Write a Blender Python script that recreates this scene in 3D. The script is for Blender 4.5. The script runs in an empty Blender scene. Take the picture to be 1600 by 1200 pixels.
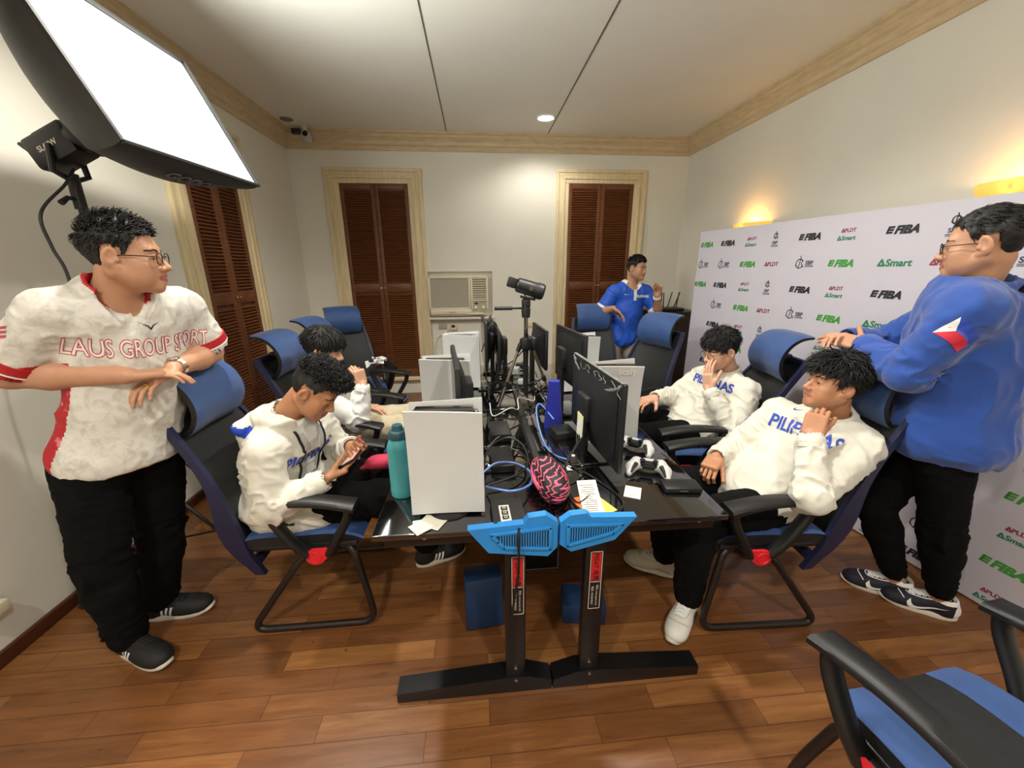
import bpy, bmesh, math, random
import numpy as np
from mathutils import Vector, Matrix
from mathutils.bvhtree import BVHTree

random.seed(7)
RNG = np.random.default_rng(7)
SC = bpy.context.scene
COL = SC.collection
PI = math.pi

# ---------------------------------------------------------------- camera
CAM_F, CAM_PITCH, CAM_YAW, CAM_ROLL, CAM_H = 609.9, 0.290165, 0.086642, -0.005987, 1.6
fw = Vector((math.sin(CAM_YAW) * math.cos(CAM_PITCH), math.cos(CAM_YAW) * math.cos(CAM_PITCH), -math.sin(CAM_PITCH)))
rt = Vector((math.cos(CAM_YAW), -math.sin(CAM_YAW), 0))
up = rt.cross(fw)
r2 = rt * math.cos(CAM_ROLL) + up * math.sin(CAM_ROLL)
u2 = -rt * math.sin(CAM_ROLL) + up * math.cos(CAM_ROLL)
cam_data = bpy.data.cameras.new('camera')
cam = bpy.data.objects.new('camera', cam_data)
COL.objects.link(cam)
cam.matrix_world = Matrix(((r2.x, u2.x, -fw.x, 0), (r2.y, u2.y, -fw.y, 0), (r2.z, u2.z, -fw.z, CAM_H), (0, 0, 0, 1)))
cam_data.sensor_width = 36
cam_data.lens = CAM_F / 1600 * 36
cam_data.clip_start = 0.02
SC.camera = cam
SC.view_settings.view_transform = 'Standard'
SC.view_settings.look = 'None'
SC.view_settings.gamma = 1
SC.view_settings.exposure = 0.52

# ---------------------------------------------------------------- world and lights
wd = bpy.data.worlds.new('world')
SC.world = wd
wd.use_nodes = True
wd.node_tree.nodes['Background'].inputs[0].default_value = (0.9, 0.95, 1, 1)
wd.node_tree.nodes['Background'].inputs[1].default_value = 0.05


def light(name, kind, loc, energy, color, **kw):
    l = bpy.data.lights.new(name, kind)
    l.energy = energy
    l.color = color
    tgt = kw.pop('to', None)
    for k, v in kw.items():
        setattr(l, k, v)
    o = bpy.data.objects.new(name, l)
    COL.objects.link(o)
    o.location = loc
    if tgt is not None:
        o.rotation_euler = (Vector(tgt) - Vector(loc)).to_track_quat('-Z', 'Y').to_euler()
    return o


WARM = (1.0, 0.945, 0.86)
# recessed ceiling light in view, then unseen spots added to brighten the room
DOWN_AND_FILL_LIGHTS = [(0.75, 4.5), (0.75, 1.9), (-1.0, 1.9), (0.75, -0.5), (-1.0, -0.5)]
for i, (x, y) in enumerate(DOWN_AND_FILL_LIGHTS):
    light('ceiling_and_fill_light', 'SPOT', (x, y, 3.03), 116 if i else 36, WARM, spot_size=math.radians(150), spot_blend=0.6,
          shadow_soft_size=0.07, to=(x, y, 0))
SOFT_C = Vector((-1.29, 2.015, 2.30))
SOFT_N = Vector((0.905, -0.025, 0.42)).normalized()
light('softbox_light', 'AREA', SOFT_C + SOFT_N * 0.03, 22, (0.93, 1.0, 0.97), shape='RECTANGLE', size=0.78, size_y=0.55, to=SOFT_C + SOFT_N)
SCONCES = [(2.56, 3.70, 1.93), (2.56, 1.77, 1.93)]
for p in SCONCES:
    light('wall_lamp_light', 'POINT', (p[0] - 0.09, p[1], p[2] + 0.02), 3.2, (1.0, 0.62, 0.2), shadow_soft_size=0.03)

# ---------------------------------------------------------------- materials


def s2l(c):
    return tuple(((v / 255) / 12.92 if v / 255 <= 0.04045 else ((v / 255 + 0.055) / 1.055) ** 2.4) for v in c)


class NT:
    def __init__(s, name):
        s.m = bpy.data.materials.new(name)
        s.m.use_nodes = True
        s.t = s.m.node_tree
        s.b = s.t.nodes['Principled BSDF']

    def n(s, typ, **kw):
        nd = s.t.nodes.new(typ)
        for k, v in kw.items():
            if k.startswith('i_'):
                key = k[2:]
                nd.inputs[int(key) if key.isdigit() else key.replace('_', ' ')].default_value = v
            else:
                setattr(nd, k, v)
        return nd

    def l(s, a, b):
        s.t.links.new(a, b)


def mat(name, rgb, rough=0.6, metal=0.0, var=0.06, scale=12.0, bump=0.0, bscale=200.0, lin=False, spec=0.5, emit=None, estr=0.0,
        coat=0.0, trans=0.0, stretch=(1, 1, 1), sub=0.0, sheen=0.0):
    """rgb in 0-255 sRGB; a noise varies it a little, a second one gives the surface grain."""
    a = NT(name)
    c = s2l(rgb)
    tc = a.n('ShaderNodeTexCoord')
    mp = a.n('ShaderNodeMapping')
    mp.inputs['Scale'].default_value = stretch
    a.l(tc.outputs['Object'], mp.inputs[0])
    nz = a.n('ShaderNodeTexNoise', i_Scale=scale, i_Detail=4.0)
    a.l(mp.outputs[0], nz.inputs['Vector'])
    cr = a.n('ShaderNodeValToRGB')
    e = cr.color_ramp.elements
    e[0].position, e[1].position = 0.3, 0.7
    e[0].color = tuple(max(0, v * (1 - var)) for v in c) + (1,)
    e[1].color = tuple(min(1, v * (1 + var)) for v in c) + (1,)
    a.l(nz.outputs[0], cr.inputs[0])
    a.l(cr.outputs[0], a.b.inputs['Base Color'])
    a.b.inputs['Roughness'].default_value = rough
    a.b.inputs['Metallic'].default_value = metal
    a.b.inputs['Specular IOR Level'].default_value = spec
    a.b.inputs['Coat Weight'].default_value = coat
    a.b.inputs['Transmission Weight'].default_value = trans
    if sub:
        a.b.inputs['Subsurface Weight'].default_value = sub
        a.b.inputs['Subsurface Radius'].default_value = (0.012, 0.005, 0.003)
        a.b.inputs['Subsurface Scale'].default_value = 1.0
    if sheen:
        a.b.inputs['Sheen Weight'].default_value = sheen
    if bump:
        n2 = a.n('ShaderNodeTexNoise', i_Scale=bscale, i_Detail=3.0)
        a.l(mp.outputs[0], n2.inputs['Vector'])
        bp = a.n('ShaderNodeBump', i_Strength=bump, i_Distance=0.002)
        a.l(n2.outputs[0], bp.inputs['Height'])
        a.l(bp.outputs[0], a.b.inputs['Normal'])
    if emit:
        a.b.inputs['Emission Color'].default_value = s2l(emit) + (1,)
        a.b.inputs['Emission Strength'].default_value = estr
    return a.m


M = {}
M['wall'] = mat('wall_paint', (226, 223, 211), 0.75, var=0.03, scale=1.6, bump=0.25, bscale=30)
M['ceiling'] = mat('ceiling_paint', (232, 228, 217), 0.8, var=0.03, scale=1.2, bump=0.15, bscale=25)
M['crown'] = mat('cream_moulding', (203, 182, 146), 0.5, var=0.12, scale=9, bump=0.1, bscale=60, stretch=(1, 1, 5))
M['trim'] = mat('cream_trim', (222, 205, 166), 0.5, var=0.10, scale=7, bump=0.1, bscale=60, stretch=(4, 4, 0.6))
M['shutter'] = mat('stained_shutter_wood', (106, 61, 32), 0.42, var=0.22, scale=8, bump=0.1, bscale=80, stretch=(1, 1, 6))
M['basewood'] = mat('baseboard_wood', (72, 36, 20), 0.35, var=0.2, scale=6, stretch=(6, 1, 6))
M['seam'] = mat('ceiling_seam_shadow_gap', (92, 86, 76), 0.9)
M['black_plastic'] = mat('black_plastic', (20, 20, 21), 0.45, var=0.15, bump=0.05)
M['black_gloss'] = mat('black_glass_top', (9, 9, 10), 0.07, var=0.2, spec=1.0, coat=1.0)
M['black_metal'] = mat('black_powder_coated_steel', (18, 17, 18), 0.32, var=0.15, bump=0.05, bscale=400)
M['tube_metal'] = mat('brown_black_tube', (40, 33, 30), 0.35, metal=0.3, var=0.2)
M['bolt'] = mat('bolt_steel', (190, 186, 178), 0.25, metal=1.0)
M['blue_plastic'] = mat('bright_blue_plastic', (38, 132, 205), 0.45, var=0.05)
M['navy_plastic'] = mat('navy_plastic', (27, 30, 62), 0.45, var=0.1)
M['blue_fabric'] = mat('blue_headrest_fabric', (40, 74, 128), 0.62, var=0.10, scale=18, bump=0.15, bscale=500, sheen=0.2)
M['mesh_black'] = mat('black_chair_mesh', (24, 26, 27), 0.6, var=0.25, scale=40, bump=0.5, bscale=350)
M['red_plastic'] = mat('red_plastic', (222, 36, 48), 0.35, var=0.05)
M['white_plastic'] = mat('white_console_plastic', (198, 200, 199), 0.45, var=0.01)
M['ac_plastic'] = mat('cream_appliance_plastic', (224, 214, 190), 0.45, var=0.03)
M['ac_grille'] = mat('grey_filter_grille', (176, 170, 152), 0.7, var=0.06, scale=60)
M['dark_gap'] = mat('dark_gap', (48, 44, 40), 0.8)
M['paper'] = mat('white_paper', (222, 219, 204), 0.8, var=0.02)
M['paper_orange'] = mat('orange_paper', (238, 120, 50), 0.8)
M['paper_yellow'] = mat('yellow_paper', (238, 224, 90), 0.8)
M['ink'] = mat('grey_ink', (120, 116, 110), 0.8)
M['cable_black'] = mat('black_cable', (22, 22, 23), 0.45)
M['cable_blue'] = mat('blue_network_cable', (88, 130, 205), 0.4)
M['cable_white'] = mat('white_cable', (215, 212, 205), 0.5)
M['teal'] = mat('teal_bottle_coating', (60, 142, 148), 0.4, var=0.05)
M['teal_dark'] = mat('dark_teal_lid', (26, 70, 82), 0.45)
M['screen_off'] = mat('dark_screen', (12, 13, 15), 0.15)
M['grey_dust'] = mat('grey_dusty_plastic', (110, 110, 106), 0.6, var=0.25, scale=30)
M['clear_film'] = mat('clear_film_strip', (150, 150, 146), 0.3)
M['royal_box'] = mat('royal_blue_card', (34, 44, 150), 0.5)
M['navy_card'] = mat('dark_blue_card', (18, 48, 84), 0.55, var=0.1)
M['sticker_black'] = mat('sticker_black', (16, 15, 15), 0.5)
M['sticker_red'] = mat('sticker_red', (190, 32, 36), 0.5)
M['sticker_white'] = mat('sticker_white', (222, 216, 205), 0.5)
M['pod_silver'] = mat('tripod_bronze_aluminium', (150, 138, 120), 0.35, metal=0.8)
M['softbox_skin'] = mat('softbox_black_nylon', (44, 43, 42), 0.55, var=0.15, bump=0.1, bscale=300)
M['diffuser'] = mat('softbox_diffuser', (250, 250, 250), 0.8, var=0.0, emit=(244, 255, 252), estr=1.25)
M['lamp_glow'] = mat('lamp_glass', (255, 250, 235), 0.5, var=0.0, emit=(255, 246, 222), estr=6)
M['sconce'] = mat('sconce_alabaster', (240, 190, 110), 0.5, var=0.15, scale=6, emit=(255, 186, 70), estr=0.5)
M['brass'] = mat('brass', (214, 180, 110), 0.25, metal=1.0)
M['backdrop'] = mat('backdrop_vinyl', (198, 194, 204), 0.45, var=0.01)
M['print_black'] = mat('print_black', (36, 37, 42), 0.5)
M['print_green'] = mat('print_green', (70, 150, 62), 0.5)
M['print_teal'] = mat('print_dark_green', (40, 122, 84), 0.5)
M['print_maroon'] = mat('print_maroon', (140, 44, 62), 0.5)
M['print_navy'] = mat('print_navy', (42, 42, 78), 0.5)
M['dark_cabinet'] = mat('dark_brown_cabinet', (40, 27, 22), 0.4, var=0.2, scale=6, stretch=(1, 1, 6))
M['clear_plastic'] = mat('clear_plastic_bag', (228, 228, 226), 0.25, var=0.05)
M['magenta'] = mat('magenta_cloth', (176, 40, 70), 0.8, bump=0.2)
# skin, hair, clothes
M['skin_a'] = mat('skin_light_brown', (186, 138, 108), 0.5, var=0.05, scale=25, sub=0.15)
M['skin_b'] = mat('skin_warm_brown', (178, 126, 92), 0.5, var=0.05, scale=25, sub=0.15)
M['skin_c'] = mat('skin_fair', (208, 160, 132), 0.5, var=0.05, scale=25, sub=0.15)
M['lips'] = mat('lips', (158, 92, 82), 0.45)
M['brow'] = mat('brow_hair', (30, 23, 20), 0.7)
M['eye_white'] = mat('eye_white', (226, 220, 212), 0.2)
M['iris'] = mat('dark_iris', (32, 20, 14), 0.12)
M['nail'] = mat('nail', (214, 168, 146), 0.35)
M['hair'] = mat('black_hair', (14, 12, 12), 0.62, var=0.35, scale=60)
M['cream_fleece'] = mat('cream_fleece', (210, 207, 194), 0.85, var=0.02, bump=0.2, bscale=600, sheen=0.2)
M['white_tee'] = mat('white_cotton', (214, 214, 210), 0.85, var=0.02, bump=0.15, bscale=600)
M['grey_lining'] = mat('grey_lining', (176, 178, 174), 0.85)
M['royal_knit'] = mat('royal_blue_knit', (28, 84, 196), 0.6, var=0.06, bump=0.15, bscale=500)
M['hoodie_blue'] = mat('blue_hoodie_fleece', (32, 72, 152), 0.85, var=0.05, bump=0.2, bscale=500, sheen=0.3)
M['hood_blue'] = mat('blue_hood_lining', (26, 62, 172), 0.85)
M['black_cloth'] = mat('black_trouser_cloth', (10, 10, 11), 0.95, var=0.2, bump=0.15, bscale=300, spec=0.15)
M['beige_cloth'] = mat('beige_trouser_cloth', (188, 176, 150), 0.85, bump=0.15, bscale=300)
M['grey_cloth'] = mat('grey_trouser_cloth', (156, 148, 136), 0.85, bump=0.15, bscale=300)
M['red_cloth'] = mat('red_jersey_panel', (176, 26, 36), 0.6, var=0.1)
M['white_cloth'] = mat('white_trim_cloth', (236, 236, 234), 0.7)
M['blue_print'] = mat('royal_blue_print', (44, 70, 176), 0.6)
M['red_print'] = mat('red_print', (178, 62, 72), 0.6)
M['pink_print'] = mat('pale_pink_print', (236, 214, 210), 0.6)
M['flag_red'] = mat('flag_red', (206, 40, 60), 0.6)
M['flag_blue'] = mat('flag_blue', (40, 70, 170), 0.6)
M['flag_yellow'] = mat('flag_yellow', (236, 190, 60), 0.6)
M['shoe_white'] = mat('white_shoe_leather', (226, 224, 216), 0.5, var=0.04)
M['shoe_black'] = mat('black_shoe_knit', (24, 22, 23), 0.7, bump=0.3, bscale=300)
M['shoe_navy'] = mat('navy_shoe_suede', (24, 24, 38), 0.7)
M['shoe_stone'] = mat('stone_shoe_suede', (190, 180, 160), 0.8)
M['sole'] = mat('off_white_sole', (222, 216, 200), 0.6)
M['glass_lens'] = mat('spectacle_lens', (255, 255, 255), 0.02, var=0.0, trans=1.0)
M['steel'] = mat('watch_steel', (196, 190, 176), 0.25, metal=1.0)
M['gold'] = mat('gold', (230, 186, 90), 0.2, metal=1.0)


def jersey_material():
    a = NT('jersey_marbled_white')
    tc = a.n('ShaderNodeTexCoord')
    n1 = a.n('ShaderNodeTexNoise', i_Scale=22.0, i_Detail=6.0, i_Roughness=0.65, i_Distortion=0.6)
    a.l(tc.outputs['Object'], n1.inputs['Vector'])
    cr = a.n('ShaderNodeValToRGB')
    e = cr.color_ramp.elements
    e[0].position, e[1].position = 0.36, 0.56
    e[0].color = s2l((186, 182, 172)) + (1,)
    e[1].color = s2l((214, 212, 204)) + (1,)
    a.l(n1.outputs[0], cr.inputs[0])
    a.l(cr.outputs[0], a.b.inputs['Base Color'])
    a.b.inputs['Roughness'].default_value = 0.7
    return a.m


def panel_material():
    a = NT('red_panel_with_pale_motifs')
    tc = a.n('ShaderNodeTexCoord')
    n1 = a.n('ShaderNodeTexNoise', i_Scale=26.0, i_Detail=3.0)
    a.l(tc.outputs['Object'], n1.inputs['Vector'])
    cr = a.n('ShaderNodeValToRGB')
    e = cr.color_ramp.elements
    e[0].position, e[1].position = 0.6, 0.68
    e[0].color = s2l((172, 22, 34)) + (1,)
    e[1].color = s2l((216, 120, 124)) + (1,)
    a.l(n1.outputs[0], cr.inputs[0])
    a.l(cr.outputs[0], a.b.inputs['Base Color'])
    a.b.inputs['Roughness'].default_value = 0.65
    return a.m


def zigzag_material():
    """black cloth with pink zigzags, for the pencil case"""
    a = NT('black_cloth_pink_zigzag')
    tc = a.n('ShaderNodeTexCoord')
    sp = a.n('ShaderNodeSeparateXYZ')
    a.l(tc.outputs['Object'], sp.inputs[0])
    nz = a.n('ShaderNodeTexNoise', i_Scale=22.0, i_Detail=2.0)
    a.l(tc.outputs['Object'], nz.inputs['Vector'])

    def mth(op, x, y=None, z=None):
        nd = a.n('ShaderNodeMath', operation=op)
        for i, v in enumerate((x, y, z)):
            if v is None:
                continue
            if isinstance(v, (int, float)):
                nd.inputs[i].default_value = v
            else:
                a.l(v, nd.inputs[i])
        return nd.outputs[0]
    tri = mth('PINGPONG', mth('MULTIPLY', sp.outputs[2], 95.0), 1.0)
    lat = mth('ADD', mth('MULTIPLY', sp.outputs[0], 22.0), mth('MULTIPLY', sp.outputs[1], 26.0))
    v = mth('FRACT', mth('ADD', mth('ADD', lat, mth('MULTIPLY', tri, 0.75)), mth('MULTIPLY', nz.outputs[0], 1.7)))
    on = mth('GREATER_THAN', v, 0.74)
    mx = a.n('ShaderNodeMix', data_type='RGBA')
    a.l(on, mx.inputs[0])
    mx.inputs[6].default_value = s2l((24, 23, 27)) + (1,)
    mx.inputs[7].default_value = s2l((236, 92, 124)) + (1,)
    a.l(mx.outputs[2], a.b.inputs['Base Color'])
    a.b.inputs['Roughness'].default_value = 0.6
    return a.m


def floor_material():
    a = NT('narra_plank_floor')
    tc = a.n('ShaderNodeTexCoord')
    br = a.n('ShaderNodeTexBrick', offset=0.37, offset_frequency=2, squash=1.0)
    br.inputs['Scale'].default_value = 1.0
    br.inputs['Brick Width'].default_value = 0.62
    br.inputs['Row Height'].default_value = 0.092
    br.inputs['Mortar Size'].default_value = 0.0016
    br.inputs['Mortar Smooth'].default_value = 0.3
    br.inputs['Bias'].default_value = 0.0
    br.inputs['Color1'].default_value = (0, 0, 0, 1)
    br.inputs['Color2'].default_value = (1, 1, 1, 1)
    br.inputs['Mortar'].default_value = (0.5, 0.5, 0.5, 1)
    a.l(tc.outputs['Object'], br.inputs['Vector'])
    mp = a.n('ShaderNodeMapping')
    mp.inputs['Scale'].default_value = (2.2, 26, 1)
    a.l(tc.outputs['Object'], mp.inputs[0])
    # shift the grain from plank to plank
    ad = a.n('ShaderNodeVectorMath', operation='ADD')
    a.l(mp.outputs[0], ad.inputs[0])
    ml = a.n('ShaderNodeVectorMath', operation='SCALE')
    ml.inputs['Scale'].default_value = 13.0
    a.l(br.outputs['Color'], ml.inputs[0])
    a.l(ml.outputs[0], ad.inputs[1])
    gr = a.n('ShaderNodeTexNoise', i_Scale=1.6, i_Detail=7.0, i_Roughness=0.62, i_Distortion=0.7)
    a.l(ad.outputs[0], gr.inputs['Vector'])
    big = a.n('ShaderNodeTexNoise', i_Scale=0.9, i_Detail=3.0)
    a.l(tc.outputs['Object'], big.inputs['Vector'])
    cr = a.n('ShaderNodeValToRGB')
    e = cr.color_ramp.elements
    e[0].position, e[0].color = 0.0, s2l((78, 46, 25)) + (1,)
    e[1].position, e[1].color = 1.0, s2l((172, 122, 70)) + (1,)
    x = cr.color_ramp.elements.new(0.5)
    x.color = s2l((124, 79, 43)) + (1,)
    mixv = a.n('ShaderNodeMath', operation='MULTIPLY_ADD')
    a.l(gr.outputs[0], mixv.inputs[0])
    mixv.inputs[1].default_value = 0.75
    sep = a.n('ShaderNodeSeparateColor')
    a.l(br.outputs['Color'], sep.inputs[0])
    m2 = a.n('ShaderNodeMath', operation='MULTIPLY_ADD')
    a.l(sep.outputs[0], m2.inputs[0])
    m2.inputs[1].default_value = 0.42
    m3 = a.n('ShaderNodeMath', operation='MULTIPLY_ADD')
    a.l(big.outputs[0], m3.inputs[0])
    m3.inputs[1].default_value = 0.5
    m3.inputs[2].default_value = -0.36
    a.l(m3.outputs[0], m2.inputs[2])
    a.l(m2.outputs[0], mixv.inputs[2])
    a.l(mixv.outputs[0], cr.inputs[0])
    # dark specks and seams
    sk = a.n('ShaderNodeTexVoronoi', i_Scale=5.5)
    a.l(tc.outputs['Object'], sk.inputs['Vector'])
    lt = a.n('ShaderNodeMath', operation='LESS_THAN')
    a.l(sk.outputs['Distance'], lt.inputs[0])
    lt.inputs[1].default_value = 0.035
    mxs = a.n('ShaderNodeMath', operation='MAXIMUM')
    a.l(lt.outputs[0], mxs.inputs[0])
    a.l(br.outputs['Fac'], mxs.inputs[1])
    mx = a.n('ShaderNodeMix', data_type='RGBA')
    ms = a.n('ShaderNodeMath', operation='MULTIPLY')
    a.l(mxs.outputs[0], ms.inputs[0])
    ms.inputs[1].default_value = 0.62
    a.l(ms.outputs[0], mx.inputs[0])
    a.l(cr.outputs[0], mx.inputs[6])
    mx.inputs[7].default_value = s2l((38, 20, 12)) + (1,)
    a.l(mx.outputs[2], a.b.inputs['Base Color'])
    rr = a.n('ShaderNodeMapRange')
    rr.inputs['To Min'].default_value = 0.2
    rr.inputs['To Max'].default_value = 0.42
    a.l(gr.outputs[0], rr.inputs['Value'])
    a.l(rr.outputs[0], a.b.inputs['Roughness'])
    bp = a.n('ShaderNodeBump', i_Strength=0.25, i_Distance=0.002)
    bp.invert = True
    a.l(br.outputs['Fac'], bp.inputs['Height'])
    a.l(bp.outputs[0], a.b.inputs['Normal'])
    return a.m


M['jersey'] = jersey_material()
M['jersey_panel'] = panel_material()
M['zigzag'] = zigzag_material()
M['floor'] = floor_material()

# ---------------------------------------------------------------- mesh helpers


def link(name, me, parent=None):
    o = bpy.data.objects.new(name, me)
    COL.objects.link(o)
    if parent is not None:
        o.parent = parent
    return o


def tag(o, label=None, cat=None, group=None, kind=None):
    if label:
        o['label'] = label
    if cat:
        o['category'] = cat
    if group:
        o['group'] = group
    if kind:
        o['kind'] = kind
    return o


def empty(name, loc=(0, 0, 0), rz=0.0, label=None, cat=None, group=None):
    o = bpy.data.objects.new(name, None)
    COL.objects.link(o)
    o.empty_display_size = 0.1
    o.location = loc
    o.rotation_euler = (0, 0, rz)
    return tag(o, label, cat, group)


def copy_tree(o, parent=None):
    c = o.copy()
    COL.objects.link(c)
    if parent is not None:
        c.parent = parent
    for ch in list(o.children):
        copy_tree(ch, c)
    return c


def raw_mesh(name, V, F, mats, mi=None, parent=None, smooth=True, angle=None):
    me = bpy.data.meshes.new(name)
    V = np.asarray(V, dtype=np.float32)
    if isinstance(F, np.ndarray):
        n, k = F.shape
        me.vertices.add(len(V))
        me.vertices.foreach_set('co', V.ravel())
        me.loops.add(n * k)
        me.loops.foreach_set('vertex_index', F.astype(np.int32).ravel())
        me.polygons.add(n)
        me.polygons.foreach_set('loop_start', np.arange(0, n * k, k, dtype=np.int32))
        me.update(calc_edges=True)
    else:
        me.from_pydata([tuple(map(float, v)) for v in V], [], F)
    for m_ in mats:
        me.materials.append(m_)
    if mi is not None:
        me.polygons.foreach_set('material_index', np.asarray(mi, dtype=np.int32))
    if smooth:
        me.polygons.foreach_set('use_smooth', np.ones(len(me.polygons), dtype=bool))
        if angle:
            me.set_sharp_from_angle(angle=math.radians(angle))
    me.validate()
    me.update()
    return link(name, me, parent)


def unit(v):
    v = np.asarray(v, float)
    return v / max(np.linalg.norm(v), 1e-9)


def spline(pts, n=8, closed=False):
    """Catmull-Rom through the points"""
    P = [np.asarray(p, float) for p in pts]
    out = []
    L = len(P)
    segs = L if closed else L - 1
    for i in range(segs):
        if closed:
            p0, p1, p2, p3 = P[(i - 1) % L], P[i], P[(i + 1) % L], P[(i + 2) % L]
        else:
            p0, p1, p2, p3 = P[max(i - 1, 0)], P[i], P[i + 1], P[min(i + 2, L - 1)]
        for j in range(n):
            t = j / n
            out.append(0.5 * ((2 * p1) + (p2 - p0) * t + (2 * p0 - 5 * p1 + 4 * p2 - p3) * t * t + (3 * p1 - p0 - 3 * p2 + p3) * t ** 3))
    if not closed:
        out.append(P[-1])
    return out


def round_path(pts, r, n=6):
    """polyline with its corners rounded by radius r"""
    P = [np.asarray(p, float) for p in pts]
    out = [P[0]]
    for i in range(1, len(P) - 1):
        a, b, c = P[i - 1], P[i], P[i + 1]
        da, dc = unit(a - b), unit(c - b)
        q = min(r, np.linalg.norm(a - b) * 0.49, np.linalg.norm(c - b) * 0.49)
        s, e = b + da * q, b + dc * q
        for j in range(n + 1):
            t = j / n
            out.append((1 - t) ** 2 * s + 2 * t * (1 - t) * b + t * t * e)
    out.append(P[-1])
    return out


class MB:
    def __init__(s):
        s.V, s.F, s.M = [], [], []

    def add(s, V, F, m=0):
        o = len(s.V)
        s.V.extend([tuple(map(float, v)) for v in V])
        for i, f in enumerate(F):
            s.F.append(tuple(int(x) + o for x in f))
            s.M.append(m if isinstance(m, int) else int(m[i]))
        return s

    def box(s, c, size, m=0, R=None, bev=0.0, seg=2):
        bm = bmesh.new()
        bmesh.ops.create_cube(bm, size=1)
        for v in bm.verts:
            v.co = Vector((v.co.x * size[0], v.co.y * size[1], v.co.z * size[2]))
        if bev:
            bmesh.ops.bevel(bm, geom=list(bm.edges), offset=min(bev, min(size) * 0.45), segments=seg, affect='EDGES', profile=0.5)
        c = Vector(c)
        if R is not None:
            Rm = R if isinstance(R, Matrix) else Matrix([list(map(float, r)) for r in R])
        bm.verts.index_update()
        V = []
        for v in bm.verts:
            co = (Rm @ v.co) if R is not None else v.co
            V.append(co + c)
        F = [[v.index for v in f.verts] for f in bm.faces]
        bm.free()
        return s.add(V, F, m)

    def tube(s, pts, r, m=0, seg=8, closed=False, flat=None):
        P = [np.asarray(p, float) for p in pts]
        n = len(P)
        T = []
        for i in range(n):
            if closed:
                T.append(unit(P[(i + 1) % n] - P[i - 1]))
            else:
                T.append(unit(P[min(i + 1, n - 1)] - P[max(i - 1, 0)]))
        ref = np.array([0, 0, 1.0]) if abs(T[0][2]) < 0.9 else np.array([1.0, 0, 0])
        N = unit(np.cross(np.cross(T[0], ref), T[0]))
        V, F = [], []
        for i in range(n):
            N = unit(N - T[i] * np.dot(N, T[i]))
            B = np.cross(T[i], N)
            ri = r[i] if hasattr(r, '__len__') else r
            for k in range(seg):
                a = 2 * PI * k / seg
                V.append(P[i] + (N * math.cos(a) + B * math.sin(a) * (flat or 1.0)) * ri)
        rings = n if closed else n - 1
        for i in range(rings):
            j = (i + 1) % n
            for k in range(seg):
                k2 = (k + 1) % seg
                F.append((i * seg + k, i * seg + k2, j * seg + k2, j * seg + k))
        if not closed:
            F.append(tuple(reversed(range(seg))))
            F.append(tuple((n - 1) * seg + k for k in range(seg)))
        return s.add(V, F, m)

    def lathe(s, prof, c=(0, 0, 0), m=0, seg=24, R=None):
        V, F = [], []
        c = np.asarray(c, float)
        for r, z in prof:
            for k in range(seg):
                a = 2 * PI * k / seg
                p = np.array([r * math.cos(a), r * math.sin(a), z])
                if R is not None:
                    p = np.asarray(R) @ p
                V.append(c + p)
        for i in range(len(prof) - 1):
            for k in range(seg):
                k2 = (k + 1) % seg
                F.append((i * seg + k, i * seg + k2, (i + 1) * seg + k2, (i + 1) * seg + k))
        F.append(tuple(reversed(range(seg))))
        F.append(tuple((len(prof) - 1) * seg + k for k in range(seg)))
        return s.add(V, F, m)

    def prism(s, poly, o, right, upv, thick, m=0):
        """polygon in the plane (right, up) at o, extruded by thick along right x up"""
        o, right, upv = np.asarray(o, float), unit(right), unit(upv)
        nn = np.cross(right, upv)
        n = len(poly)
        V = [o + right * x + upv * y for x, y in poly] + [o + right * x + upv * y + nn * thick for x, y in poly]
        F = [tuple(reversed(range(n))), tuple(range(n, 2 * n))]
        for i in range(n):
            j = (i + 1) % n
            F.append((i, j, n + j, n + i))
        return s.add(V, F, m)

    def sheet(s, G, thick, m=0, m_back=None):
        """grid of points (nu, nv, 3) thickened along its normals: front at +thick/2"""
        G = np.asarray(G, float)
        nu, nv, _ = G.shape
        du = np.gradient(G, axis=0)
        dv = np.gradient(G, axis=1)
        N = np.cross(du, dv)
        N /= np.maximum(np.linalg.norm(N, axis=2, keepdims=True), 1e-9)
        th = thick if np.isscalar(thick) else np.asarray(thick)[..., None]
        A = (G + N * th / 2).reshape(-1, 3)
        B = (G - N * th / 2).reshape(-1, 3)
        k = nu * nv
        F, mm = [], []
        mb = m if m_back is None else m_back
        for i in range(nu - 1):
            for j in range(nv - 1):
                a, b, c, d = i * nv + j, (i + 1) * nv + j, (i + 1) * nv + j + 1, i * nv + j + 1
                F.append((a, b, c, d))
                mm.append(m)
                F.append((k + d, k + c, k + b, k + a))
                mm.append(mb)
        for i in range(nu - 1):
            a, b = i * nv, (i + 1) * nv
            F.append((k + a, k + b, b, a))
            mm.append(mb)
            a, b = i * nv + nv - 1, (i + 1) * nv + nv - 1
            F.append((a, b, k + b, k + a))
            mm.append(mb)
        for j in range(nv - 1):
            a, b = j, j + 1
            F.append((a, b, k + b, k + a))
            mm.append(mb)
            a, b = (nu - 1) * nv + j, (nu - 1) * nv + j + 1
            F.append((k + a, k + b, b, a))
            mm.append(mb)
        return s.add(np.vstack([A, B]), F, mm)

    def text(s, txt, o, right, upv, size, m=0, shear=0.0, bold=0.0, align='CENTER', off=0.0008, sx=1.0):
        V, F = text_mesh(txt, shear, bold)
        if not len(F):
            return s
        right, upv = unit(right), unit(upv)
        nn = np.cross(right, upv)
        x0, x1 = V[:, 0].min(), V[:, 0].max()
        cx = {'CENTER': (x0 + x1) / 2, 'LEFT': x0, 'RIGHT': x1}[align]
        P = [np.asarray(o, float) + right * (v[0] - cx) * size * sx + upv * v[1] * size + nn * off for v in V]
        return s.add(P, F, m)

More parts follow.
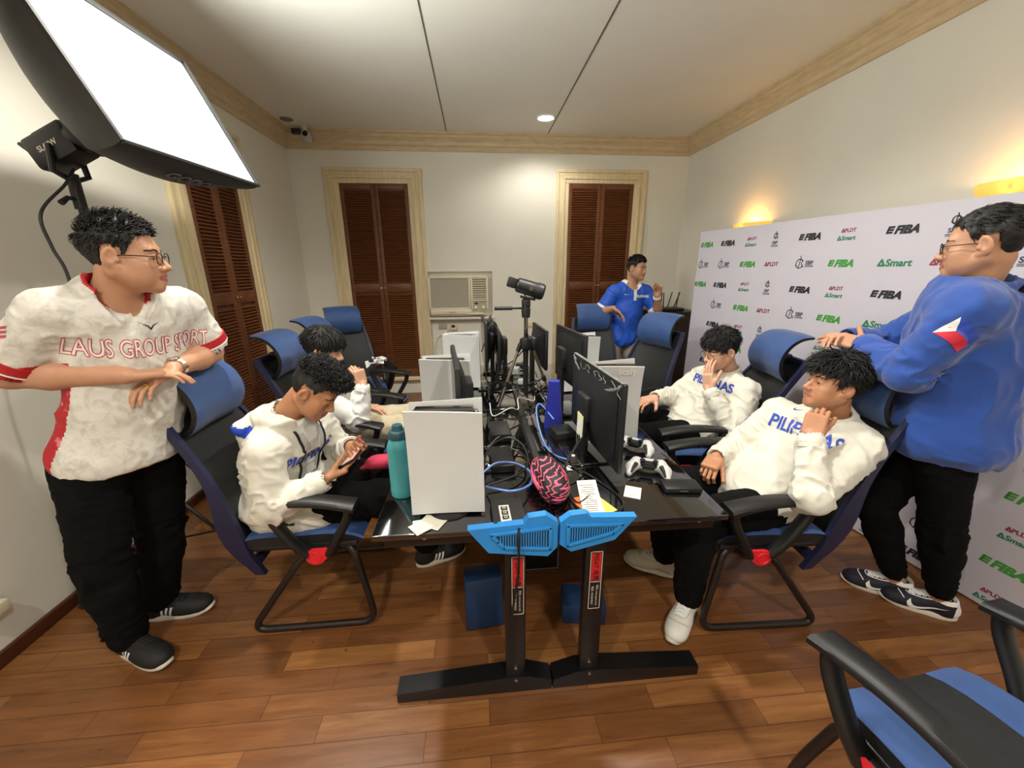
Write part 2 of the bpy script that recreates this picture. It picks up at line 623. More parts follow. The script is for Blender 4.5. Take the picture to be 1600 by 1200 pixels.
    def build(s, name, mats, parent=None, smooth=True, angle=38):
        if not isinstance(mats, (list, tuple)):
            mats = [mats]
        mats = [M[x] if isinstance(x, str) else x for x in mats]
        return raw_mesh(name, s.V, s.F, mats, s.M, parent, smooth, angle)


_tx = {}


def text_mesh(txt, shear=0.0, bold=0.0):
    """letters as flat triangles, cap height about 0.7, baseline at 0 shifted so the middle of the capitals is y=0"""
    key = (txt, shear, bold)
    if key not in _tx:
        cu = bpy.data.curves.new('lettering', 'FONT')
        cu.body = txt
        cu.shear = shear
        cu.offset = bold
        cu.size = 1
        cu.resolution_u = 3
        cu.fill_mode = 'BOTH'
        ob = bpy.data.objects.new('lettering', cu)
        COL.objects.link(ob)
        dg = bpy.context.evaluated_depsgraph_get()
        me = bpy.data.meshes.new_from_object(ob.evaluated_get(dg))
        V = np.array([v.co[:] for v in me.vertices]) if len(me.vertices) else np.zeros((0, 3))
        F = [tuple(p.vertices) for p in me.polygons]
        if len(V):
            V[:, 1] -= 0.36
        bpy.data.objects.remove(ob)
        bpy.data.curves.remove(cu)
        bpy.data.meshes.remove(me)
        _tx[key] = (V, F)
    return _tx[key]


def text_mesh_cut(txt, shear, bold, size, step):
    """the same letters cut into small cells so that they can follow a curved surface; x centred"""
    V, F = text_mesh(txt, shear, bold)
    bm = bmesh.new()
    vs = [bm.verts.new((v[0] * size, v[1] * size, 0)) for v in V]
    for f in F:
        try:
            bm.faces.new([vs[i] for i in f])
        except ValueError:
            pass
    cut_grid(bm, step)
    P, Fo = bm_out(bm)
    P[:, 0] -= (P[:, 0].min() + P[:, 0].max()) / 2
    return P, Fo


def cut_grid(bm, step):
    bmesh.ops.triangulate(bm, faces=bm.faces[:])
    for ax in (0, 1):
        c = [v.co[ax] for v in bm.verts]
        x = math.floor(min(c) / step) * step
        while x < max(c):
            n = Vector((1, 0, 0)) if ax == 0 else Vector((0, 1, 0))
            bmesh.ops.bisect_plane(bm, geom=bm.verts[:] + bm.edges[:] + bm.faces[:], plane_co=n * x, plane_no=n)
            x += step


def bm_out(bm):
    bm.verts.index_update()
    P = np.array([v.co[:] for v in bm.verts])
    Fo = [tuple(v.index for v in f.verts) for f in bm.faces]
    bm.free()
    return P, Fo


def poly_cut(polys, step):
    """flat polygons [(pts, material index)] cut into cells"""
    bm = bmesh.new()
    lay = bm.faces.layers.int.new('m')
    for pts, mi in polys:
        f = bm.faces.new([bm.verts.new((x, y, 0)) for x, y in pts])
        f[lay] = mi
    cut_grid(bm, step)
    lay = bm.faces.layers.int['m']
    mi = [f[lay] for f in bm.faces]
    P, F = bm_out(bm)
    return P, F, mi


def rotz(a):
    return Matrix.Rotation(a, 3, 'Z')


# ---------------------------------------------------------------- the room
XL, XR, YB, YF, ZC = -2.05, 2.60, 5.08, -1.4, 3.05


def struct(name, mb, mats, parent=None, **kw):
    o = mb.build(name, mats, parent, **kw)
    o['kind'] = 'structure'
    return o


struct('floor', MB().box(((XL + XR) / 2, (YB + YF) / 2, -0.05), (XR - XL + 0.4, YB - YF + 0.4, 0.1)), 'floor')
struct('ceiling', MB().box(((XL + XR) / 2, (YB + YF) / 2, ZC + 0.05), (XR - XL + 0.4, YB - YF + 0.4, 0.1)), 'ceiling')
struct('wall_left', MB().box((XL - 0.1, (YB + YF) / 2, ZC / 2), (0.2, YB - YF + 0.4, ZC)), 'wall')
struct('wall_right', MB().box((XR + 0.1, (YB + YF) / 2, ZC / 2), (0.2, YB - YF + 0.4, ZC)), 'wall')
struct('wall_front', MB().box(((XL + XR) / 2, YF - 0.1, ZC / 2), (XR - XL, 0.2, ZC)), 'wall')
# the back wall has a niche for the air conditioner and a shallow recess under it
AX0, AX1, AZ0, AZ1 = -0.60, 0.20, 1.0, 1.555
RX0, RX1 = -0.58, 0.165
w = MB()
t = 0.2


def wb(x0, x1, z0, z1, y0=YB, th=t):
    w.box(((x0 + x1) / 2, y0 + th / 2, (z0 + z1) / 2), (x1 - x0, th, z1 - z0))


wb(XL, AX0, 0, ZC)
wb(AX1, XR, 0, ZC)
wb(AX0, AX1, AZ1, ZC)
wb(AX0, AX1, 0, AZ0 - 0.03, YB + 0.05, 0.15)
wb(AX0, AX1, AZ0 - 0.03, AZ1, YB + 0.06, 0.14)
wb(RX1, AX1, 0, AZ0 - 0.03)
struct('wall_back', w, 'wall', smooth=False)
s_ = MB().box(((AX0 + AX1) / 2, YB + 0.06, AZ0 - 0.015), (AX1 - AX0 + 0.02, 0.22, 0.03), bev=0.004)
struct('trim_1', s_, 'wall')

# crown moulding: a stepped profile run along the four walls
CP = [(0, 0), (0.015, 0), (0.015, 0.045), (0.03, 0.055), (0.035, 0.09), (0.06, 0.115), (0.075, 0.125), (0.075, 0.15), (0.095, 0.16), (0.095, 0.18), (0, 0.18)]
# d out from the wall, h above the foot of the moulding
zf = ZC - 0.18


def crown(name, x0, y0, x1, y1, nx, ny):
    mb = MB()
    V, F = [], []
    n = len(CP)
    tx, ty = unit((x1 - x0, y1 - y0))
    for k, (bx, by, sg) in enumerate(((x0, y0, 1), (x1, y1, -1))):
        for d, hgt in CP:
            V.append((bx + nx * d + tx * d * sg, by + ny * d + ty * d * sg, zf + hgt))
    for i in range(n):
        j = (i + 1) % n
        F.append((i, j, n + j, n + i))
    mb.add(V, F)
    return struct(name, mb, 'crown', smooth=False)


crown('trim_2', XL, YB, XR, YB, 0, -1)
crown('trim_3', XL, YF, XL, YB, 1, 0)
crown('trim_4', XR, YB, XR, YF, -1, 0)
# seams between the ceiling panels
for i, x in enumerate((-0.28, 0.86)):
    struct('trim_%d' % (5 + i), MB().box((x, (YB - 0.1 + YF) / 2, ZC - 0.0015), (0.008, YB - YF - 0.1, 0.004)), 'seam')

# baseboards
struct('baseboard_left', MB().box((XL + 0.012, (YB + YF) / 2, 0.032), (0.024, YB - YF, 0.064), bev=0.006), 'basewood')
b_ = MB()
for x0, x1 in ((XL, -1.66), (-0.62, 0.92), (2.15, XR)):
    b_.box(((x0 + x1) / 2, YB - 0.012, 0.055), (x1 - x0, 0.024, 0.11), bev=0.006)
struct('baseboard_back', b_, 'basewood')
struct('baseboard_right', MB().box((XR - 0.012, (YB + YF) / 2, 0.055), (0.024, YB - YF, 0.11), bev=0.006), 'basewood')


def shutter_window(name, o, right, out, ow, z0, z1, tw, label):
    """tall louvred shutters in a cream moulded frame; o is the outer left foot corner on the wall"""
    right, out = np.asarray(right, float), np.asarray(out, float)
    o = np.asarray(o, float)
    R = Matrix((right, out, (0, 0, 1))).transposed()
    root = empty(name, tuple(o))
    root['kind'] = 'structure'

    def C(x, d, z):
        return right * x + out * d + np.array([0, 0, z])
    fr = MB()
    hz = z1 - z0
    for band, (in0, in1, dep) in enumerate(((0.0, 0.035, 0.035), (0.035, 0.075, 0.025), (0.075, 0.105, 0.04), (0.105, tw, 0.028))):
        wd_ = in1 - in0
        for xc in (in0 + wd_ / 2, ow - in0 - wd_ / 2):
            fr.box(C(xc, dep / 2, (z0 + z1 - in0 - 0.004) / 2), (wd_ + 0.002, dep, hz - in0 - 0.004), R=R, bev=0.003)
        fr.box(C(ow / 2, dep / 2 + 0.0015, z1 - in0 - wd_ / 2), (ow - 2 * in0 + 0.003, dep + 0.003, wd_), R=R, bev=0.004)
    if z0 > 0.1:
        fr.box(C(ow / 2, 0.03, z0 + 0.02), (ow + 0.04, 0.08, 0.045), R=R, bev=0.008)
    struct('window_frame', fr, 'trim', root)
    x0, x1, zt = tw, ow - tw, z1 - tw
    half = (x1 - x0) / 2
    for k in range(2):
        lf = MB()
        a = x0 + k * half
        b = a + half
        zb = z0 + 0.04
        st = 0.048
        lf.box(C(a + st / 2, 0.012, (zb + zt) / 2), (st - 0.004, 0.032, zt - zb), R=R, bev=0.003)
        lf.box(C(b - st / 2, 0.012, (zb + zt) / 2), (st - 0.004, 0.032, zt - zb), R=R, bev=0.003)
        mid = z0 + (z1 - z0) * 0.47
        for zc_, hh in ((zt - 0.03, 0.06), (mid, 0.10), (zb + 0.05, 0.10)):
            lf.box(C((a + b) / 2, 0.012, zc_), (half - 0.004, 0.030, hh), R=R, bev=0.003)
        lf.box(C((a + b) / 2, 0.002, (zb + zt) / 2), (half - 0.01, 0.004, zt - zb), R=R)
        z = zb + 0.11
        tilt = Matrix.Rotation(math.radians(-38), 3, 'X')
        while z < zt - 0.07:
            if abs(z - mid) > 0.06:
                lf.box(C((a + b) / 2, 0.014, z), (half - 2 * st + 0.006, 0.034, 0.006), R=R @ tilt)
            z += 0.027
        leaf = struct('shutter', lf, 'shutter', root)
        kx = (b - 0.02) if k == 0 else (a + 0.02)
        struct('shutter_knob', MB().lathe([(0.004, 0), (0.004, 0.012), (0.010, 0.018), (0.010, 0.026), (0.004, 0.030)], C(kx, 0.028, mid), 0, 12,
                                          R=np.array([right, np.array([0, 0, 1.0]), out]).T), 'brass', leaf)
    root['label'] = label
    return root


shutter_window('window_1', (-1.685, YB, 0), (1, 0, 0), (0, -1, 0), 1.09, 0.19, 2.69, 0.16, 'brown louvred shutters on back wall left of the air conditioner')
shutter_window('window_2', (0.985, YB, 0), (1, 0, 0), (0, -1, 0), 1.10, 0.19, 2.705, 0.15, 'brown louvred shutters behind the man in the blue polo')
shutter_window('window_3', (XL, 3.06, 0), (0, 1, 0), (1, 0, 0), 1.0, 0.19, 2.70, 0.17, 'brown louvred shutters on the left wall')

# ---------------------------------------------------------------- air conditioner and wall fittings
ac = empty('air_conditioner', (-0.225, YB + 0.01, AZ0 + 0.003), 0, 'cream window air conditioner set in the back wall niche between shutters', 'air conditioner')
m = MB().box((0, -0.01, 0.255), (0.72, 0.115, 0.49), bev=0.012)
m.box((-0.10, -0.075, 0.065), (0.52, 0.03, 0.07), bev=0.015)
m.box((0.21, -0.075, 0.035), (0.20, 0.03, 0.014), bev=0.005)
for z in (0.485, 0.105):
    m.box((-0.11, -0.078, z), (0.50, 0.02, 0.022), bev=0.004)
for x in (-0.355, 0.135, 0.163, 0.355):
    m.box((x, -0.078, 0.29), (0.024, 0.02, 0.40), bev=0.004)
m.box((0.26, -0.078, 0.485), (0.20, 0.02, 0.022), bev=0.004)
m.box((0.26, -0.078, 0.205), (0.20, 0.02, 0.016), bev=0.004)
m.build('casing', 'ac_plastic', ac)
m = MB().box((-0.11, -0.073, 0.295), (0.475, 0.008, 0.365), 0)
for i in range(24):
    m.box((-0.11, -0.078, 0.125 + i * 0.0148), (0.468, 0.004, 0.004), 0)
m.build('filter_grille', 'ac_grille', ac, smooth=False)
m = MB().box((0.26, -0.071, 0.345), (0.178, 0.004, 0.265), 1)
for i in range(10):
    m.box((0.26, -0.078, 0.228 + i * 0.0265), (0.178, 0.012, 0.014), 0, R=Matrix.Rotation(0.5, 3, 'X'))
m.build('air_outlet', ['ac_plastic', 'dark_gap'], ac, smooth=False)
m = MB().box((0.26, -0.071, 0.125), (0.178, 0.006, 0.13), 0)
m.box((0.215, -0.076, 0.165), (0.04, 0.003, 0.02), 1)
m.build('control_panel', ['ac_grille', 'dark_gap'], ac, smooth=False)
for x in (0.21, 0.305):
    MB().lathe([(0.021, 0), (0.021, 0.016), (0.016, 0.02)], (x, -0.074, 0.115), 0, 16, R=np.array([[1, 0, 0], [0, 0, 1], [0, -1, 0]]).T).build('dial', 'ac_plastic', ac)
MB().text('Panasonic', (-0.08, -0.091, 0.064), (1, 0, 0), (0, 0, 1), 0.022, bold=0.01).build('lettering', 'dark_gap', ac, smooth=False)

th = empty('thermostat', (-0.31, YB + 0.05, 0.865), 0, 'small white thermostat box on the wall under the air conditioner', 'thermostat')
MB().box((0, -0.018, 0), (0.085, 0.036, 0.085), bev=0.008).build('box', 'ac_plastic', th)
MB().box((-0.005, -0.037, 0.012), (0.045, 0.002, 0.035)).build('display', 'dark_gap', th)
o = MB().box((-0.45, YB + 0.044, 0.87), (0.11, 0.012, 0.07), bev=0.003).build('switch_plate', 'ac_grille')
tag(o, 'bare metal switch plate left of the thermostat', 'switch plate')
o = MB().box((0.70, YB - 0.006, 0.888), (0.105, 0.012, 0.072), bev=0.004).build('outlet_plate', 'trim')
tag(o, 'cream wall plate on the back wall behind the tripod', 'outlet plate')
pw = spline([(-0.36, YB + 0.03, 0.85), (-0.42, YB + 0.02, 0.79), (-0.53, YB + 0.03, 0.72), (-0.56, YB + 0.02, 0.55), (-0.5, YB + 0.03, 0.45), (-0.35, YB + 0.02, 0.4)], 8)
o = MB().tube(pw, 0.005, 0).build('wall_cable', 'cable_white')
tag(o, 'thin white cable curling down the wall under the thermostat', 'cable')
o = MB().box((XL + 0.035, 1.43, 0.27), (0.07, 0.11, 0.05), bev=0.006).build('wall_box', 'ac_plastic')
tag(o, 'small white box low on the left wall', 'wall box')

cl = empty('ceiling_light', (0.75, 4.5, ZC), 0, 'round recessed ceiling downlight glowing near the back wall', 'ceiling light')
MB().lathe([(0.105, 0), (0.105, -0.006), (0.085, -0.010), (0.078, 0)], (0, 0, 0), 0, 32).build('trim_ring', 'white_cloth', cl)
MB().lathe([(0.077, -0.001), (0.06, -0.007), (0.0, -0.008)], (0, 0, 0), 0, 32).build('lens', 'lamp_glow', cl)
o = MB().lathe([(0.06, 0), (0.06, -0.008), (0.035, -0.018), (0.0, -0.018)], (-1.86, 4.72, ZC), 0, 20).build('smoke_detector', 'grey_dust')
tag(o, 'small grey round detector on the ceiling near the camera corner', 'smoke detector')
sc_ = empty('security_camera', (-1.77, 4.93, ZC), 0, 'small white and black security camera under the ceiling at the back left corner', 'security camera')
MB().lathe([(0.035, 0), (0.035, -0.012), (0.02, -0.03), (0.016, -0.055)], (0, 0, 0), 0, 16).build('mount', 'white_plastic', sc_)
Ry = Matrix.Rotation(math.radians(72), 3, 'X')
hd = MB().lathe([(0.0, -0.09), (0.03, -0.088), (0.045, -0.06), (0.045, 0.02), (0.04, 0.028), (0.0, 0.028)], (0.01, -0.01, -0.085), 0, 20, R=np.array(Ry)).build('head', 'white_plastic', sc_)
MB().lathe([(0.030, 0.029), (0.027, 0.034), (0.0, 0.036)], (0.01, -0.01, -0.085), 0, 20, R=np.array(Ry)).build('lens', 'screen_off', hd)
MB().box((-0.09, 0.0, -0.05), (0.09, 0.05, 0.05), bev=0.008).build('junction_box', 'black_plastic', sc_)


def sconce(i, p, label):
    root = empty('wall_lamp', p, 0, label, 'wall lamp')
    nu, nv = 9, 17
    G = np.zeros((nu, nv, 3))
    for a in range(nu):
        tt = a / (nu - 1)
        for b in range(nv):
            an = PI * b / (nv - 1)
            rr = 0.3 + 0.7 * math.sin(tt * PI / 2)
            G[a, b] = (0.036 - 0.14 * math.sin(an) * rr, -0.22 * math.cos(an) * rr, -0.11 + 0.16 * tt)
    MB().sheet(G, 0.008).build('shade', 'sconce', root)
    MB().lathe([(0.0, -0.02), (0.02, -0.015), (0.026, 0.01), (0.012, 0.035), (0.0, 0.04)], (-0.05, 0, -0.02), 0, 14).build('bulb', 'lamp_glow', root)
    MB().box((0.03, 0, -0.05), (0.016, 0.10, 0.10), bev=0.004).build('back_plate', 'brass', root)


sconce(0, SCONCES[0], 'lit wall lamp on right wall above the far end of the sponsor backdrop')
sconce(1, SCONCES[1], 'lit wall lamp on right wall above the head of the man in the blue hoodie')

# ---------------------------------------------------------------- sponsor backdrop
BL = np.array([2.0616, 3.6486, 0.0])
BD = np.array([0.1437, -0.98962, 0.0])
BN = np.array([-0.98962, -0.1437, 0.0])      # towards the room
bdz = 1.90
bk = empty('sponsor_backdrop', tuple(BL), 0, 'large white sponsor backdrop with rows of printed logos along the right wall', 'backdrop')
W_ = 3.0
# printed face, framed box behind it; right x up = BD x Z points to the room
m = MB()
UPZ = np.array([0, 0, 1.0])
m.prism([(0, 0.01), (W_, 0.01), (W_, bdz), (0, bdz)], -BN * 0.03, BD, UPZ, 0.03, 0)
if np.dot(np.cross(BD, UPZ), BN) < 0:
    raise RuntimeError('backdrop side')
INK = {'k': 1, 'g': 2, 't': 3, 'r': 4, 'n': 5}


def P_(u, z):
    return BD * u + UPZ * z


def poly_print(pts, u, z, c, s=1.0):
    V = [P_(u + x * s, z + y * s) + BN * 0.0012 for x, y in pts]
    m.add(V, [tuple(range(len(V)))], INK[c])


def stroke(pts, wd_, u, z, c):
    pts = [np.asarray(p, float) for p in pts]
    for a, b in zip(pts[:-1], pts[1:]):
        d = b - a
        L_ = np.linalg.norm(d)
        if L_ < 1e-6:
            continue
        nn_ = np.array([-d[1], d[0]]) / L_ * wd_ / 2
        d = d / L_ * wd_ * 0.3
        poly_print([tuple(a - d - nn_), tuple(b + d - nn_), tuple(b + d + nn_), tuple(a - d + nn_)], u, z, c)


def fiba(u, z, c):
    # slanted heavy letters led by a mark of three bars
    for k in range(3):
        y = 0.014 - k * 0.014
        x = -0.072 + y * 0.25
        poly_print([(x, y - 0.005), (x + 0.03, y - 0.005), (x + 0.032, y + 0.006), (x + 0.002, y + 0.006)], u, z, c)
    poly_print([(-0.078, -0.019), (-0.068, -0.019), (-0.059, 0.02), (-0.069, 0.02)], u, z, c)
    m.text('FIBA', P_(u + 0.020, z), BD, UPZ, 0.056, INK[c], shear=0.3, bold=0.06, off=0.0012, sx=1.02)


def tri_mark(u, z, c, s):
    poly_print([(-1, -0.9), (-0.75, -1), (0.8, -1), (1, -0.8), (0.2, 0.9), (-0.15, 0.95)], u, z, c, s)
    V = [P_(u + x * s, z + y * s) + BN * 0.0016 for x, y in [(-0.22, -0.5), (0.30, -0.5), (0.05, 0.05)]]
    m.add(V, [(0, 1, 2)], 0)


def pldt(u, z, s=1.0):
    tri_mark(u - 0.052 * s, z, 'r', 0.019 * s)
    m.text('PLDT', P_(u + 0.018 * s, z), BD, UPZ, 0.046 * s, INK['r'], bold=0.03, off=0.0012)


def smart(u, z, s=1.0):
    tri_mark(u - 0.062 * s, z, 't', 0.021 * s)
    m.text('Smart', P_(u + 0.022 * s, z), BD, UPZ, 0.052 * s, INK['t'], shear=0.1, bold=0.032, off=0.0012)


def sbp(u, z, vertical=False):
    s = 0.62 if vertical else 1.0
    cx, cz = (0, 0.024) if vertical else (-0.036, 0)
    ring = [(cx + 0.026 * s * math.cos(a), cz + 0.03 * s * math.sin(a)) for a in np.linspace(0.5, 5.9, 15)]
    stroke(ring, 0.0055, u, z, 'k')
    stroke([(cx - 0.03 * s, cz - 0.012 * s), (cx - 0.005 * s, cz - 0.03 * s), (cx + 0.002 * s, cz + 0.028 * s), (cx + 0.02 * s, cz + 0.02 * s), (cx + 0.012 * s, cz),
            (cx + 0.03 * s, cz - 0.026 * s)], 0.005, u, z, 'k')
    stroke([(cx, cz + 0.05 * s), (cx + 0.004 * s, cz + 0.036 * s)], 0.005, u, z, 'k')
    tx_, tz = (0, -0.022) if vertical else (0.034, 0.006)
    m.text('SBP', P_(u + tx_, z + tz), BD, UPZ, 0.036 if not vertical else 0.03, INK['n'], bold=0.03, off=0.0012)
    for k in range(2):
        poly_print([(tx_ - 0.03, tz - 0.021 - k * 0.007), (tx_ + 0.03, tz - 0.021 - k * 0.007), (tx_ + 0.03, tz - 0.0175 - k * 0.007), (tx_ - 0.03, tz - 0.0175 - k * 0.007)], u, z, 'k')


COLS = [0.10, 0.35, 0.592, 0.815, 1.08, 1.32, 1.61, 1.83, 2.08, 2.38, 2.62, 2.86]
ODD = ['Fg', 'Fk', 'PS', 'V', 'Fk', 'PS', 'Fk', 'V', 'Fk', 'PS', 'Fk', 'V']
EVEN = ['B', 'B', 'Fg', 'P', 'B', 'Fg', 'S', 'P', 'B', 'Fg', 'S', 'P']
for r in range(11):
    z = 1.785 - 0.171 * r
    for u, kd in zip(COLS, ODD if r % 2 == 0 else EVEN):
        u = u - 0.012 * r if u < 0.5 else u
        if u < 0.07:
            continue
        if kd[0] == 'F':
            fiba(u, z, kd[1])
        elif kd == 'PS':
            pldt(u + 0.006, z + 0.02, 0.62)
            smart(u, z - 0.024, 0.66)
        elif kd == 'V':
            sbp(u, z, True)
        elif kd == 'B':
            sbp(u, z)
        elif kd == 'P':
            pldt(u, z, 0.85)
        else:
            smart(u, z, 1.0)
m.build('printed_sheet', ['backdrop', 'print_black', 'print_green', 'print_teal', 'print_maroon', 'print_navy'], bk, smooth=False)
fb = MB()
for u in (0.02, 1.0, 2.0, 2.98):
    fb.box(P_(u, bdz / 2) - BN * 0.045, (0.03, 0.03, bdz - 0.02))
    fb.box(P_(u, 0.012) - BN * 0.0675, (0.03, 0.06, 0.024))
for z in (0.03, bdz - 0.03):
    fb.box(P_(W_ / 2, z) - BN * 0.045, (0.03, W_ - 0.03, 0.03), R=Matrix.Rotation(math.atan2(BD[1], BD[0]) + PI / 2, 3, 'Z'))
fb.build('back_frame', 'pod_silver', bk)
# ---------------------------------------------------------------- smooth solid modelling: distance fields meshed with surface nets
EC = [(a, b) for a in range(8) for b in range(a + 1, 8) if bin(a ^ b).count('1') == 1]
CO = np.array([[(c >> 0) & 1, (c >> 1) & 1, (c >> 2) & 1] for c in range(8)])


def surface_net(D, lo, h):
    s = D < 0
    nx, ny, nz = D.shape
    cnt = np.zeros((nx - 1, ny - 1, nz - 1), np.int8)
    for c in CO:
        cnt += s[c[0]:nx - 1 + c[0], c[1]:ny - 1 + c[1], c[2]:nz - 1 + c[2]]
    act = (cnt > 0) & (cnt < 8)
    ids = np.argwhere(act)
    idx = -np.ones(act.shape, np.int64)
    idx[act] = np.arange(len(ids))
    acc = np.zeros((len(ids), 3))
    k = np.zeros(len(ids))
    vals = [D[ids[:, 0] + c[0], ids[:, 1] + c[1], ids[:, 2] + c[2]] for c in CO]
    for a, b in EC:
        va, vb = vals[a], vals[b]
        m_ = (va < 0) != (vb < 0)
        t_ = va[m_] / (va[m_] - vb[m_])
        acc[m_] += CO[a] + t_[:, None] * (CO[b] - CO[a])
        k[m_] += 1
    V = (ids + acc / np.maximum(k, 1)[:, None]) * h + np.asarray(lo)
    Q = []
    for ax in range(3):
        o1, o2 = [(1, 2), (2, 0), (0, 1)][ax]
        sl0 = [slice(None)] * 3
        sl1 = [slice(None)] * 3
        sl0[ax], sl1[ax] = slice(0, -1), slice(1, None)
        e = s[tuple(sl0)] != s[tuple(sl1)]
        inside_first = s[tuple(sl0)]
        p = np.argwhere(e)
        ok = (p[:, o1] >= 1) & (p[:, o1] < D.shape[o1] - 1) & (p[:, o2] >= 1) & (p[:, o2] < D.shape[o2] - 1)
        p = p[ok]
        fi = inside_first[p[:, 0], p[:, 1], p[:, 2]]
        d1 = np.zeros(3, int)
        d1[o1] = 1
        d2 = np.zeros(3, int)
        d2[o2] = 1
        q = [p - d1 - d2, p - d2, p, p - d1]
        f = np.stack([idx[a[:, 0], a[:, 1], a[:, 2]] for a in q], 1)
        f[~fi] = f[~fi][:, ::-1]
        Q.append(f)
    F = np.vstack(Q)
    F = F[(F >= 0).all(1)]
    return V, F


class SDF:
    def __init__(s):
        s.o = []

    def cone(s, a, b, ra, rb=None, k=0.02, neg=False, tag=None, sq=None):
        s.o.append(('c', np.asarray(a, float), np.asarray(b, float), ra, ra if rb is None else rb, k, neg, tag, sq))
        return s

    def ell(s, c, r, R=None, k=0.02, neg=False, tag=None):
        s.o.append(('e', np.asarray(c, float), np.asarray(r, float) * np.ones(3), np.eye(3) if R is None else np.asarray(R, float), k, neg, tag))
        return s

    def box(s, c, hlf, R=None, r=0.005, k=0.01, neg=False, tag=None):
        s.o.append(('b', np.asarray(c, float), np.asarray(hlf, float), np.eye(3) if R is None else np.asarray(R, float), r, k, neg, tag))
        return s

    def cut(s, p, n, k=0.004):
        s.o.append(('h', np.asarray(p, float), unit(n), k))
        return s

    @staticmethod
    def dist(o, x, y, z):
        if o[0] == 'c':
            a, b = o[1], o[2]
            ba = b - a
            L2 = max(ba @ ba, 1e-12)
            px, py, pz = x - a[0], y - a[1], z - a[2]
            t_ = np.clip((px * ba[0] + py * ba[1] + pz * ba[2]) / L2, 0, 1)
            dx, dy, dz = px - t_ * ba[0], py - t_ * ba[1], pz - t_ * ba[2]
            if o[8] is not None:           # squash across one axis: (axis, factor)
                ax_, f_ = o[8]
                w_ = dx * ax_[0] + dy * ax_[1] + dz * ax_[2]
                e_ = (1 / f_ - 1) * w_
                dx, dy, dz = dx + e_ * ax_[0], dy + e_ * ax_[1], dz + e_ * ax_[2]
            return np.sqrt(dx * dx + dy * dy + dz * dz) - (o[3] + (o[4] - o[3]) * t_)
        c, R = o[1], o[3]
        px, py, pz = x - c[0], y - c[1], z - c[2]
        qx = px * R[0, 0] + py * R[1, 0] + pz * R[2, 0]
        qy = px * R[0, 1] + py * R[1, 1] + pz * R[2, 1]
        qz = px * R[0, 2] + py * R[1, 2] + pz * R[2, 2]
        if o[0] == 'e':
            r = o[2]
            k0 = np.sqrt((qx / r[0]) ** 2 + (qy / r[1]) ** 2 + (qz / r[2]) ** 2)
            k1 = np.sqrt((qx / r[0] ** 2) ** 2 + (qy / r[1] ** 2) ** 2 + (qz / r[2] ** 2) ** 2)
            return k0 * (k0 - 1) / np.maximum(k1, 1e-6)
        hh, r = o[2], o[4]
        ax_, ay_, az_ = np.abs(qx) - hh[0] + r, np.abs(qy) - hh[1] + r, np.abs(qz) - hh[2] + r
        return np.sqrt(np.maximum(ax_, 0) ** 2 + np.maximum(ay_, 0) ** 2 + np.maximum(az_, 0) ** 2) + np.minimum(np.maximum(ax_, np.maximum(ay_, az_)), 0) - r

    @staticmethod
    def bounds(o):
        if o[0] == 'c':
            r = max(o[3], o[4]) * (o[8][1] if (o[8] is not None and o[8][1] > 1) else 1)
            return np.minimum(o[1], o[2]) - r, np.maximum(o[1], o[2]) + r
        e = np.abs(o[3]) @ o[2]
        return o[1] - e, o[1] + e

    def bbox(s, pad=0.02):
        B = [s.bounds(o) for o in s.o if o[0] != 'h' and not o[{'c': 6, 'e': 5, 'b': 6}[o[0]]]]
        return np.min([b[0] for b in B], 0) - pad, np.max([b[1] for b in B], 0) + pad

    def mesh(s, h, lo=None, hi=None):
        if lo is None:
            lo, hi = s.bbox()
        lo, hi = np.asarray(lo, float), np.asarray(hi, float)
        g = [lo[i] + h * np.arange(int((hi[i] - lo[i]) / h) + 2) for i in range(3)]
        D = np.full([len(a) for a in g], 1.0, np.float32)
        for o in s.o:
            if o[0] == 'h':
                d = ((g[0] - o[1][0]) * o[2][0])[:, None, None] + ((g[1] - o[1][1]) * o[2][1])[None, :, None] + ((g[2] - o[1][2]) * o[2][2])[None, None, :]
                np.maximum(D, d.astype(np.float32), out=D)
                continue
            k = o[{'c': 5, 'e': 4, 'b': 5}[o[0]]]
            neg = o[{'c': 6, 'e': 5, 'b': 6}[o[0]]]
            b0, b1 = s.bounds(o)
            pad = k + 2.5 * h
            sl = []
            for i in range(3):
                a0 = max(int((b0[i] - pad - lo[i]) / h), 0)
                a1 = min(int((b1[i] + pad - lo[i]) / h) + 2, len(g[i]))
                sl.append(slice(a0, a1))
            if any(q.stop - q.start < 1 for q in sl):
                continue
            d = s.dist(o, g[0][sl[0]][:, None, None], g[1][sl[1]][None, :, None], g[2][sl[2]][None, None, :]).astype(np.float32)
            a = D[tuple(sl)]
            if neg:
                d = -d
                w_ = np.clip(0.5 - 0.5 * (d - a) / k, 0, 1)
                D[tuple(sl)] = d + (a - d) * w_ + k * w_ * (1 - w_)
            else:
                w_ = np.clip(0.5 + 0.5 * (d - a) / k, 0, 1)
                D[tuple(sl)] = d + (a - d) * w_ - k * w_ * (1 - w_)
        return surface_net(D, lo, h)


def vnoise(P, seed=0.0):
    """smooth 3-d value noise in -1..1"""
    P = np.asarray(P, float)
    i = np.floor(P)
    f = P - i
    u = f * f * (3 - 2 * f)
    out = np.zeros(len(P))
    for c in CO:
        q = i + c
        hsh = np.sin(q[:, 0] * 127.1 + q[:, 1] * 311.7 + q[:, 2] * 74.7 + seed * 19.19) * 43758.5453
        v = (hsh - np.floor(hsh)) * 2 - 1
        w_ = np.prod(np.where(c == 1, u, 1 - u), axis=1)
        out += w_ * v
    return out


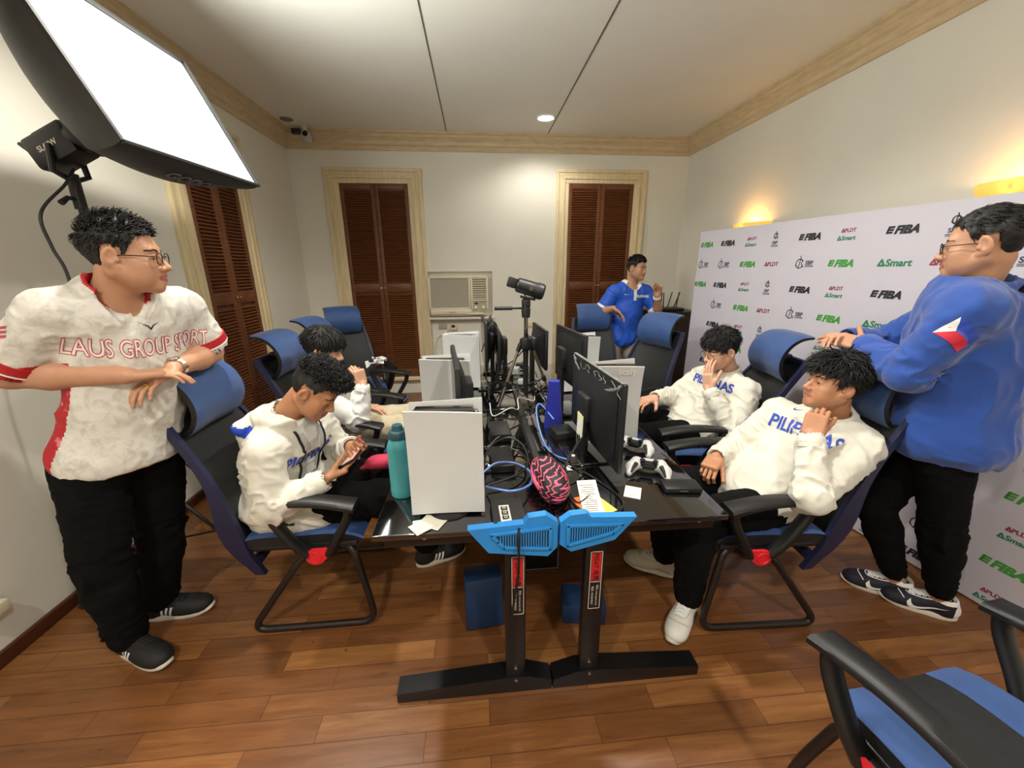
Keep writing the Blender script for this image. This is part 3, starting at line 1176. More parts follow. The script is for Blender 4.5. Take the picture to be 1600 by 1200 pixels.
def quad_normals(V, F):
    n = np.cross(V[F[:, 2]] - V[F[:, 0]], V[F[:, 3]] - V[F[:, 1]])
    N = np.zeros_like(V)
    for k in range(4):
        np.add.at(N, F[:, k], n)
    return N / np.maximum(np.linalg.norm(N, axis=1, keepdims=True), 1e-12)


def relax(V, F, it=2, lam=0.5):
    """a little Laplacian smoothing of a quad mesh"""
    E = np.vstack([F[:, [0, 1]], F[:, [1, 2]], F[:, [2, 3]], F[:, [3, 0]]])
    for _ in range(it):
        S = np.zeros_like(V)
        c = np.zeros(len(V))
        np.add.at(S, E[:, 0], V[E[:, 1]])
        np.add.at(S, E[:, 1], V[E[:, 0]])
        np.add.at(c, E[:, 0], 1)
        np.add.at(c, E[:, 1], 1)
        V = V + lam * (S / np.maximum(c, 1)[:, None] - V)
    return V
# ---------------------------------------------------------------- the two rows of desks
TZ = 0.75
Y0, Y1, Y2 = 1.125, 2.29, 3.45


def desk(side, y0, y1, label, near):
    """side -1: left row (people sit at -x), +1: right row"""
    cx = 0.25
    L_ = y1 - y0
    root = empty('gaming_desk', (cx, y0, 0), 0, label, 'desk', None)
    s = side
    xi, xo = 0.004 * s, 0.624 * s
    xm = (xi + xo) / 2
    MB().box((xm, L_ / 2, TZ - 0.011), (abs(xo - xi), L_ - 0.006, 0.022), bev=0.004).build('desktop', 'black_gloss', root)
    m = MB()
    for x in (0.12 * s, 0.5 * s):
        m.box((x, L_ / 2, TZ - 0.045), (0.04, L_ - 0.12, 0.045), bev=0.004)
    for y in (0.06, L_ - 0.06):
        m.box((xm, y, TZ - 0.05), (abs(xo - xi) - 0.06, 0.05, 0.05), bev=0.004)
    m.build('under_frame', 'black_metal', root)
    px = -0.143 if s < 0 else 0.148
    for k, y in enumerate((0.0, L_ - 0.16)):
        m = MB().box((px, y + 0.03, 0.36), (0.076, 0.04, 0.68), bev=0.005)
        # sled foot, tapering to both ends
        a, b = (-0.60, -0.004) if s < 0 else (0.004, 0.60)
        prof = [(a, 0.0), (b, 0.0), (b, 0.045), (px + 0.05, 0.075), (px - 0.05, 0.075), (a, 0.045)]
        m.prism(prof, (0, y + 0.065, 0), (1, 0, 0), (0, 0, 1), 0.07)
        lg = m.build('leg', 'black_metal', root, angle=30)
        if k == 0:
            for z in (0.06, 0.105):
                MB().lathe([(0.007, 0), (0.007, 0.003), (0.003, 0.005), (0, 0.005)], (px, y - 0.004 if z < 0.08 else y + 0.01, z), 0, 10, R=np.array([[1, 0, 0], [0, 0, 1], [0, -1, 0]]).T).build('bolt', 'bolt', lg)
            if near:
                st = MB()
                o = np.array([px + (0.008 if s < 0 else 0.002), y + 0.0085, 0.5])
                R1, U1 = (1, 0, 0), (0, 0, 1)
                st.prism([(-0.024, -0.13), (0.024, -0.13), (0.024, 0.13), (-0.024, 0.13)], o, R1, U1, 0.001, 0)
                for (x0, x1, z0, z1, c) in ((-0.022, -0.020, -0.128, 0.128, 2), (0.020, 0.022, -0.128, 0.128, 2), (-0.022, 0.022, 0.126, 0.128, 2), (-0.022, 0.022, -0.128, -0.126, 2),
                                            (-0.018, 0.018, 0.0, 0.122, 1), (-0.018, 0.018, -0.006, -0.004, 2)):
                    st.prism([(x0, z0), (x1, z0), (x1, z1), (x0, z1)], o + np.array([0, -0.0013, 0]), R1, U1, 0.0005, c)
                st.text('PSEAT 电竞', o + np.array([0.0, -0.002, 0.061]), (0, 0, -1), (1, 0, 0), 0.024, 0, bold=0.01)
                st.text('网址: www.pseat.com', o + np.array([0.008, -0.002, -0.066]), (0, 0, -1), (1, 0, 0), 0.0105, 2)
                st.text('电话: 13515079027', o + np.array([-0.009, -0.002, -0.066]), (0, 0, -1), (1, 0, 0), 0.0105, 2)
                st.build('sticker', ['sticker_black', 'sticker_red', 'sticker_white'], lg, smooth=False)
    if near:
        # blue corner trim with a slotted vent, hung on the end of the desk
        if s < 0:
            pts = [(-0.304, 0.778), (-0.119, 0.789), (-0.103, 0.812), (-0.044, 0.818), (-0.004, 0.787), (-0.004, 0.691), (-0.036, 0.656), (-0.237, 0.684)]
            vent = [(-0.225, 0.757), (-0.03, 0.772), (-0.03, 0.69), (-0.185, 0.705), (-0.205, 0.73)]
            vx0, vx1 = -0.222, -0.036
        else:
            pts = [(0.004, 0.787), (0.038, 0.812), (0.092, 0.816), (0.108, 0.800), (0.266, 0.792), (0.195, 0.705), (0.045, 0.668), (0.004, 0.70)]
            vent = [(0.03, 0.775), (0.215, 0.768), (0.185, 0.738), (0.03, 0.698)]
            vx0, vx1 = 0.036, 0.205
        tr = MB()
        tr.prism(pts, (0, -0.004, 0), (1, 0, 0), (0, 0, 1), 0.028)
        # raised border round the slots
        n = len(vent)
        c_ = np.mean(np.array(vent), 0)
        for i in range(n):
            a, b = np.array(vent[i]), np.array(vent[(i + 1) % n])
            d = unit(b - a)
            ang = math.atan2(d[1], d[0])
            tr.box(((a[0] + b[0]) / 2, -0.035, (a[1] + b[1]) / 2), (np.linalg.norm(b - a) + 0.012, 0.012, 0.012), R=Matrix.Rotation(-ang, 3, 'Y'), bev=0.003)
        t_ = tr.build('corner_trim', 'blue_plastic', root, angle=25)
        vt = MB()
        vt.prism(vent, (0, -0.0325, 0), (1, 0, 0), (0, 0, 1), 0.001, 1)

        def span(x):
            zs = []
            for i in range(n):
                a, b = vent[i], vent[(i + 1) % n]
                if (a[0] - x) * (b[0] - x) < 0:
                    zs.append(a[1] + (b[1] - a[1]) * (x - a[0]) / (b[0] - a[0]))
            return (min(zs), max(zs)) if len(zs) >= 2 else None
        x = vx0
        while x < vx1:
            q = span(x)
            if q and q[1] - q[0] > 0.006:
                vt.box((x, -0.036, (q[0] + q[1]) / 2), (0.0042, 0.006, q[1] - q[0]), 0)
            x += 0.0085
        vt.build('vent', ['blue_plastic', 'dark_gap'], t_, smooth=False)
    MB().lathe([(0.008, 0), (0.008, 0.004), (0.004, 0.007), (0, 0.007)], (-0.455 * 1 if s < 0 else 0.535, 0.035, TZ - 0.04), 0, 12,
               R=np.array([[1, 0, 0], [0, 0, 1], [0, -1, 0]]).T).build('bolt', 'bolt', root)
    return root


desk(-1, Y0, Y1, 'near left black gaming desk carrying the teal bottle and nearest white console', True)
desk(1, Y0, Y1, 'near right black gaming desk carrying the white controllers and the receipt', True)
desk(-1, Y1, Y2, 'far left black gaming desk beyond the tripod', False)
desk(1, Y1, Y2, 'far right black gaming desk beyond the tripod', False)

# ---------------------------------------------------------------- chairs (face +x in their own frame)
def hull(P):
    P = sorted(set((round(x, 5), round(y, 5)) for x, y in P))

    def half(Q):
        h = []
        for p in Q:
            while len(h) > 1 and (h[-1][0] - h[-2][0]) * (p[1] - h[-2][1]) - (h[-1][1] - h[-2][1]) * (p[0] - h[-2][0]) <= 0:
                h.pop()
            h.append(p)
        return h
    lo, hi = half(P), half(P[::-1])
    return lo[:-1] + hi[:-1]


RED_TEAR = hull([(-0.012 + 0.040 * math.cos(a), -0.006 + 0.038 * math.sin(a)) for a in np.linspace(0, 2 * PI, 25)[:-1]] +
                [(0.052 + 0.013 * math.cos(a), 0.020 + 0.012 * math.sin(a)) for a in np.linspace(0, 2 * PI, 13)[:-1]])


def back_x(z, rec):
    """x of the backrest surface at height z"""
    t = (z - 0.42) / 0.62
    return -0.215 - 0.13 * t * rec - 0.05 * math.sin(PI * max(0, min(1, t))) * -1 - 0.02


def make_chair(name, label, cat, group=None, rec=1.0):
    root = empty(name, (0, 0, 0), 0, label, cat, group)
    # seat
    m = MB()
    nu, nv = 13, 13
    G = np.zeros((nu, nv, 3))
    for i in range(nu):
        for j in range(nv):
            u, v = i / (nu - 1) * 2 - 1, j / (nv - 1) * 2 - 1
            x = 0.235 * u + 0.015
            y = 0.235 * v * (1 - 0.06 * max(0, u))
            z = 0.475 - 0.03 * max(0, u) ** 3 - 0.012 * (1 - v * v) - 0.010 * (u * u) ** 4 - 0.01 * (v * v) ** 4
            G[i, j] = (x, y, z)
    m.sheet(G, 0.055)
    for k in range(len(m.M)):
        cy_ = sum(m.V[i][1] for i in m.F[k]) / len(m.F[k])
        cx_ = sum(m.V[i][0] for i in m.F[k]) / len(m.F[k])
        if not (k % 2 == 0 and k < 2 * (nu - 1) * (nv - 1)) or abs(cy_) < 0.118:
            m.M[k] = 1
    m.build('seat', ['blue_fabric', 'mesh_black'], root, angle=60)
    MB().box((0.01, 0, 0.432), (0.46, 0.47, 0.03), bev=0.012).build('seat_pan', 'black_plastic', root)
    # backrest: mesh sheet inside a navy frame that runs down below the seat
    zs = np.linspace(0.42, 1.06, 14)
    G = np.zeros((14, 9, 3))
    for i, z in enumerate(zs):
        t = i / 13
        hw = 0.215 + 0.02 * math.sin(t * PI) - 0.035 * t * t
        for j in range(9):
            v = j / 8 * 2 - 1
            G[i, j] = (back_x(z, rec) - 0.035 * (1 - v * v), hw * v, z)
    bk_ = MB().sheet(G[:, ::-1], 0.010).build('backrest', 'mesh_black', root)
    m = MB()
    for sg in (-1, 1):
        V, F = [], []
        zz = np.linspace(0.30, 1.07, 16)
        for i, z in enumerate(zz):
            t = (z - 0.30) / 0.77
            hw = 0.225 + 0.02 * math.sin(t * PI) - 0.035 * t * t
            xf = back_x(z, rec) + 0.02
            dep = 0.035 + 0.055 * math.exp(-((z - 0.52) / 0.17) ** 2)
            for dx, dy in ((0, -0.012), (0, 0.012), (-dep, 0.009), (-dep, -0.009)):
                V.append((xf + dx, sg * hw + dy, z))
        for i in range(15):
            for k in range(4):
                k2 = (k + 1) % 4
                F.append((i * 4 + k, i * 4 + k2, i * 4 + 4 + k2, i * 4 + 4 + k))
        F += [(3, 2, 1, 0), (60, 61, 62, 63)]
        m.add(V, F)
    for z, hh in ((0.345, 0.05), (1.055, 0.035)):
        m.box((back_x(z, rec) - 0.012, 0, z), (0.03, 0.42 if z < 0.5 else 0.36, hh), bev=0.008)
    m.build('back_frame', 'navy_plastic', root)
    # headrest: a padded sheet that bulges forward and curls back at its top
    hx = back_x(1.05, rec)
    prof = spline([(0.005, 0.93), (0.07, 0.958), (0.11, 1.02), (0.114, 1.085), (0.085, 1.15), (0.03, 1.192), (-0.035, 1.203)], 4)
    nv = 13
    G = np.zeros((len(prof), nv, 3))
    TH = np.zeros((len(prof), nv))
    for i, (dx, z) in enumerate(prof):
        t = i / (len(prof) - 1)
        for j in range(nv):
            v = j / (nv - 1) * 2 - 1
            G[i, j] = (hx + dx + 0.02 * v * v * (1 - t), 0.165 * v * (1 + 0.05 * math.sin(t * PI)), z + 0.004 * (1 - v * v))
            TH[i, j] = (0.036 * math.sin(PI * (0.08 + 0.86 * t)) ** 0.5) * (1 - 0.55 * abs(v) ** 5) + 0.004
    MB().sheet(G[:, ::-1], TH, 0, 1).build('headrest', ['blue_fabric', 'black_plastic'], root, angle=70)
    MB().box((hx + 0.04, 0, 1.06), (0.11, 0.09, 0.05), bev=0.01).build('headrest_bracket', 'black_plastic', root)
    for sg in (-1, 1):
        # armrest pad, gently arched, on two struts that meet at the seat side
        n = 12
        V, F = [], []
        for i in range(n):
            t = i / (n - 1)
            x = -0.10 + 0.375 * t
            z = 0.672 + 0.026 * math.sin(PI * (0.15 + 0.8 * t)) - 0.014 * t
            hw = 0.026 + 0.018 * t
            yc = sg * (0.288 - 0.006 * math.sin(PI * t))
            for dy, dz in ((-hw, -0.012), (hw, -0.012), (hw + 0.001, 0.004), (hw * 0.8, 0.013), (-hw * 0.8, 0.013), (-hw - 0.001, 0.004)):
                V.append((x, yc + dy, z + dz))
        for i in range(n - 1):
            for k in range(6):
                k2 = (k + 1) % 6
                F.append((i * 6 + k, i * 6 + 6 + k, i * 6 + 6 + k2, i * 6 + k2))
        F += [tuple(range(6)), tuple((n - 1) * 6 + k for k in reversed(range(6)))]
        ar = MB().add(V, F).build('armrest', 'black_plastic', root, angle=50)
        m = MB()
        for x0, x1 in ((-0.085, 0.04), (0.245, 0.13)):
            pts = spline([(x0, sg * 0.284, 0.668), (x0 * 0.8 + x1 * 0.2 + (0.0 if x0 < 0 else 0.01), sg * 0.286, 0.60), (x0 * 0.35 + x1 * 0.65, sg * 0.279, 0.49), (x1, sg * 0.262, 0.42)], 6)
            m.tube(pts, 0.019, seg=10, flat=1.6)
        m.box((0.085, sg * 0.25, 0.415), (0.13, 0.03, 0.05), bev=0.01)
        m.build('strut', 'black_plastic', ar, angle=50)
        # red teardrop paddle below the seat edge
        m = MB().prism(RED_TEAR, (0.085, sg * 0.268, 0.415), (1, 0, 0) if sg < 0 else (1, 0, 0), (0, 0, 1), 0.012 if sg < 0 else -0.012)
        ringp = [(0.073 + 0.026 * math.cos(a), sg * 0.2815, 0.409 + 0.026 * math.sin(a)) for a in np.linspace(0, 2 * PI, 20)[:-1]]
        m.tube(ringp, 0.003, seg=6, closed=True)
        m.build('adjuster_paddle', 'red_plastic', root, angle=30)
        # sled base: one bent tube each side
        pts = [(0.16, sg * 0.20, 0.425), (0.215, sg * 0.225, 0.40), (0.262, sg * 0.252, 0.19), (0.285, sg * 0.255, 0.016), (-0.268, sg * 0.255, 0.016), (-0.02, sg * 0.235, 0.36), (0.06, sg * 0.22, 0.41)]
        MB().tube(round_path(pts, 0.075, 7), 0.0155, seg=12).build('sled_leg', 'tube_metal', root)
    m = MB()
    for x in (-0.02, 0.15):
        m.tube([(x, -0.235, 0.405), (x, 0.235, 0.405)], 0.012, seg=8)
    m.build('cross_bar', 'tube_metal', root)
    return root


CHAIRS = [
    # x, y, heading, recline, label
    (-0.80, 1.745, 0, 1.8, 'blue and black office chair holding the boy looking at his phone'),
    (1.26, 1.555, 178, 2.3, 'blue and black office chair the man in the blue hoodie leans on'),
    (-0.86, 2.60, -4, 1.8, 'blue and black office chair of the boy with a raised hand, behind the phone boy'),
    (-0.95, 3.32, -8, 1.8, 'blue and black office chair mostly hidden behind black hair by the left shutters'),
    (1.36, 2.28, 172, 2.3, 'blue and black office chair of the boy with his hand on his mouth'),
    (-1.22, 3.90, -62, 1.8, 'empty blue and black office chair in front of back shutters with packet on armrest'),
    (1.22, 3.74, -92, 1.8, 'empty blue and black office chair the man in the blue polo rests on'),
    (1.19, 3.06, 206, 1.8, 'empty blue and black office chair right of the man in the blue polo'),
    (1.19, 0.475, 95, 1.8, 'empty office chair with blue seat cut off by the lower right corner'),
]
_protos = {}
chair_objs = []
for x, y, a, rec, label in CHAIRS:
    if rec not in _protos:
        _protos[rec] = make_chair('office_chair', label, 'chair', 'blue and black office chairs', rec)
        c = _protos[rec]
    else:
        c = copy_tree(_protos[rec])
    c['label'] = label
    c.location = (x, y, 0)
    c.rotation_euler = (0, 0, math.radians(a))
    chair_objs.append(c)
# ---------------------------------------------------------------- consoles


def make_console(name, label, cat, group):
    """white upright game console: two curved side plates round a black core; broad side along x"""
    root = empty(name, (0, 0, 0), 0, label, cat, group)
    W2, H0, H1 = 0.128, 0.014, 0.405

    def plate(sg):
        nu, nv = 15, 11
        G = np.zeros((nu, nv, 3))
        for i in range(nu):
            t = i / (nu - 1)
            for j in range(nv):
                v = j / (nv - 1) * 2 - 1
                z = H0 + (H1 - H0 - (0.0 if sg < 0 else -0.006)) * t - (0.012 * (v + 1) / 2 if sg < 0 else 0.012 * (1 - v) / 2) * t
                y = sg * (0.034 + 0.016 * (2 * t - 1) ** 2 * (1 if t > 0.5 else 0.5) + 0.004 * v * v)
                G[i, j] = (W2 * v, y, z)
        g = G if sg < 0 else G[:, ::-1]
        return MB().sheet(g, 0.006).build('side_plate', 'white_plastic', root, angle=40)
    plate(-1)
    plate(1)
    m = MB().box((0, 0, 0.205), (0.236, 0.06, 0.36), bev=0.012)
    m.box((0, 0, 0.392), (0.20, 0.05, 0.012), bev=0.004)
    m.build('core', 'black_gloss', root)
    MB().lathe([(0.075, 0), (0.075, 0.006), (0.06, 0.011), (0.0, 0.012)], (0, 0, 0), 0, 28).build('stand', 'black_plastic', root)
    return root


con = make_console('game_console', 'white game console nearest the camera standing over the paper cards', 'game console', 'white game consoles')
CONS = [((-0.122, 1.262), -1, None), ((-0.175, 2.02), -2, 'white game console on left desks, second from the camera'), ((-0.118, 2.78), -2, 'white game console on left desks, farthest from the camera'),
        ((0.655, 1.79), 4, 'white game console with faint grey lettering behind the nearest right monitor'), ((0.70, 2.62), 4, 'white game console on right desks near the blue polo man')]
for i, ((x, y), a, lb) in enumerate(CONS):
    c = con if i == 0 else copy_tree(con)
    if lb:
        c['label'] = lb
    c.location = (x, y, TZ)
    c.rotation_euler = (0, 0, math.radians(a))
    if i == 3:
        MB().text('licaty', (0.045, -0.0535, 0.372), (1, 0, 0), (0, 0, 1), 0.045, bold=0.02).build('lettering', 'sticker_white', c, smooth=False)

# ---------------------------------------------------------------- monitors (screen faces +x, width along y)


def make_monitor(name, label, cat, group, w=0.60, h=0.36, bottom=0.075, dusty=True):
    root = empty(name, (0, 0, 0), 0, label, cat, group)
    zc = bottom + h / 2
    m = MB().box((0.0, 0, zc), (0.020, w, h), bev=0.005)
    # bulging rear shell
    nu, nv = 9, 13
    G = np.zeros((nu, nv, 3))
    for i in range(nu):
        for j in range(nv):
            u, v = i / (nu - 1) * 2 - 1, j / (nv - 1) * 2 - 1
            G[i, j] = (-0.012 - 0.034 * (1 - u * u) ** 0.8 * (1 - v ** 4), 0.44 * w * v, zc + 0.40 * h * u)
    m.sheet(G, 0.004)
    m.build('shell', 'black_plastic', root)
    MB().box((0.0108, 0, zc + 0.004), (0.002, w - 0.018, h - 0.03)).build('screen', 'screen_off', root)
    if dusty:
        MB().box((-0.004, 0, zc + h / 2 + 0.0012), (0.016, w - 0.02, 0.0015)).build('dust_film', 'grey_dust', root)
        m = MB()
        c1 = [(-0.0125 - 0.012 * math.sin(PI * t), w * (t - 0.5) * 0.94, zc + h / 2 - 0.008 - 0.075 * math.sin(PI * t) ** 0.7) for t in np.linspace(0, 1, 24)]
        m.tube(c1, 0.006, seg=6, flat=0.6)
        m.build('rear_rim', 'grey_dust', root)
    m = MB().box((-0.055, 0, (zc + 0.02) / 2 + 0.004), (0.028, 0.07, zc + 0.02), bev=0.006)
    m.box((-0.05, 0, zc), (0.04, 0.12, 0.12), bev=0.01)
    m.build('neck', 'black_plastic', root)
    m = MB().box((-0.04, 0, 0.007), (0.20, 0.25, 0.014), bev=0.006)
    m.build('base', 'black_gloss', root)
    return root


MON = [  # x, y, heading, kind, label
    (0.525, 1.655, 4.5, 0, 'nearest large black monitor on the right desks, with scratched film along its top'),
    (0.545, 2.25, 7.3, 2, 'black monitor behind the nearest right monitor, facing right'),
    (0.44, 2.745, 3, 1, 'small black monitor farthest on the right desks beside the tripod'),
    (-0.100, 1.615, 185.5, 2, 'slim black monitor just behind the nearest white console, seen edge on'),
    (0.045, 2.80, 182, 2, 'tall black monitor beside the farthest white console on left desks'),
    (0.135, 2.76, 181, 1, 'black monitor seen edge on just left of the tripod'),
    (0.10, 3.27, 176, 1, 'small black monitor on the far end of the left desks'),
]
DIM = [(0.60, 0.375, 0.05), (0.45, 0.27, 0.18), (0.48, 0.33, 0.17)]
mon_proto = {}
MONS = []
for x, y, a, k, lb in MON:
    if k not in mon_proto:
        o = mon_proto[k] = make_monitor('monitor', lb, 'monitor', 'black monitors on the desks', *DIM[k], dusty=(k == 0))
    else:
        o = copy_tree(mon_proto[k])
    o['label'] = lb
    o.location = (x, y, TZ)
    o.rotation_euler = (0, 0, math.radians(a))
    MONS.append(o)
# tangled marks of film over the near monitor's back
m = MB()
rr = random.Random(3)
for k in range(9):
    y = -0.26 + 0.06 * k + rr.uniform(-0.02, 0.02)
    pts = spline([(-0.0165, y + rr.uniform(-0.03, 0.03), 0.415 - 0.012 * q) for q in range(5)], 4)
    m.tube(pts, 0.0011, seg=4)
m.build('film_scratches', 'clear_film', MONS[0], smooth=False)
o = MB().box((-0.0735, -0.02, 0.155), (0.003, 0.07, 0.11), 0, R=Matrix.Rotation(0.06, 3, 'X')).box((-0.0738, -0.02, 0.20), (0.003, 0.07, 0.012), 1)
o.build('label_sticker', ['paper', 'paper_yellow'], MONS[0], smooth=False)

# ---------------------------------------------------------------- tripod with camcorder
tp = empty('tripod', (0.292, 2.36, TZ), 0, 'bronze and black tripod standing on the desks between the monitors', 'tripod')
feet = [(-0.176, -0.04), (0.188, 0.115), (0.03, 0.21)]
hub_z = 0.40
m = MB().tube([(0, 0, 0.10), (0, 0, 0.62)], 0.0125, seg=12)
m.build('centre_column', 'pod_silver', tp)
MB().lathe([(0.0, 0.08), (0.016, 0.08), (0.018, 0.11), (0.016, 0.30), (0.018, 0.36), (0.036, 0.37), (0.042, 0.40), (0.036, 0.43), (0.018, 0.44), (0.0, 0.44)], (0, 0, 0), 0, 18).build('hub', 'black_plastic', tp)
for fx, fy in feet:
    d = unit((fx, fy, 0))
    top = np.array([0, 0, hub_z]) + d * 0.035
    ft = np.array([fx, fy, 0.012])
    side = np.cross(d, [0, 0, 1.0]) * 0.008
    lg = MB()
    lg.tube([top, top + (ft - top) * 0.62], 0.0095, seg=8)
    lg.tube([top + (ft - top) * 0.6, ft], 0.007, seg=8)
    leg = lg.build('leg', 'pod_silver', tp)
    MB().tube([top + (ft - top) * 0.60, top + (ft - top) * 0.68], 0.0145, seg=8).build('leg_lock', 'black_plastic', leg)
    MB().tube([top, top + (ft - top) * 0.12], 0.014, seg=8).build('leg_hinge', 'black_plastic', leg)
    MB().lathe([(0.0, 0.0), (0.014, 0.0), (0.014, 0.014), (0.008, 0.02), (0.0, 0.02)], ft - np.array([0, 0, 0.012]), 0, 12).build('rubber_foot', 'black_plastic', leg)
    MB().tube([(0, 0, 0.13), top + (ft - top) * 0.64], 0.005, seg=6).build('brace', 'black_plastic', tp)
m = MB().lathe([(0.0, 0.56), (0.024, 0.56), (0.028, 0.60), (0.022, 0.64), (0.0, 0.64)], (0, 0, 0), 0, 16)
m.box((0.0, 0, 0.645), (0.05, 0.05, 0.05), bev=0.01)
m.box((0.01, 0, 0.675), (0.09, 0.055, 0.014), bev=0.004, R=Matrix.Rotation(0.2, 3, 'Y'))
m.build('pan_head', 'black_plastic', tp)
MB().tube(spline([(-0.02, 0, 0.615), (-0.07, -0.01, 0.617), (-0.10, -0.015, 0.617), (-0.19, -0.02, 0.618)], 5), [0.006] * 8 + [0.011] * 7 + [0.012], seg=10).build('pan_handle', 'black_plastic', tp)
cv = empty('camcorder', (0.302, 2.36, TZ + 0.735), 0, 'black camcorder mounted on top of the tripod', 'camcorder')
Rc = Matrix.Rotation(math.radians(-4), 3, 'Z') @ Matrix.Rotation(math.radians(17), 3, 'Y')
Rc_ = np.array(Rc)
ax_ = np.array([[0, 0, 1], [0, 1, 0], [-1, 0, 0]], float)
m = MB().lathe([(0.0, -0.07), (0.032, -0.07), (0.042, -0.06), (0.044, 0.0), (0.045, 0.05), (0.048, 0.055), (0.048, 0.09), (0.043, 0.094), (0.040, 0.10), (0.036, 0.101), (0.034, 0.09), (0.0, 0.088)], (0, 0, 0), 0, 24, R=Rc_ @ ax_)
m.box(Rc @ Vector((-0.01, 0.0, -0.012)), (0.12, 0.075, 0.06), bev=0.012, R=Rc)
m.build('body', 'black_plastic', cv)
MB().lathe([(0.034, 0.0), (0.0, 0.004)], tuple(Rc @ Vector((0.09, 0, 0))), 0, 20, R=Rc_ @ ax_).build('lens', 'screen_off', cv)
MB().box(Rc @ Vector((-0.098, -0.012, 0.002)), (0.055, 0.05, 0.058), bev=0.006, R=Rc).build('battery', 'black_plastic', cv)
MB().lathe([(0.013, 0), (0.013, 0.004), (0.0, 0.005)], tuple(Rc @ Vector((0.02, -0.043, 0.0))), 0, 16, R=np.array([[1, 0, 0], [0, 0, -1], [0, 1, 0]])).build('badge', 'black_gloss', cv)

# ---------------------------------------------------------------- softbox on its stand
sb = empty('softbox_light', (-1.70, 1.95, 0), 0, 'large black softbox lamp with glowing white front on a tall stand', 'studio light')
base = np.array([-1.70, 1.95, 0.0])
A_, B_, D_ = np.array([-1.17, 1.60, 2.015]), np.array([-1.15, 2.43, 2.03]), np.array([-1.425, 1.60, 2.565])
C_ = B_ + (D_ - A_)
cen = (A_ + B_ + C_ + D_) / 4
nrm = unit(np.cross(B_ - A_, D_ - A_))
if nrm[0] < 0:
    nrm = -nrm
apex = cen - nrm * 0.35


def patch(p00, p10, p01, p11, n, bulge, vec):
    G = np.zeros((n, n, 3))
    for i in range(n):
        for j in range(n):
            u, v = i / (n - 1), j / (n - 1)
            G[i, j] = (1 - u) * (1 - v) * p00 + u * (1 - v) * p10 + (1 - u) * v * p01 + u * v * p11 + vec * bulge * 16 * u * (1 - u) * v * (1 - v)
    return G


# front cloth set back in a shallow hood
m = MB()
G = patch(A_, B_, D_, C_, 11, 0.0, nrm)
G = cen + (G - cen) * 0.985 - base
if np.dot(np.cross(G[1, 0] - G[0, 0], G[0, 1] - G[0, 0]), nrm) < 0:
    G = G[:, ::-1]
m.sheet(G - nrm * 0.012, 0.004)
m.build('diffuser', 'diffuser', sb)
m = MB()
ring = [A_, B_, C_, D_]
rb = [apex + unit(p - cen) * 0.09 for p in ring]
oc = [unit(p - cen) for p in ring]


def panel_pt(i, u, v):
    j = (i + 1) % 4
    mid = (ring[i] + ring[j]) / 2 - cen
    outw = unit(mid - nrm * np.dot(mid, nrm))
    p = (1 - v) * ((1 - u) * ring[i] + u * ring[j]) + v * ((1 - u) * rb[i] + u * rb[j])
    return p + ((1 - u) * oc[i] + u * oc[j]) * 0.085 * math.sin(PI * v ** 0.8) + outw * (0.05 * math.sin(PI * v) * math.sin(PI * u))


for i in range(4):
    n = 13
    G = np.zeros((n, n, 3))
    for a in range(n):
        for b in range(n):
            G[a, b] = panel_pt(i, a / (n - 1), b / (n - 1)) - base
    m.sheet(G, 0.004)
    m.tube([ring[i] - base, ring[(i + 1) % 4] - base], 0.009, seg=6)
hd_n = apex
m.build('cloth_box', 'softbox_skin', sb)
# maker's word on the lower panel
P2, F2 = text_mesh_cut('GODOX', 0.0, 0.03, 0.085, 0.02)
LV = []
for p in P2:
    u_, v_ = 0.52 + p[0] / 0.83, 0.24 - p[1] / 0.45
    q = panel_pt(0, u_, v_)
    du_, dv_ = panel_pt(0, u_ + 0.01, v_) - q, panel_pt(0, u_, v_ + 0.01) - q
    nn_ = unit(np.cross(du_, dv_))
    if nn_[2] > 0:
        nn_ = -nn_
    LV.append(q + nn_ * 0.004 - base)
m = MB().add(LV, F2)
m.build('lettering', 'grey_dust', sb, smooth=False)
ax = -nrm
side_ = unit(np.cross(ax, (0, 0, 1)))
up_ = np.cross(side_, ax)
Rl = np.array([side_, up_, ax]).T
MB().lathe([(0.0, -0.02), (0.085, -0.02), (0.085, 0.02), (0.06, 0.03), (0.058, 0.06), (0.0, 0.06)], apex - base, 0, 20, R=Rl).build('mount_ring', 'black_plastic', sb)
m = MB().box(apex + ax * 0.14 - base, (0.115, 0.125, 0.19), bev=0.015, R=Matrix([list(r) for r in Rl]))
m.box(apex + ax * 0.14 + up_ * 0.075 - base, (0.03, 0.03, 0.14), bev=0.01, R=Matrix([list(r) for r in Rl]))
lh = m.build('lamp_head', 'black_plastic', sb)
m = MB()
sg_ = 1 if side_[1] < 0 else -1
o_ = apex + ax * 0.14 + side_ * sg_ * 0.0585 - base
tr_ = -ax if sg_ > 0 else ax
m.text('SL60W', o_, nrm, up_ if np.dot(np.cross(nrm, up_), side_ * sg_) > 0 else -up_, 0.03, bold=0.02)
m.build('lettering', 'sticker_white', lh, smooth=False)
m = MB()
pt = apex + ax * 0.13 - base
m.tube([pt + side_ * 0.06, pt + side_ * 0.075 - np.array([0, 0, 0.10]), pt - np.array([0, 0, 0.13]), pt - side_ * 0.075 - np.array([0, 0, 0.10]), pt - side_ * 0.06], 0.012, seg=8)
m.tube([pt - np.array([0, 0, 0.10]), pt - np.array([0, 0, 0.24])], 0.022, seg=10)
m.tube([pt - np.array([0, 0, 0.2]), pt - np.array([0, 0.05, 0.2]), pt - np.array([0, 0.085, 0.225])], [0.008, 0.009, 0.012], seg=8)
m.tube([pt + ax * 0.07 + up_ * 0.02, pt + ax * 0.13 + up_ * 0.05, pt + ax * 0.15 + up_ * 0.085], [0.01, 0.013, 0.008], seg=8)
m.build('tilt_bracket', 'black_plastic', sb)
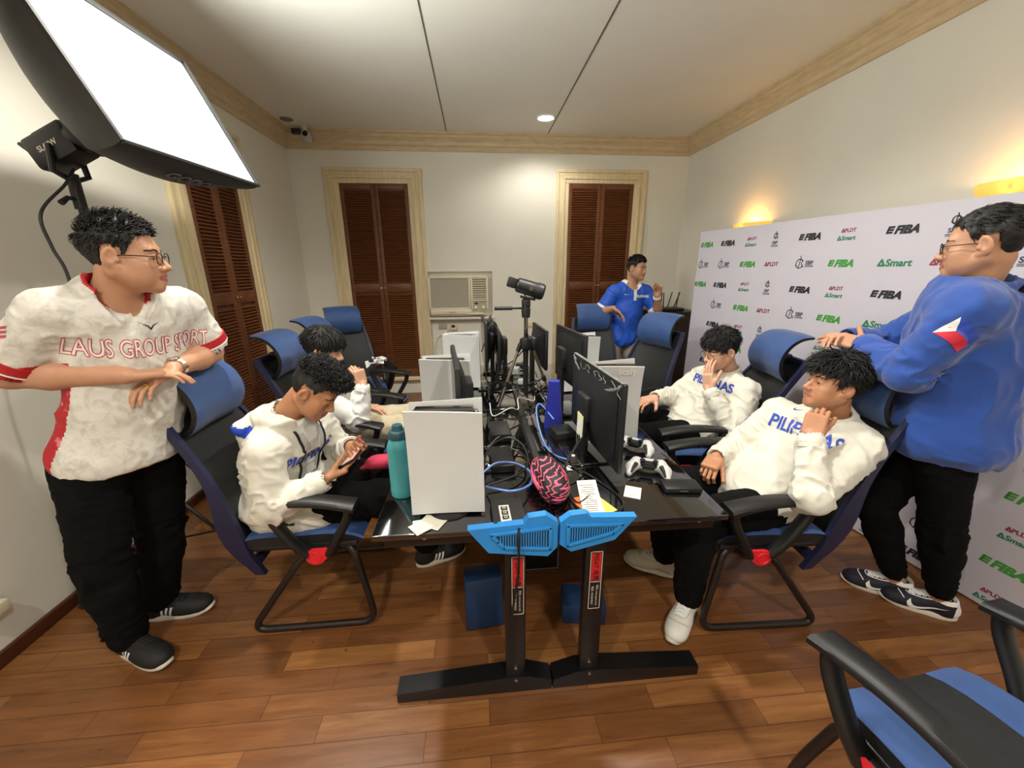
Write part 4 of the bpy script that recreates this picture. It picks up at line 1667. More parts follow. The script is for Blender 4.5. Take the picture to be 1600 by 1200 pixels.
sp = pt * 1.0
m = MB().tube([(sp[0], sp[1], sp[2] - 0.22), (sp[0], sp[1], 1.25)], 0.0125, seg=10)
m.tube([(sp[0], sp[1], 1.28), (sp[0], sp[1], 0.62)], 0.0155, seg=10)
m.tube([(sp[0], sp[1], 0.65), (sp[0], sp[1], 0.12)], 0.018, seg=10)
m.build('pole', 'black_plastic', sb)
for k in range(3):
    a = math.radians(-8 + 120 * k)
    e = np.array([sp[0] + 0.42 * math.cos(a), sp[1] + 0.42 * math.sin(a), 0.016])
    lg = MB().tube([(sp[0], sp[1], 0.46), e], 0.010, seg=8)
    lg.tube([(sp[0], sp[1], 0.14), (np.array([sp[0], sp[1], 0.46]) * 0.42 + e * 0.58)], 0.006, seg=6)
    if e[0] + base[0] > XL + 0.03:
        lg.build('leg', 'black_plastic', sb)
lp = pt + ax * 0.02 - up_ * 0.08 + base
pts = spline([lp, lp + np.array([0.0, -0.06, -0.07]), np.array([-1.735, 1.86, 1.82]), np.array([-1.725, 1.85, 1.69]), np.array([-1.70, 1.85, 1.56]), np.array([-1.69, 1.80, 1.2]), np.array([-1.80, 1.78, 0.5]), np.array([-1.84, 1.74, 0.012])], 8)
o = MB().tube(pts, 0.006, seg=6).build('power_cable', 'cable_black')
tag(o, 'black power cable hanging from the lamp head down the left wall', 'cable')
pts = spline([(-1.98, 2.28, 0.56), (-1.80, 2.26, 0.52), (-1.72, 2.28, 0.42), (-1.58, 2.34, 0.34), (-1.42, 2.5, 0.2), (-1.3, 2.7, 0.012)], 8)
o = MB().tube(pts, 0.005, seg=6).build('power_cable', 'cable_black')
tag(o, 'thin black cable sagging behind the near left chair back', 'cable')
# ---------------------------------------------------------------- small things on and under the desks


def one(name, mb, mats, label, cat, group=None, loc=None, **kw):
    o = mb.build(name, mats, None, **kw)
    return tag(o, label, cat, group)


bt = empty('water_bottle', (-0.312, 1.385, TZ), 0, 'teal metal water bottle with dark lid left of the nearest white console', 'water bottle')
MB().lathe([(0.0, 0), (0.041, 0), (0.045, 0.004), (0.0455, 0.03), (0.0445, 0.032), (0.0445, 0.20), (0.043, 0.212), (0.034, 0.235), (0.029, 0.24), (0.0, 0.24)], (0, 0, 0), 0, 32).build('body', 'teal', bt)
lid = MB().lathe([(0.0, 0.238), (0.034, 0.238), (0.034, 0.262), (0.030, 0.268), (0.022, 0.270), (0.018, 0.29), (0.0, 0.292)], (0, 0, 0), 0, 24).build('lid', 'teal_dark', bt)
MB().tube(spline([(0.03, -0.01, 0.255), (0.052, -0.02, 0.25), (0.056, -0.02, 0.21), (0.036, -0.026, 0.20)], 6), 0.005, seg=6).build('strap', 'teal_dark', lid)

for i, (x, y, a, lb) in enumerate(((-0.20, 1.175, 12, 'square white card with pencil marks under the front edge of nearest console'), (-0.178, 1.182, -28, 'white card fanned out to the right under the nearest console'),
                                   (-0.205, 1.162, 38, 'white card with its corner pointing at the desk edge'))):
    one('paper_card', MB().box((x, y, TZ + 0.0015 + 0.0022 * i), (0.085, 0.062, 0.0015), R=rotz(math.radians(a))), 'paper', lb, 'paper card', 'paper cards under the nearest console', smooth=False)
m = MB().box((0.585, 1.298, TZ + 0.003), (0.062, 0.082, 0.004), 0, R=rotz(math.radians(-26)), bev=0.001)
m.box((0.578, 1.280, TZ + 0.0053), (0.032, 0.0018, 0.0004), 1, R=rotz(math.radians(-26)))
m.box((0.575, 1.274, TZ + 0.0053), (0.024, 0.0018, 0.0004), 1, R=rotz(math.radians(-26)))
one('paper_card', m, ['paper', 'ink'], 'small white card lying between the near right monitor and flat black case', 'paper card', smooth=False)
# receipt over two coloured slips
G = np.zeros((9, 4, 3))
for i in range(9):
    t_ = i / 8
    for j in range(4):
        G[i, j] = (0.405 - 0.02 * (t_ - 0.5) * 1.4 + 0.078 * (j / 3 - 0.5), 1.375 - 0.24 * t_, TZ + 0.006 + 0.012 * (t_ - 0.55) ** 2 * 4 * (1 if t_ < 0.55 else 0.3))
m = MB().sheet(G[:, ::-1] if np.cross(G[1, 0] - G[0, 0], G[0, 1] - G[0, 0])[2] < 0 else G, 0.0008)
rr = random.Random(5)
for i in range(15):
    t_ = 0.12 + 0.055 * i
    x = 0.405 - 0.02 * (t_ - 0.5) * 1.4
    wl = rr.choice((0.03, 0.045, 0.055))
    zt_ = TZ + 0.0068 + 0.012 * (t_ - 0.55) ** 2 * 4 * (1 if t_ < 0.55 else 0.3) + 0.0006
    m.box((x + rr.uniform(-0.008, 0.004), 1.375 - 0.24 * t_, zt_), (wl, 0.003, 0.0004), 1)
one('receipt', m, ['paper', 'ink'], 'long white printed receipt on the near right desk edge', 'receipt', smooth=False)
one('paper_slip', MB().box((0.375, 1.235, TZ + 0.0015), (0.055, 0.11, 0.001), R=rotz(0.25)), 'paper_orange', 'orange paper slip peeking out left of the receipt', 'paper slip', smooth=False)
one('paper_slip', MB().box((0.442, 1.218, TZ + 0.0015), (0.06, 0.11, 0.001), R=rotz(0.42)), 'paper_yellow', 'yellow paper slip peeking out right of the receipt', 'paper slip', smooth=False)

# pencil case
pc = empty('pencil_case', (0.262, 1.345, TZ), math.radians(96), 'soft black pencil case with pink zigzag pattern and pink zipper', 'pencil case')
S = SDF()
S.ell((0, 0, 0.055), (0.135, 0.062, 0.056), k=0.02)
S.cone((-0.075, 0, 0.055), (0.075, 0, 0.055), 0.055, 0.055, 0.02)
V, F = S.mesh(0.006)
N = quad_normals(V, F)
V = V + N * (vnoise(V * 28)[:, None] * 0.003)
V[:, 2] = np.maximum(V[:, 2], 0.001)
raw_mesh('pouch', V, F, [M['zigzag']], parent=pc)
zp = [(0.134 * math.cos(a), 0.063 * math.sin(a), 0.062 + 0.012 * math.cos(a)) for a in np.linspace(0, 2 * PI, 48)[:-1]]
for dz in (-0.006, 0.006):
    z2 = []
    for p in zp:
        z2.append((p[0] * 1.0, p[1] * 1.0, p[2] + dz))
    if dz < 0:
        zm = MB()
    zm.tube(z2, 0.0042, seg=6, closed=True)
zm.build('zipper', mat('pink_zipper_tape', (240, 96, 128), 0.6), pc)

# controllers


def make_controller():
    root = empty('game_controller', (0, 0, 0), 0, 'white and black game controller nearest the camera on right desk', 'game controller', 'white game controllers')
    S = SDF()
    S.box((0, 0.0, 0.032), (0.058, 0.026, 0.015), r=0.013, k=0.02)
    for sg in (-1, 1):
        S.cone((sg * 0.052, 0.008, 0.032), (sg * 0.070, -0.028, 0.024), 0.024, 0.021, 0.02)
        S.cone((sg * 0.070, -0.028, 0.024), (sg * 0.076, -0.066, 0.014), 0.021, 0.013, 0.015)
    V, F = S.mesh(0.0035)
    raw_mesh('shell', relax(V, F, 2), F, [M['white_plastic']], parent=root)
    m = MB()
    m.prism([(-0.030, -0.03), (0.030, -0.03), (0.048, 0.012), (0.026, 0.026), (-0.026, 0.026), (-0.048, 0.012)], (0, -0.003, 0.036), (1, 0, 0), (0, 1, 0), 0.0125)
    m.box((0, -0.030, 0.035), (0.05, 0.012, 0.018), bev=0.004)
    for sg in (-1, 1):
        m.tube([(sg * 0.05, -0.03, 0.046), (sg * 0.060, -0.052, 0.036), (sg * 0.068, -0.072, 0.022)], [0.009, 0.007, 0.004], seg=8)
    m.build('face_plate', 'black_plastic', root)
    for sg in (-1, 1):
        MB().lathe([(0.0, 0.045), (0.008, 0.045), (0.007, 0.055), (0.0115, 0.057), (0.0115, 0.061), (0.009, 0.0615), (0.0, 0.060)], (sg * 0.026, -0.016, 0), 0, 16).build('stick', 'black_plastic', root)
    MB().box((0, 0.014, 0.0487), (0.045, 0.022, 0.003), bev=0.002).build('touch_pad', 'white_plastic', root)
    for k in range(4):
        a = k * PI / 2
        MB().lathe([(0.0, 0.044), (0.0048, 0.044), (0.0048, 0.0495), (0.0, 0.0505)], (0.052 + 0.0105 * math.cos(a), 0.010 + 0.0105 * math.sin(a), 0), 0, 10).build('button', 'ac_grille', root)
    m = MB().box((-0.052, 0.010, 0.047), (0.026, 0.008, 0.005), bev=0.001).box((-0.052, 0.010, 0.047), (0.008, 0.026, 0.005), bev=0.001)
    m.build('direction_pad', 'ac_grille', root)
    return root


ct = make_controller()
ct.location = (0.715, 1.455, TZ)
ct.rotation_euler = (0, 0, math.radians(-24))
c2 = copy_tree(ct)
c2['label'] = 'white and black game controller half behind the nearest right monitor'
c2.location = (0.742, 1.665, TZ)
c2.rotation_euler = (0, 0, math.radians(-36))

dv = empty('flat_case', (0.785, 1.31, TZ), math.radians(-6), 'flat black rectangular case lying near the right corner of the near right desk', 'case')
MB().box((0, 0, 0.012), (0.145, 0.078, 0.022), bev=0.006).build('case', 'black_plastic', dv)
MB().box((0, -0.0392, 0.012), (0.03, 0.001, 0.003)).build('logo', 'ink', dv)

rb_ = MB().prism([(-0.05, 0), (0.05, 0), (0.028, 0.27), (-0.028, 0.27)], (0.405, 1.99, TZ + 0.001), (1, -0.35, 0), (0, 0, 1), 0.045)
one('card_box', rb_, 'royal_box', 'tall royal blue card box standing behind the nearest right monitor stand', 'box', angle=20)

# power strips, hubs and small boxes along the middle
pb = empty('power_strip', (0.085, 1.185, TZ), math.radians(3), 'black wedge-shaped power block with white switches at front edge of left desk', 'power strip')
m = MB().prism([(-0.085, 0), (0.085, 0), (0.07, 0.034), (-0.07, 0.034)], (-0.055, 0, 0), (0, 1, 0), (0, 0, 1), 0.11)
m.build('housing', 'black_plastic', pb, angle=20)
for k in range(3):
    s_ = MB().box((-0.012, -0.045 + 0.026 * k, 0.036), (0.024, 0.020, 0.006), bev=0.002).build('switch', 'black_gloss', pb)
    MB().tube([(-0.012 + 0.005 * math.cos(a), -0.045 + 0.026 * k + 0.006 * math.sin(a), 0.0395) for a in np.linspace(0, 2 * PI, 14)[:-1]], 0.0012, seg=4, closed=True).build('mark', 'sticker_white', s_)
m = MB()
o_ = np.array([-0.012, -0.018, 0.0345])
m.prism([(-0.018, -0.046), (0.018, -0.046), (0.018, 0.046), (-0.018, 0.046)], o_ + np.array([0, 0.0, 0]), (1, 0, 0), (0, 1, 0), 0.0008)
m.build('switch_frame', 'sticker_white', pb, smooth=False)
for i, (x, y, sx, sy, h_, a, lb) in enumerate((
        (0.10, 1.90, 0.10, 0.19, 0.045, 3, 'flat black power adapter box behind the nearest console, grey topped'),
        (0.09, 1.60, 0.10, 0.20, 0.035, 2, 'flat black hub box beside the pencil case on the left desk'),
        (0.42, 1.84, 0.11, 0.12, 0.05, 8, 'small black switch box at the foot of the royal blue card box'))):
    m = MB().box((x, y, TZ + h_ / 2 + 0.001), (sx, sy, h_), 0, R=rotz(math.radians(a)), bev=0.006)
    one('adapter_box', m, ['black_plastic'], lb, 'adapter')
one('cable_cover', MB().prism([(-0.02, 0), (0.02, 0), (0.012, 0.012), (-0.012, 0.012)], (0.25, 3.42, TZ + 0.0005), (1, 0, 0), (0, 0, 1), 1.86), 'black_plastic', 'long black cable cover along the seam between the two desk rows', 'cable cover', angle=20)
rr = random.Random(11)
for i, (x, y) in enumerate(((0.33, 2.78), (0.22, 2.95), (0.30, 3.15), (0.36, 3.28), (0.24, 3.36), (0.19, 2.72))):
    c_ = 'white_plastic' if i in (0, 2, 4) else 'black_plastic'
    m = MB().box((x, y, TZ + 0.0265), (0.065, 0.085, 0.05), R=rotz(rr.uniform(0, 3)), bev=0.006)
    one('power_adapter', m, c_, '%s plug adapter in the cable tangle behind the tripod' % ('white' if c_[0] == 'w' else 'black'), 'adapter', '%s adapters in the cable tangle' % ('white' if c_[0] == 'w' else 'black'))


def cable(pts, r, c, label, group=None, n=8):
    return one('cable', MB().tube(spline(pts, n), r, seg=6), c, label, 'cable', group)


z0 = TZ + 0.005
cable([(0.0, 1.445, z0 + 0.03), (0.06, 1.50, z0 + 0.045), (0.14, 1.52, z0 + 0.03), (0.196, 1.46, z0 + 0.025), (0.195, 1.36, z0 + 0.03), (0.15, 1.275, z0 + 0.055), (0.10, 1.255, z0 + 0.06), (0.05, 1.29, z0 + 0.05), (0.015, 1.36, z0 + 0.02)],
      0.0045, 'cable_blue', 'light blue network cable looped beside the nearest white console')
cable([(0.39, 1.92, TZ + 0.07), (0.33, 2.0, TZ + 0.13), (0.30, 1.95, TZ + 0.11), (0.305, 1.80, TZ + 0.03), (0.33, 1.66, z0), (0.40, 1.58, z0), (0.46, 1.55, z0)], 0.0045, 'cable_blue', 'light blue network cable curling up to the royal blue box')
cable([(0.0, 1.40, z0 + 0.02), (0.03, 1.60, z0 + 0.06), (0.12, 1.72, z0 + 0.06), (0.19, 1.66, z0 + 0.05), (0.20, 1.52, z0 + 0.03), (0.14, 1.42, z0 + 0.03), (0.02, 1.37, z0 + 0.02)], 0.0045, 'cable_black', 'black cable coiled inside the blue cable loop')
cable([(0.47, 1.60, TZ + 0.12), (0.40, 1.50, TZ + 0.10), (0.345, 1.42, TZ + 0.06), (0.33, 1.28, z0), (0.37, 1.16, z0 + 0.012), (0.45, 1.15, z0 + 0.014), (0.51, 1.20, z0 + 0.01), (0.515, 1.29, z0), (0.45, 1.43, z0 + 0.004), (0.36, 1.58, z0), (0.31, 1.72, z0)], 0.0045,
      'cable_black', 'black cable making a big loop over the receipt')
cable([(0.48, 1.70, TZ + 0.16), (0.44, 1.60, TZ + 0.09), (0.37, 1.52, TZ + 0.03), (0.335, 1.40, z0), (0.35, 1.25, z0), (0.42, 1.30, z0)], 0.004, 'cable_black', 'black cable hanging from the nearest right monitor neck')
cable([(0.13, 1.16, TZ + 0.02), (0.118, 1.105, TZ + 0.024), (0.112, 1.072, TZ + 0.0), (0.112, 1.07, TZ - 0.10), (0.108, 1.09, TZ - 0.2), (0.10, 1.10, TZ - 0.26), (0.09, 1.115, 0.36)], 0.005, 'cable_black', 'black cable hanging over the left blue corner trim down the desk leg')
cable([(0.285, 2.36, 1.45), (0.283, 2.33, 1.36), (0.285, 2.32, 1.25), (0.30, 2.31, 1.20), (0.28, 2.32, 1.13), (0.22, 2.36, 1.05), (0.15, 2.45, 0.97), (0.10, 2.66, 0.80), (0.09, 2.75, z0)], 0.004, 'cable_black', 'black cable hanging from the camcorder')
cable([(0.02, 2.62, 1.05), (0.10, 2.72, 1.24), (0.15, 2.80, 1.14), (0.17, 2.86, 0.95), (0.2, 2.9, z0)], 0.004, 'cable_black', 'black cable looping up over the far left monitors')
one('cable_plug', MB().lathe([(0.0, -0.03), (0.008, -0.03), (0.011, -0.01), (0.011, 0.02), (0.006, 0.03), (0.0, 0.03)], (0.286, 2.312, 1.225), 0, 10), 'cable_black', 'black ferrite bead on the camcorder cable', 'cable bead')
rr = random.Random(21)
for k in range(16):
    wht = k % 4 == 3
    x0_, y0_ = rr.uniform(0.10, 0.38), rr.uniform(2.15, 3.3)
    P = [(x0_, y0_, z0 + 0.003 * (k % 5))]
    a = rr.uniform(0, 6.28)
    for q in range(7):
        a += rr.uniform(-1.3, 1.3)
        x0_ = min(max(x0_ + 0.10 * math.cos(a), 0.06), 0.44)
        y0_ = min(max(y0_ + 0.12 * math.sin(a), 2.05), 3.40)
        P.append((x0_, y0_, z0 + 0.003 * (k % 5) + rr.uniform(0, 0.05 if q % 2 else 0.012)))
    c_ = 'white' if wht else 'black'
    cable(P, 0.0028 if wht else 0.0036, 'cable_' + c_, '%s cable in the tangle around the tripod feet' % c_, '%s cables in the tangle' % c_, 6)
for k in range(2):
    y_ = 1.60 + 0.12 * k
    cable([(0.02, y_, z0), (0.10, y_ + 0.09, z0 + 0.03), (0.19, y_ + 0.05, z0 + 0.012 * k), (0.215, y_ - 0.1, z0), (0.16, y_ - 0.22, z0)], 0.004, 'cable_black', 'black cable among the boxes right of nearest console', 'black cables right of nearest console')
cable([(0.93, 2.26, TZ + 0.03), (0.86, 2.12, z0 + 0.02), (0.80, 2.0, z0), (0.70, 1.95, z0), (0.62, 2.05, z0)], 0.0035, 'cable_black', 'thin black controller cable running off the right desk edge')

# things under and behind the desks
m = MB().box((-0.012, 1.47, 0.132), (0.17, 0.11, 0.25), R=Matrix.Rotation(0.10, 3, 'Z') @ Matrix.Rotation(-0.10, 3, 'X'), bev=0.006)
one('carton', m, 'navy_card', 'dark blue box standing on the floor behind the left desk leg', 'box')
m = MB().box((0.46, 1.46, 0.052), (0.20, 0.14, 0.10), R=Matrix.Rotation(-0.15, 3, 'Z'), bev=0.006)
one('carton', m, 'navy_card', 'low dark blue box on the floor behind the right desk leg', 'box')
tw = empty('computer_tower', (0.305, 1.95, 0), 0, 'black computer tower on the floor under the middle of the desks', 'computer')
MB().box((0, 0, 0.23), (0.19, 0.42, 0.43), bev=0.006).build('case', 'black_plastic', tw)
m = MB()
for x in (-0.092, 0.092):
    m.box((x, -0.212, 0.23), (0.005, 0.004, 0.43))
for z in (0.018, 0.442):
    m.box((0, -0.212, z), (0.19, 0.004, 0.005))
m.build('front_rim', 'grey_dust', tw, smooth=False)
for x in (-0.07, 0.07):
    MB().box((x, 0, 0.008), (0.03, 0.36, 0.016), bev=0.003).build('foot', 'black_plastic', tw)
cb = empty('cabinet', (2.28, 4.62, 0), 0, 'dark brown cabinet in the back right corner under the router', 'cabinet')
MB().box((0, 0, 0.55), (0.50, 0.60, 1.06), bev=0.005).build('body', 'dark_cabinet', cb)
MB().box((0, 0, 1.09), (0.53, 0.63, 0.025), bev=0.004).build('top', 'dark_cabinet', cb)
for sg in (-1, 1):
    d_ = MB().box((sg * 0.122, -0.305, 0.54), (0.236, 0.014, 1.0), bev=0.003).build('door', 'dark_cabinet', cb)
    MB().lathe([(0.008, 0), (0.012, 0.02), (0, 0.022)], (sg * 0.02, -0.312, 0.6), 0, 10, R=np.array([[1, 0, 0], [0, 0, 1], [0, -1, 0]]).T).build('knob', 'brass', d_)
MB().box((0, 0, 0.01), (0.48, 0.56, 0.02)).build('plinth', 'black_plastic', cb)
ro = empty('router', (2.25, 4.44, 1.1025), 0, 'black router with upright antennas on the dark cabinet', 'router')
MB().box((0, 0, 0.02), (0.26, 0.16, 0.036), bev=0.012).build('body', 'black_plastic', ro)
for x, y, tx in ((-0.115, -0.05, -0.01), (-0.09, 0.07, 0.0), (0.0, 0.08, 0.04), (0.10, 0.07, 0.02), (0.0, -0.06, 0.06)):
    MB().tube([(x, y, 0.035), (x + tx, y, 0.21)], [0.007, 0.006], seg=8).build('antenna', 'black_plastic', ro)
pk = empty('plastic_packet', (-0.985, 3.70, 0.698), math.radians(20), 'crumpled clear plastic packet on armrest of the chair by back shutters', 'packet')
rr = random.Random(8)
m = MB()
nu = 8
for q, (dx, dy, sc) in enumerate(((0, 0, 1.0), (0.05, 0.03, 0.8))):
    G = np.zeros((nu, nu, 3))
    for i in range(nu):
        for j in range(nu):
            G[i, j] = (dx + sc * 0.16 * (i / 7 - 0.5), dy + sc * 0.11 * (j / 7 - 0.5), 0.012 + 0.035 * q + 0.028 * (1 + vnoise(np.array([[i * 0.9 + 9 * q, j * 0.9, q]]))[0]))
    m.sheet(G, 0.003)
m.build('wrap', 'clear_plastic', pk, smooth=False)
MB().tube([(-0.05, -0.045, 0.065), (0.0, 0.0, 0.085), (0.07, 0.05, 0.07)], 0.006, seg=6).build('band', 'black_plastic', pk)
# ---------------------------------------------------------------- people
def A3(*v):
    return np.array(v, float)


def frame(f, u):
    """columns right-hand side x, forward y, up z of a head or torso"""
    f = unit(f)
    u = np.asarray(u, float)
    u = unit(u - f * np.dot(u, f))
    return np.array([np.cross(f, u), f, u]).T


def hand_ops(S, W, d, n, side, curl=(20, 25, 15), thumb=(0.55, 0.75, 0.25), spread=0.06, s=1.0, tcurl=0.5, per=None):
    """W wrist, d along the palm, n the way the palm faces, side +1/-1: thumb towards side * (d x n)"""
    d = unit(d)
    n = unit(np.asarray(n, float) - d * np.dot(n, d))
    t_ = np.cross(d, n) * side
    R = np.array([t_, d, n]).T
    S.box(W + d * 0.052 * s, A3(0.040, 0.046, 0.0125) * s, R, r=0.0115 * s, k=0.016, tag='hand')
    S.ell(W + d * 0.036 * s + t_ * 0.022 * s + n * 0.008 * s, A3(0.019, 0.032, 0.015) * s, R, k=0.01)
    S.ell(W + d * 0.030 * s - t_ * 0.022 * s + n * 0.006 * s, A3(0.014, 0.03, 0.013) * s, R, k=0.01)
    lens = ((0.044, 0.026, 0.021), (0.048, 0.030, 0.022), (0.044, 0.028, 0.021), (0.034, 0.021, 0.019))
    off = (0.0295, 0.0098, -0.0100, -0.0288)
    bd = (0.091, 0.096, 0.092, 0.083)
    rad = (0.0090, 0.0092, 0.0088, 0.0077)
    for i in range(4):
        c = per[i] if per else curl
        dd = unit(d + t_ * spread * (1.5 - i))
        p = W + dd * 0 + d * bd[i] * s + t_ * off[i] * s
        a = 0.0
        start = p - d * 0.022 * s
        for j in range(3):
            a += math.radians(c[j])
            v = dd * math.cos(a) + n * math.sin(a)
            q = p + v * lens[i][j] * s
            S.cone(start if j == 0 else p, q, rad[i] * s * (1 - 0.09 * j), rad[i] * s * (0.93 - 0.11 * j), 0.0025)
            p = q
    td = unit(d * thumb[0] + t_ * thumb[1] + n * thumb[2])
    p = W + d * 0.022 * s + t_ * 0.024 * s + n * 0.004 * s
    v = td
    for j, (L_, r) in enumerate(((0.040, 0.0135), (0.034, 0.0108), (0.028, 0.0098))):
        q = p + v * L_ * s
        S.cone(p, q, r * s, r * 0.9 * s, 0.006 if j else 0.012)
        p = q
        v = unit(v + (d * 0.8 + n * 0.35) * tcurl * 0.6)


def head_ops(S, c, R, s=1.0, jaw=1.0):
    """a face in the frame R (x right, y forward, z up) round the point between the eyes and ears"""
    def P(x, y, z):
        return c + R @ A3(x, y, z) * s

    def r(*v):
        return A3(*v) * s
    S.ell(P(0, -0.012, 0.036), r(0.074, 0.094, 0.082), R, k=0.01)
    S.ell(P(0, 0.022, -0.030), r(0.061 * jaw, 0.064, 0.082), R, k=0.03)
    for g in (-1, 1):
        S.cone(P(g * 0.056 * jaw, -0.012, -0.042), P(g * 0.020, 0.062, -0.088), 0.022 * s, 0.017 * s, 0.03)
        S.ell(P(g * 0.043, 0.050, -0.020), r(0.022, 0.024, 0.020), R, k=0.025)
        S.ell(P(g * 0.040, 0.046, -0.052), r(0.020, 0.026, 0.026), R, k=0.03)
    S.cone(P(-0.034, 0.069, 0.026), P(0.034, 0.069, 0.026), 0.014 * s, k=0.02)
    S.ell(P(0, 0.070, -0.094), r(0.020, 0.016, 0.016), R, k=0.02)
    for g in (-1, 1):
        S.ell(P(g * 0.033, 0.093, 0.002), r(0.019, 0.016, 0.013), R, k=0.012, neg=True)
        S.ell(P(g * 0.032, 0.068, 0.002), r(0.016, 0.0125, 0.0125), R, k=0.004)          # eye ball bed
        S.cone(P(g * 0.017, 0.0765, 0.005), P(g * 0.032, 0.0815, 0.0105), 0.0045 * s, 0.0048 * s, 0.004)
        S.cone(P(g * 0.032, 0.0815, 0.0105), P(g * 0.047, 0.0735, 0.005), 0.0048 * s, 0.0042 * s, 0.004)
        S.cone(P(g * 0.018, 0.0755, -0.005), P(g * 0.046, 0.072, -0.005), 0.004 * s, 0.004 * s, 0.005)
    S.cone(P(0, 0.078, 0.014), P(0, 0.103, -0.026), 0.0085 * s, 0.0105 * s, 0.012)
    S.ell(P(0, 0.103, -0.029), r(0.0115, 0.0115, 0.010), R, k=0.006)
    for g in (-1, 1):
        S.ell(P(g * 0.0125, 0.093, -0.032), r(0.0085, 0.0105, 0.008), R, k=0.006)
        S.ell(P(g * 0.006, 0.098, -0.040), r(0.0038, 0.005, 0.004), R, k=0.003, neg=True)
    S.cone(P(0, 0.083, -0.046), P(0, 0.083, -0.071), 0.012 * s, 0.012 * s, 0.016)
    for g in (-1, 1):
        S.cone(P(0, 0.0925, -0.0545), P(g * 0.024, 0.078, -0.0585), 0.0062 * s, 0.0032 * s, 0.004)
        S.cone(P(0, 0.0905, -0.0655), P(g * 0.022, 0.078, -0.0605), 0.0070 * s, 0.0032 * s, 0.004)
    S.cone(P(-0.02, 0.0955, -0.0598), P(0.02, 0.0955, -0.0598), 0.0022 * s, k=0.003, neg=True)
    for g in (-1, 1):
        Re = R @ np.array(Matrix.Rotation(math.radians(-10), 3, 'X') @ Matrix.Rotation(math.radians(g * 28), 3, 'Z'))
        S.ell(P(g * 0.083, -0.012, -0.002), r(0.0095, 0.021, 0.034), Re, k=0.008)
        S.ell(P(g * 0.092, -0.006, 0.004), r(0.0075, 0.0125, 0.020), Re, k=0.004, neg=True)
        S.ell(P(g * 0.081, 0.004, -0.009), r(0.005, 0.006, 0.008), Re, k=0.004)
        S.ell(P(g * 0.075, 0.0, -0.030), r(0.006, 0.009, 0.009), Re, k=0.006)


def head_paint(V, c, R, s):
    """material index per point: 0 skin, 1 lips, 2 brow"""
    L = ((V - c) @ R) / s
    x, y, z = np.abs(L[:, 0]), L[:, 1], L[:, 2]
    m_ = np.zeros(len(V), int)
    lipz = -0.060 + 0.0 * x
    m_[(y > 0.072) & (x < 0.0235) & (np.abs(z - lipz) < 0.0125 * (1 - (x / 0.027) ** 2) + 0.001)] = 1
    bz = 0.024 + 0.004 * np.sin((x - 0.014) / 0.038 * PI)
    m_[(y > 0.05) & (x > 0.012) & (x < 0.053) & (np.abs(z - bz) < 0.0046 * (1 - 0.5 * (x - 0.012) / 0.041))] = 2
    return m_


def eye_balls(c, R, s, look=(0, 0)):
    """two eye balls as points, faces and material indices (3 white, 4 iris)"""
    Vs, Fs, Ms = [], [], []
    nr, ns = 10, 16
    for g in (-1, 1):
        o = len(Vs)
        ec = A3(g * 0.032, 0.0688, 0.0025)
        gz = unit(A3(look[0], 1, look[1]))
        ux = unit(np.cross(gz, A3(0, 0, 1)))
        uz = np.cross(ux, gz)
        for i in range(nr + 1):
            th_ = i / nr * PI * 0.5
            for k in range(ns):
                a = 2 * PI * k / ns
                d = gz * math.cos(th_) + (ux * math.cos(a) + uz * math.sin(a)) * math.sin(th_)
                Vs.append(c + R @ (ec + d * 0.0128) * s)
        for i in range(nr):
            for k in range(ns):
                k2 = (k + 1) % ns
                Fs.append((o + i * ns + k, o + i * ns + k2, o + (i + 1) * ns + k2, o + (i + 1) * ns + k))
                Ms.append(4 if i < 4 else 3)
    return np.array(Vs), np.array(Fs), Ms


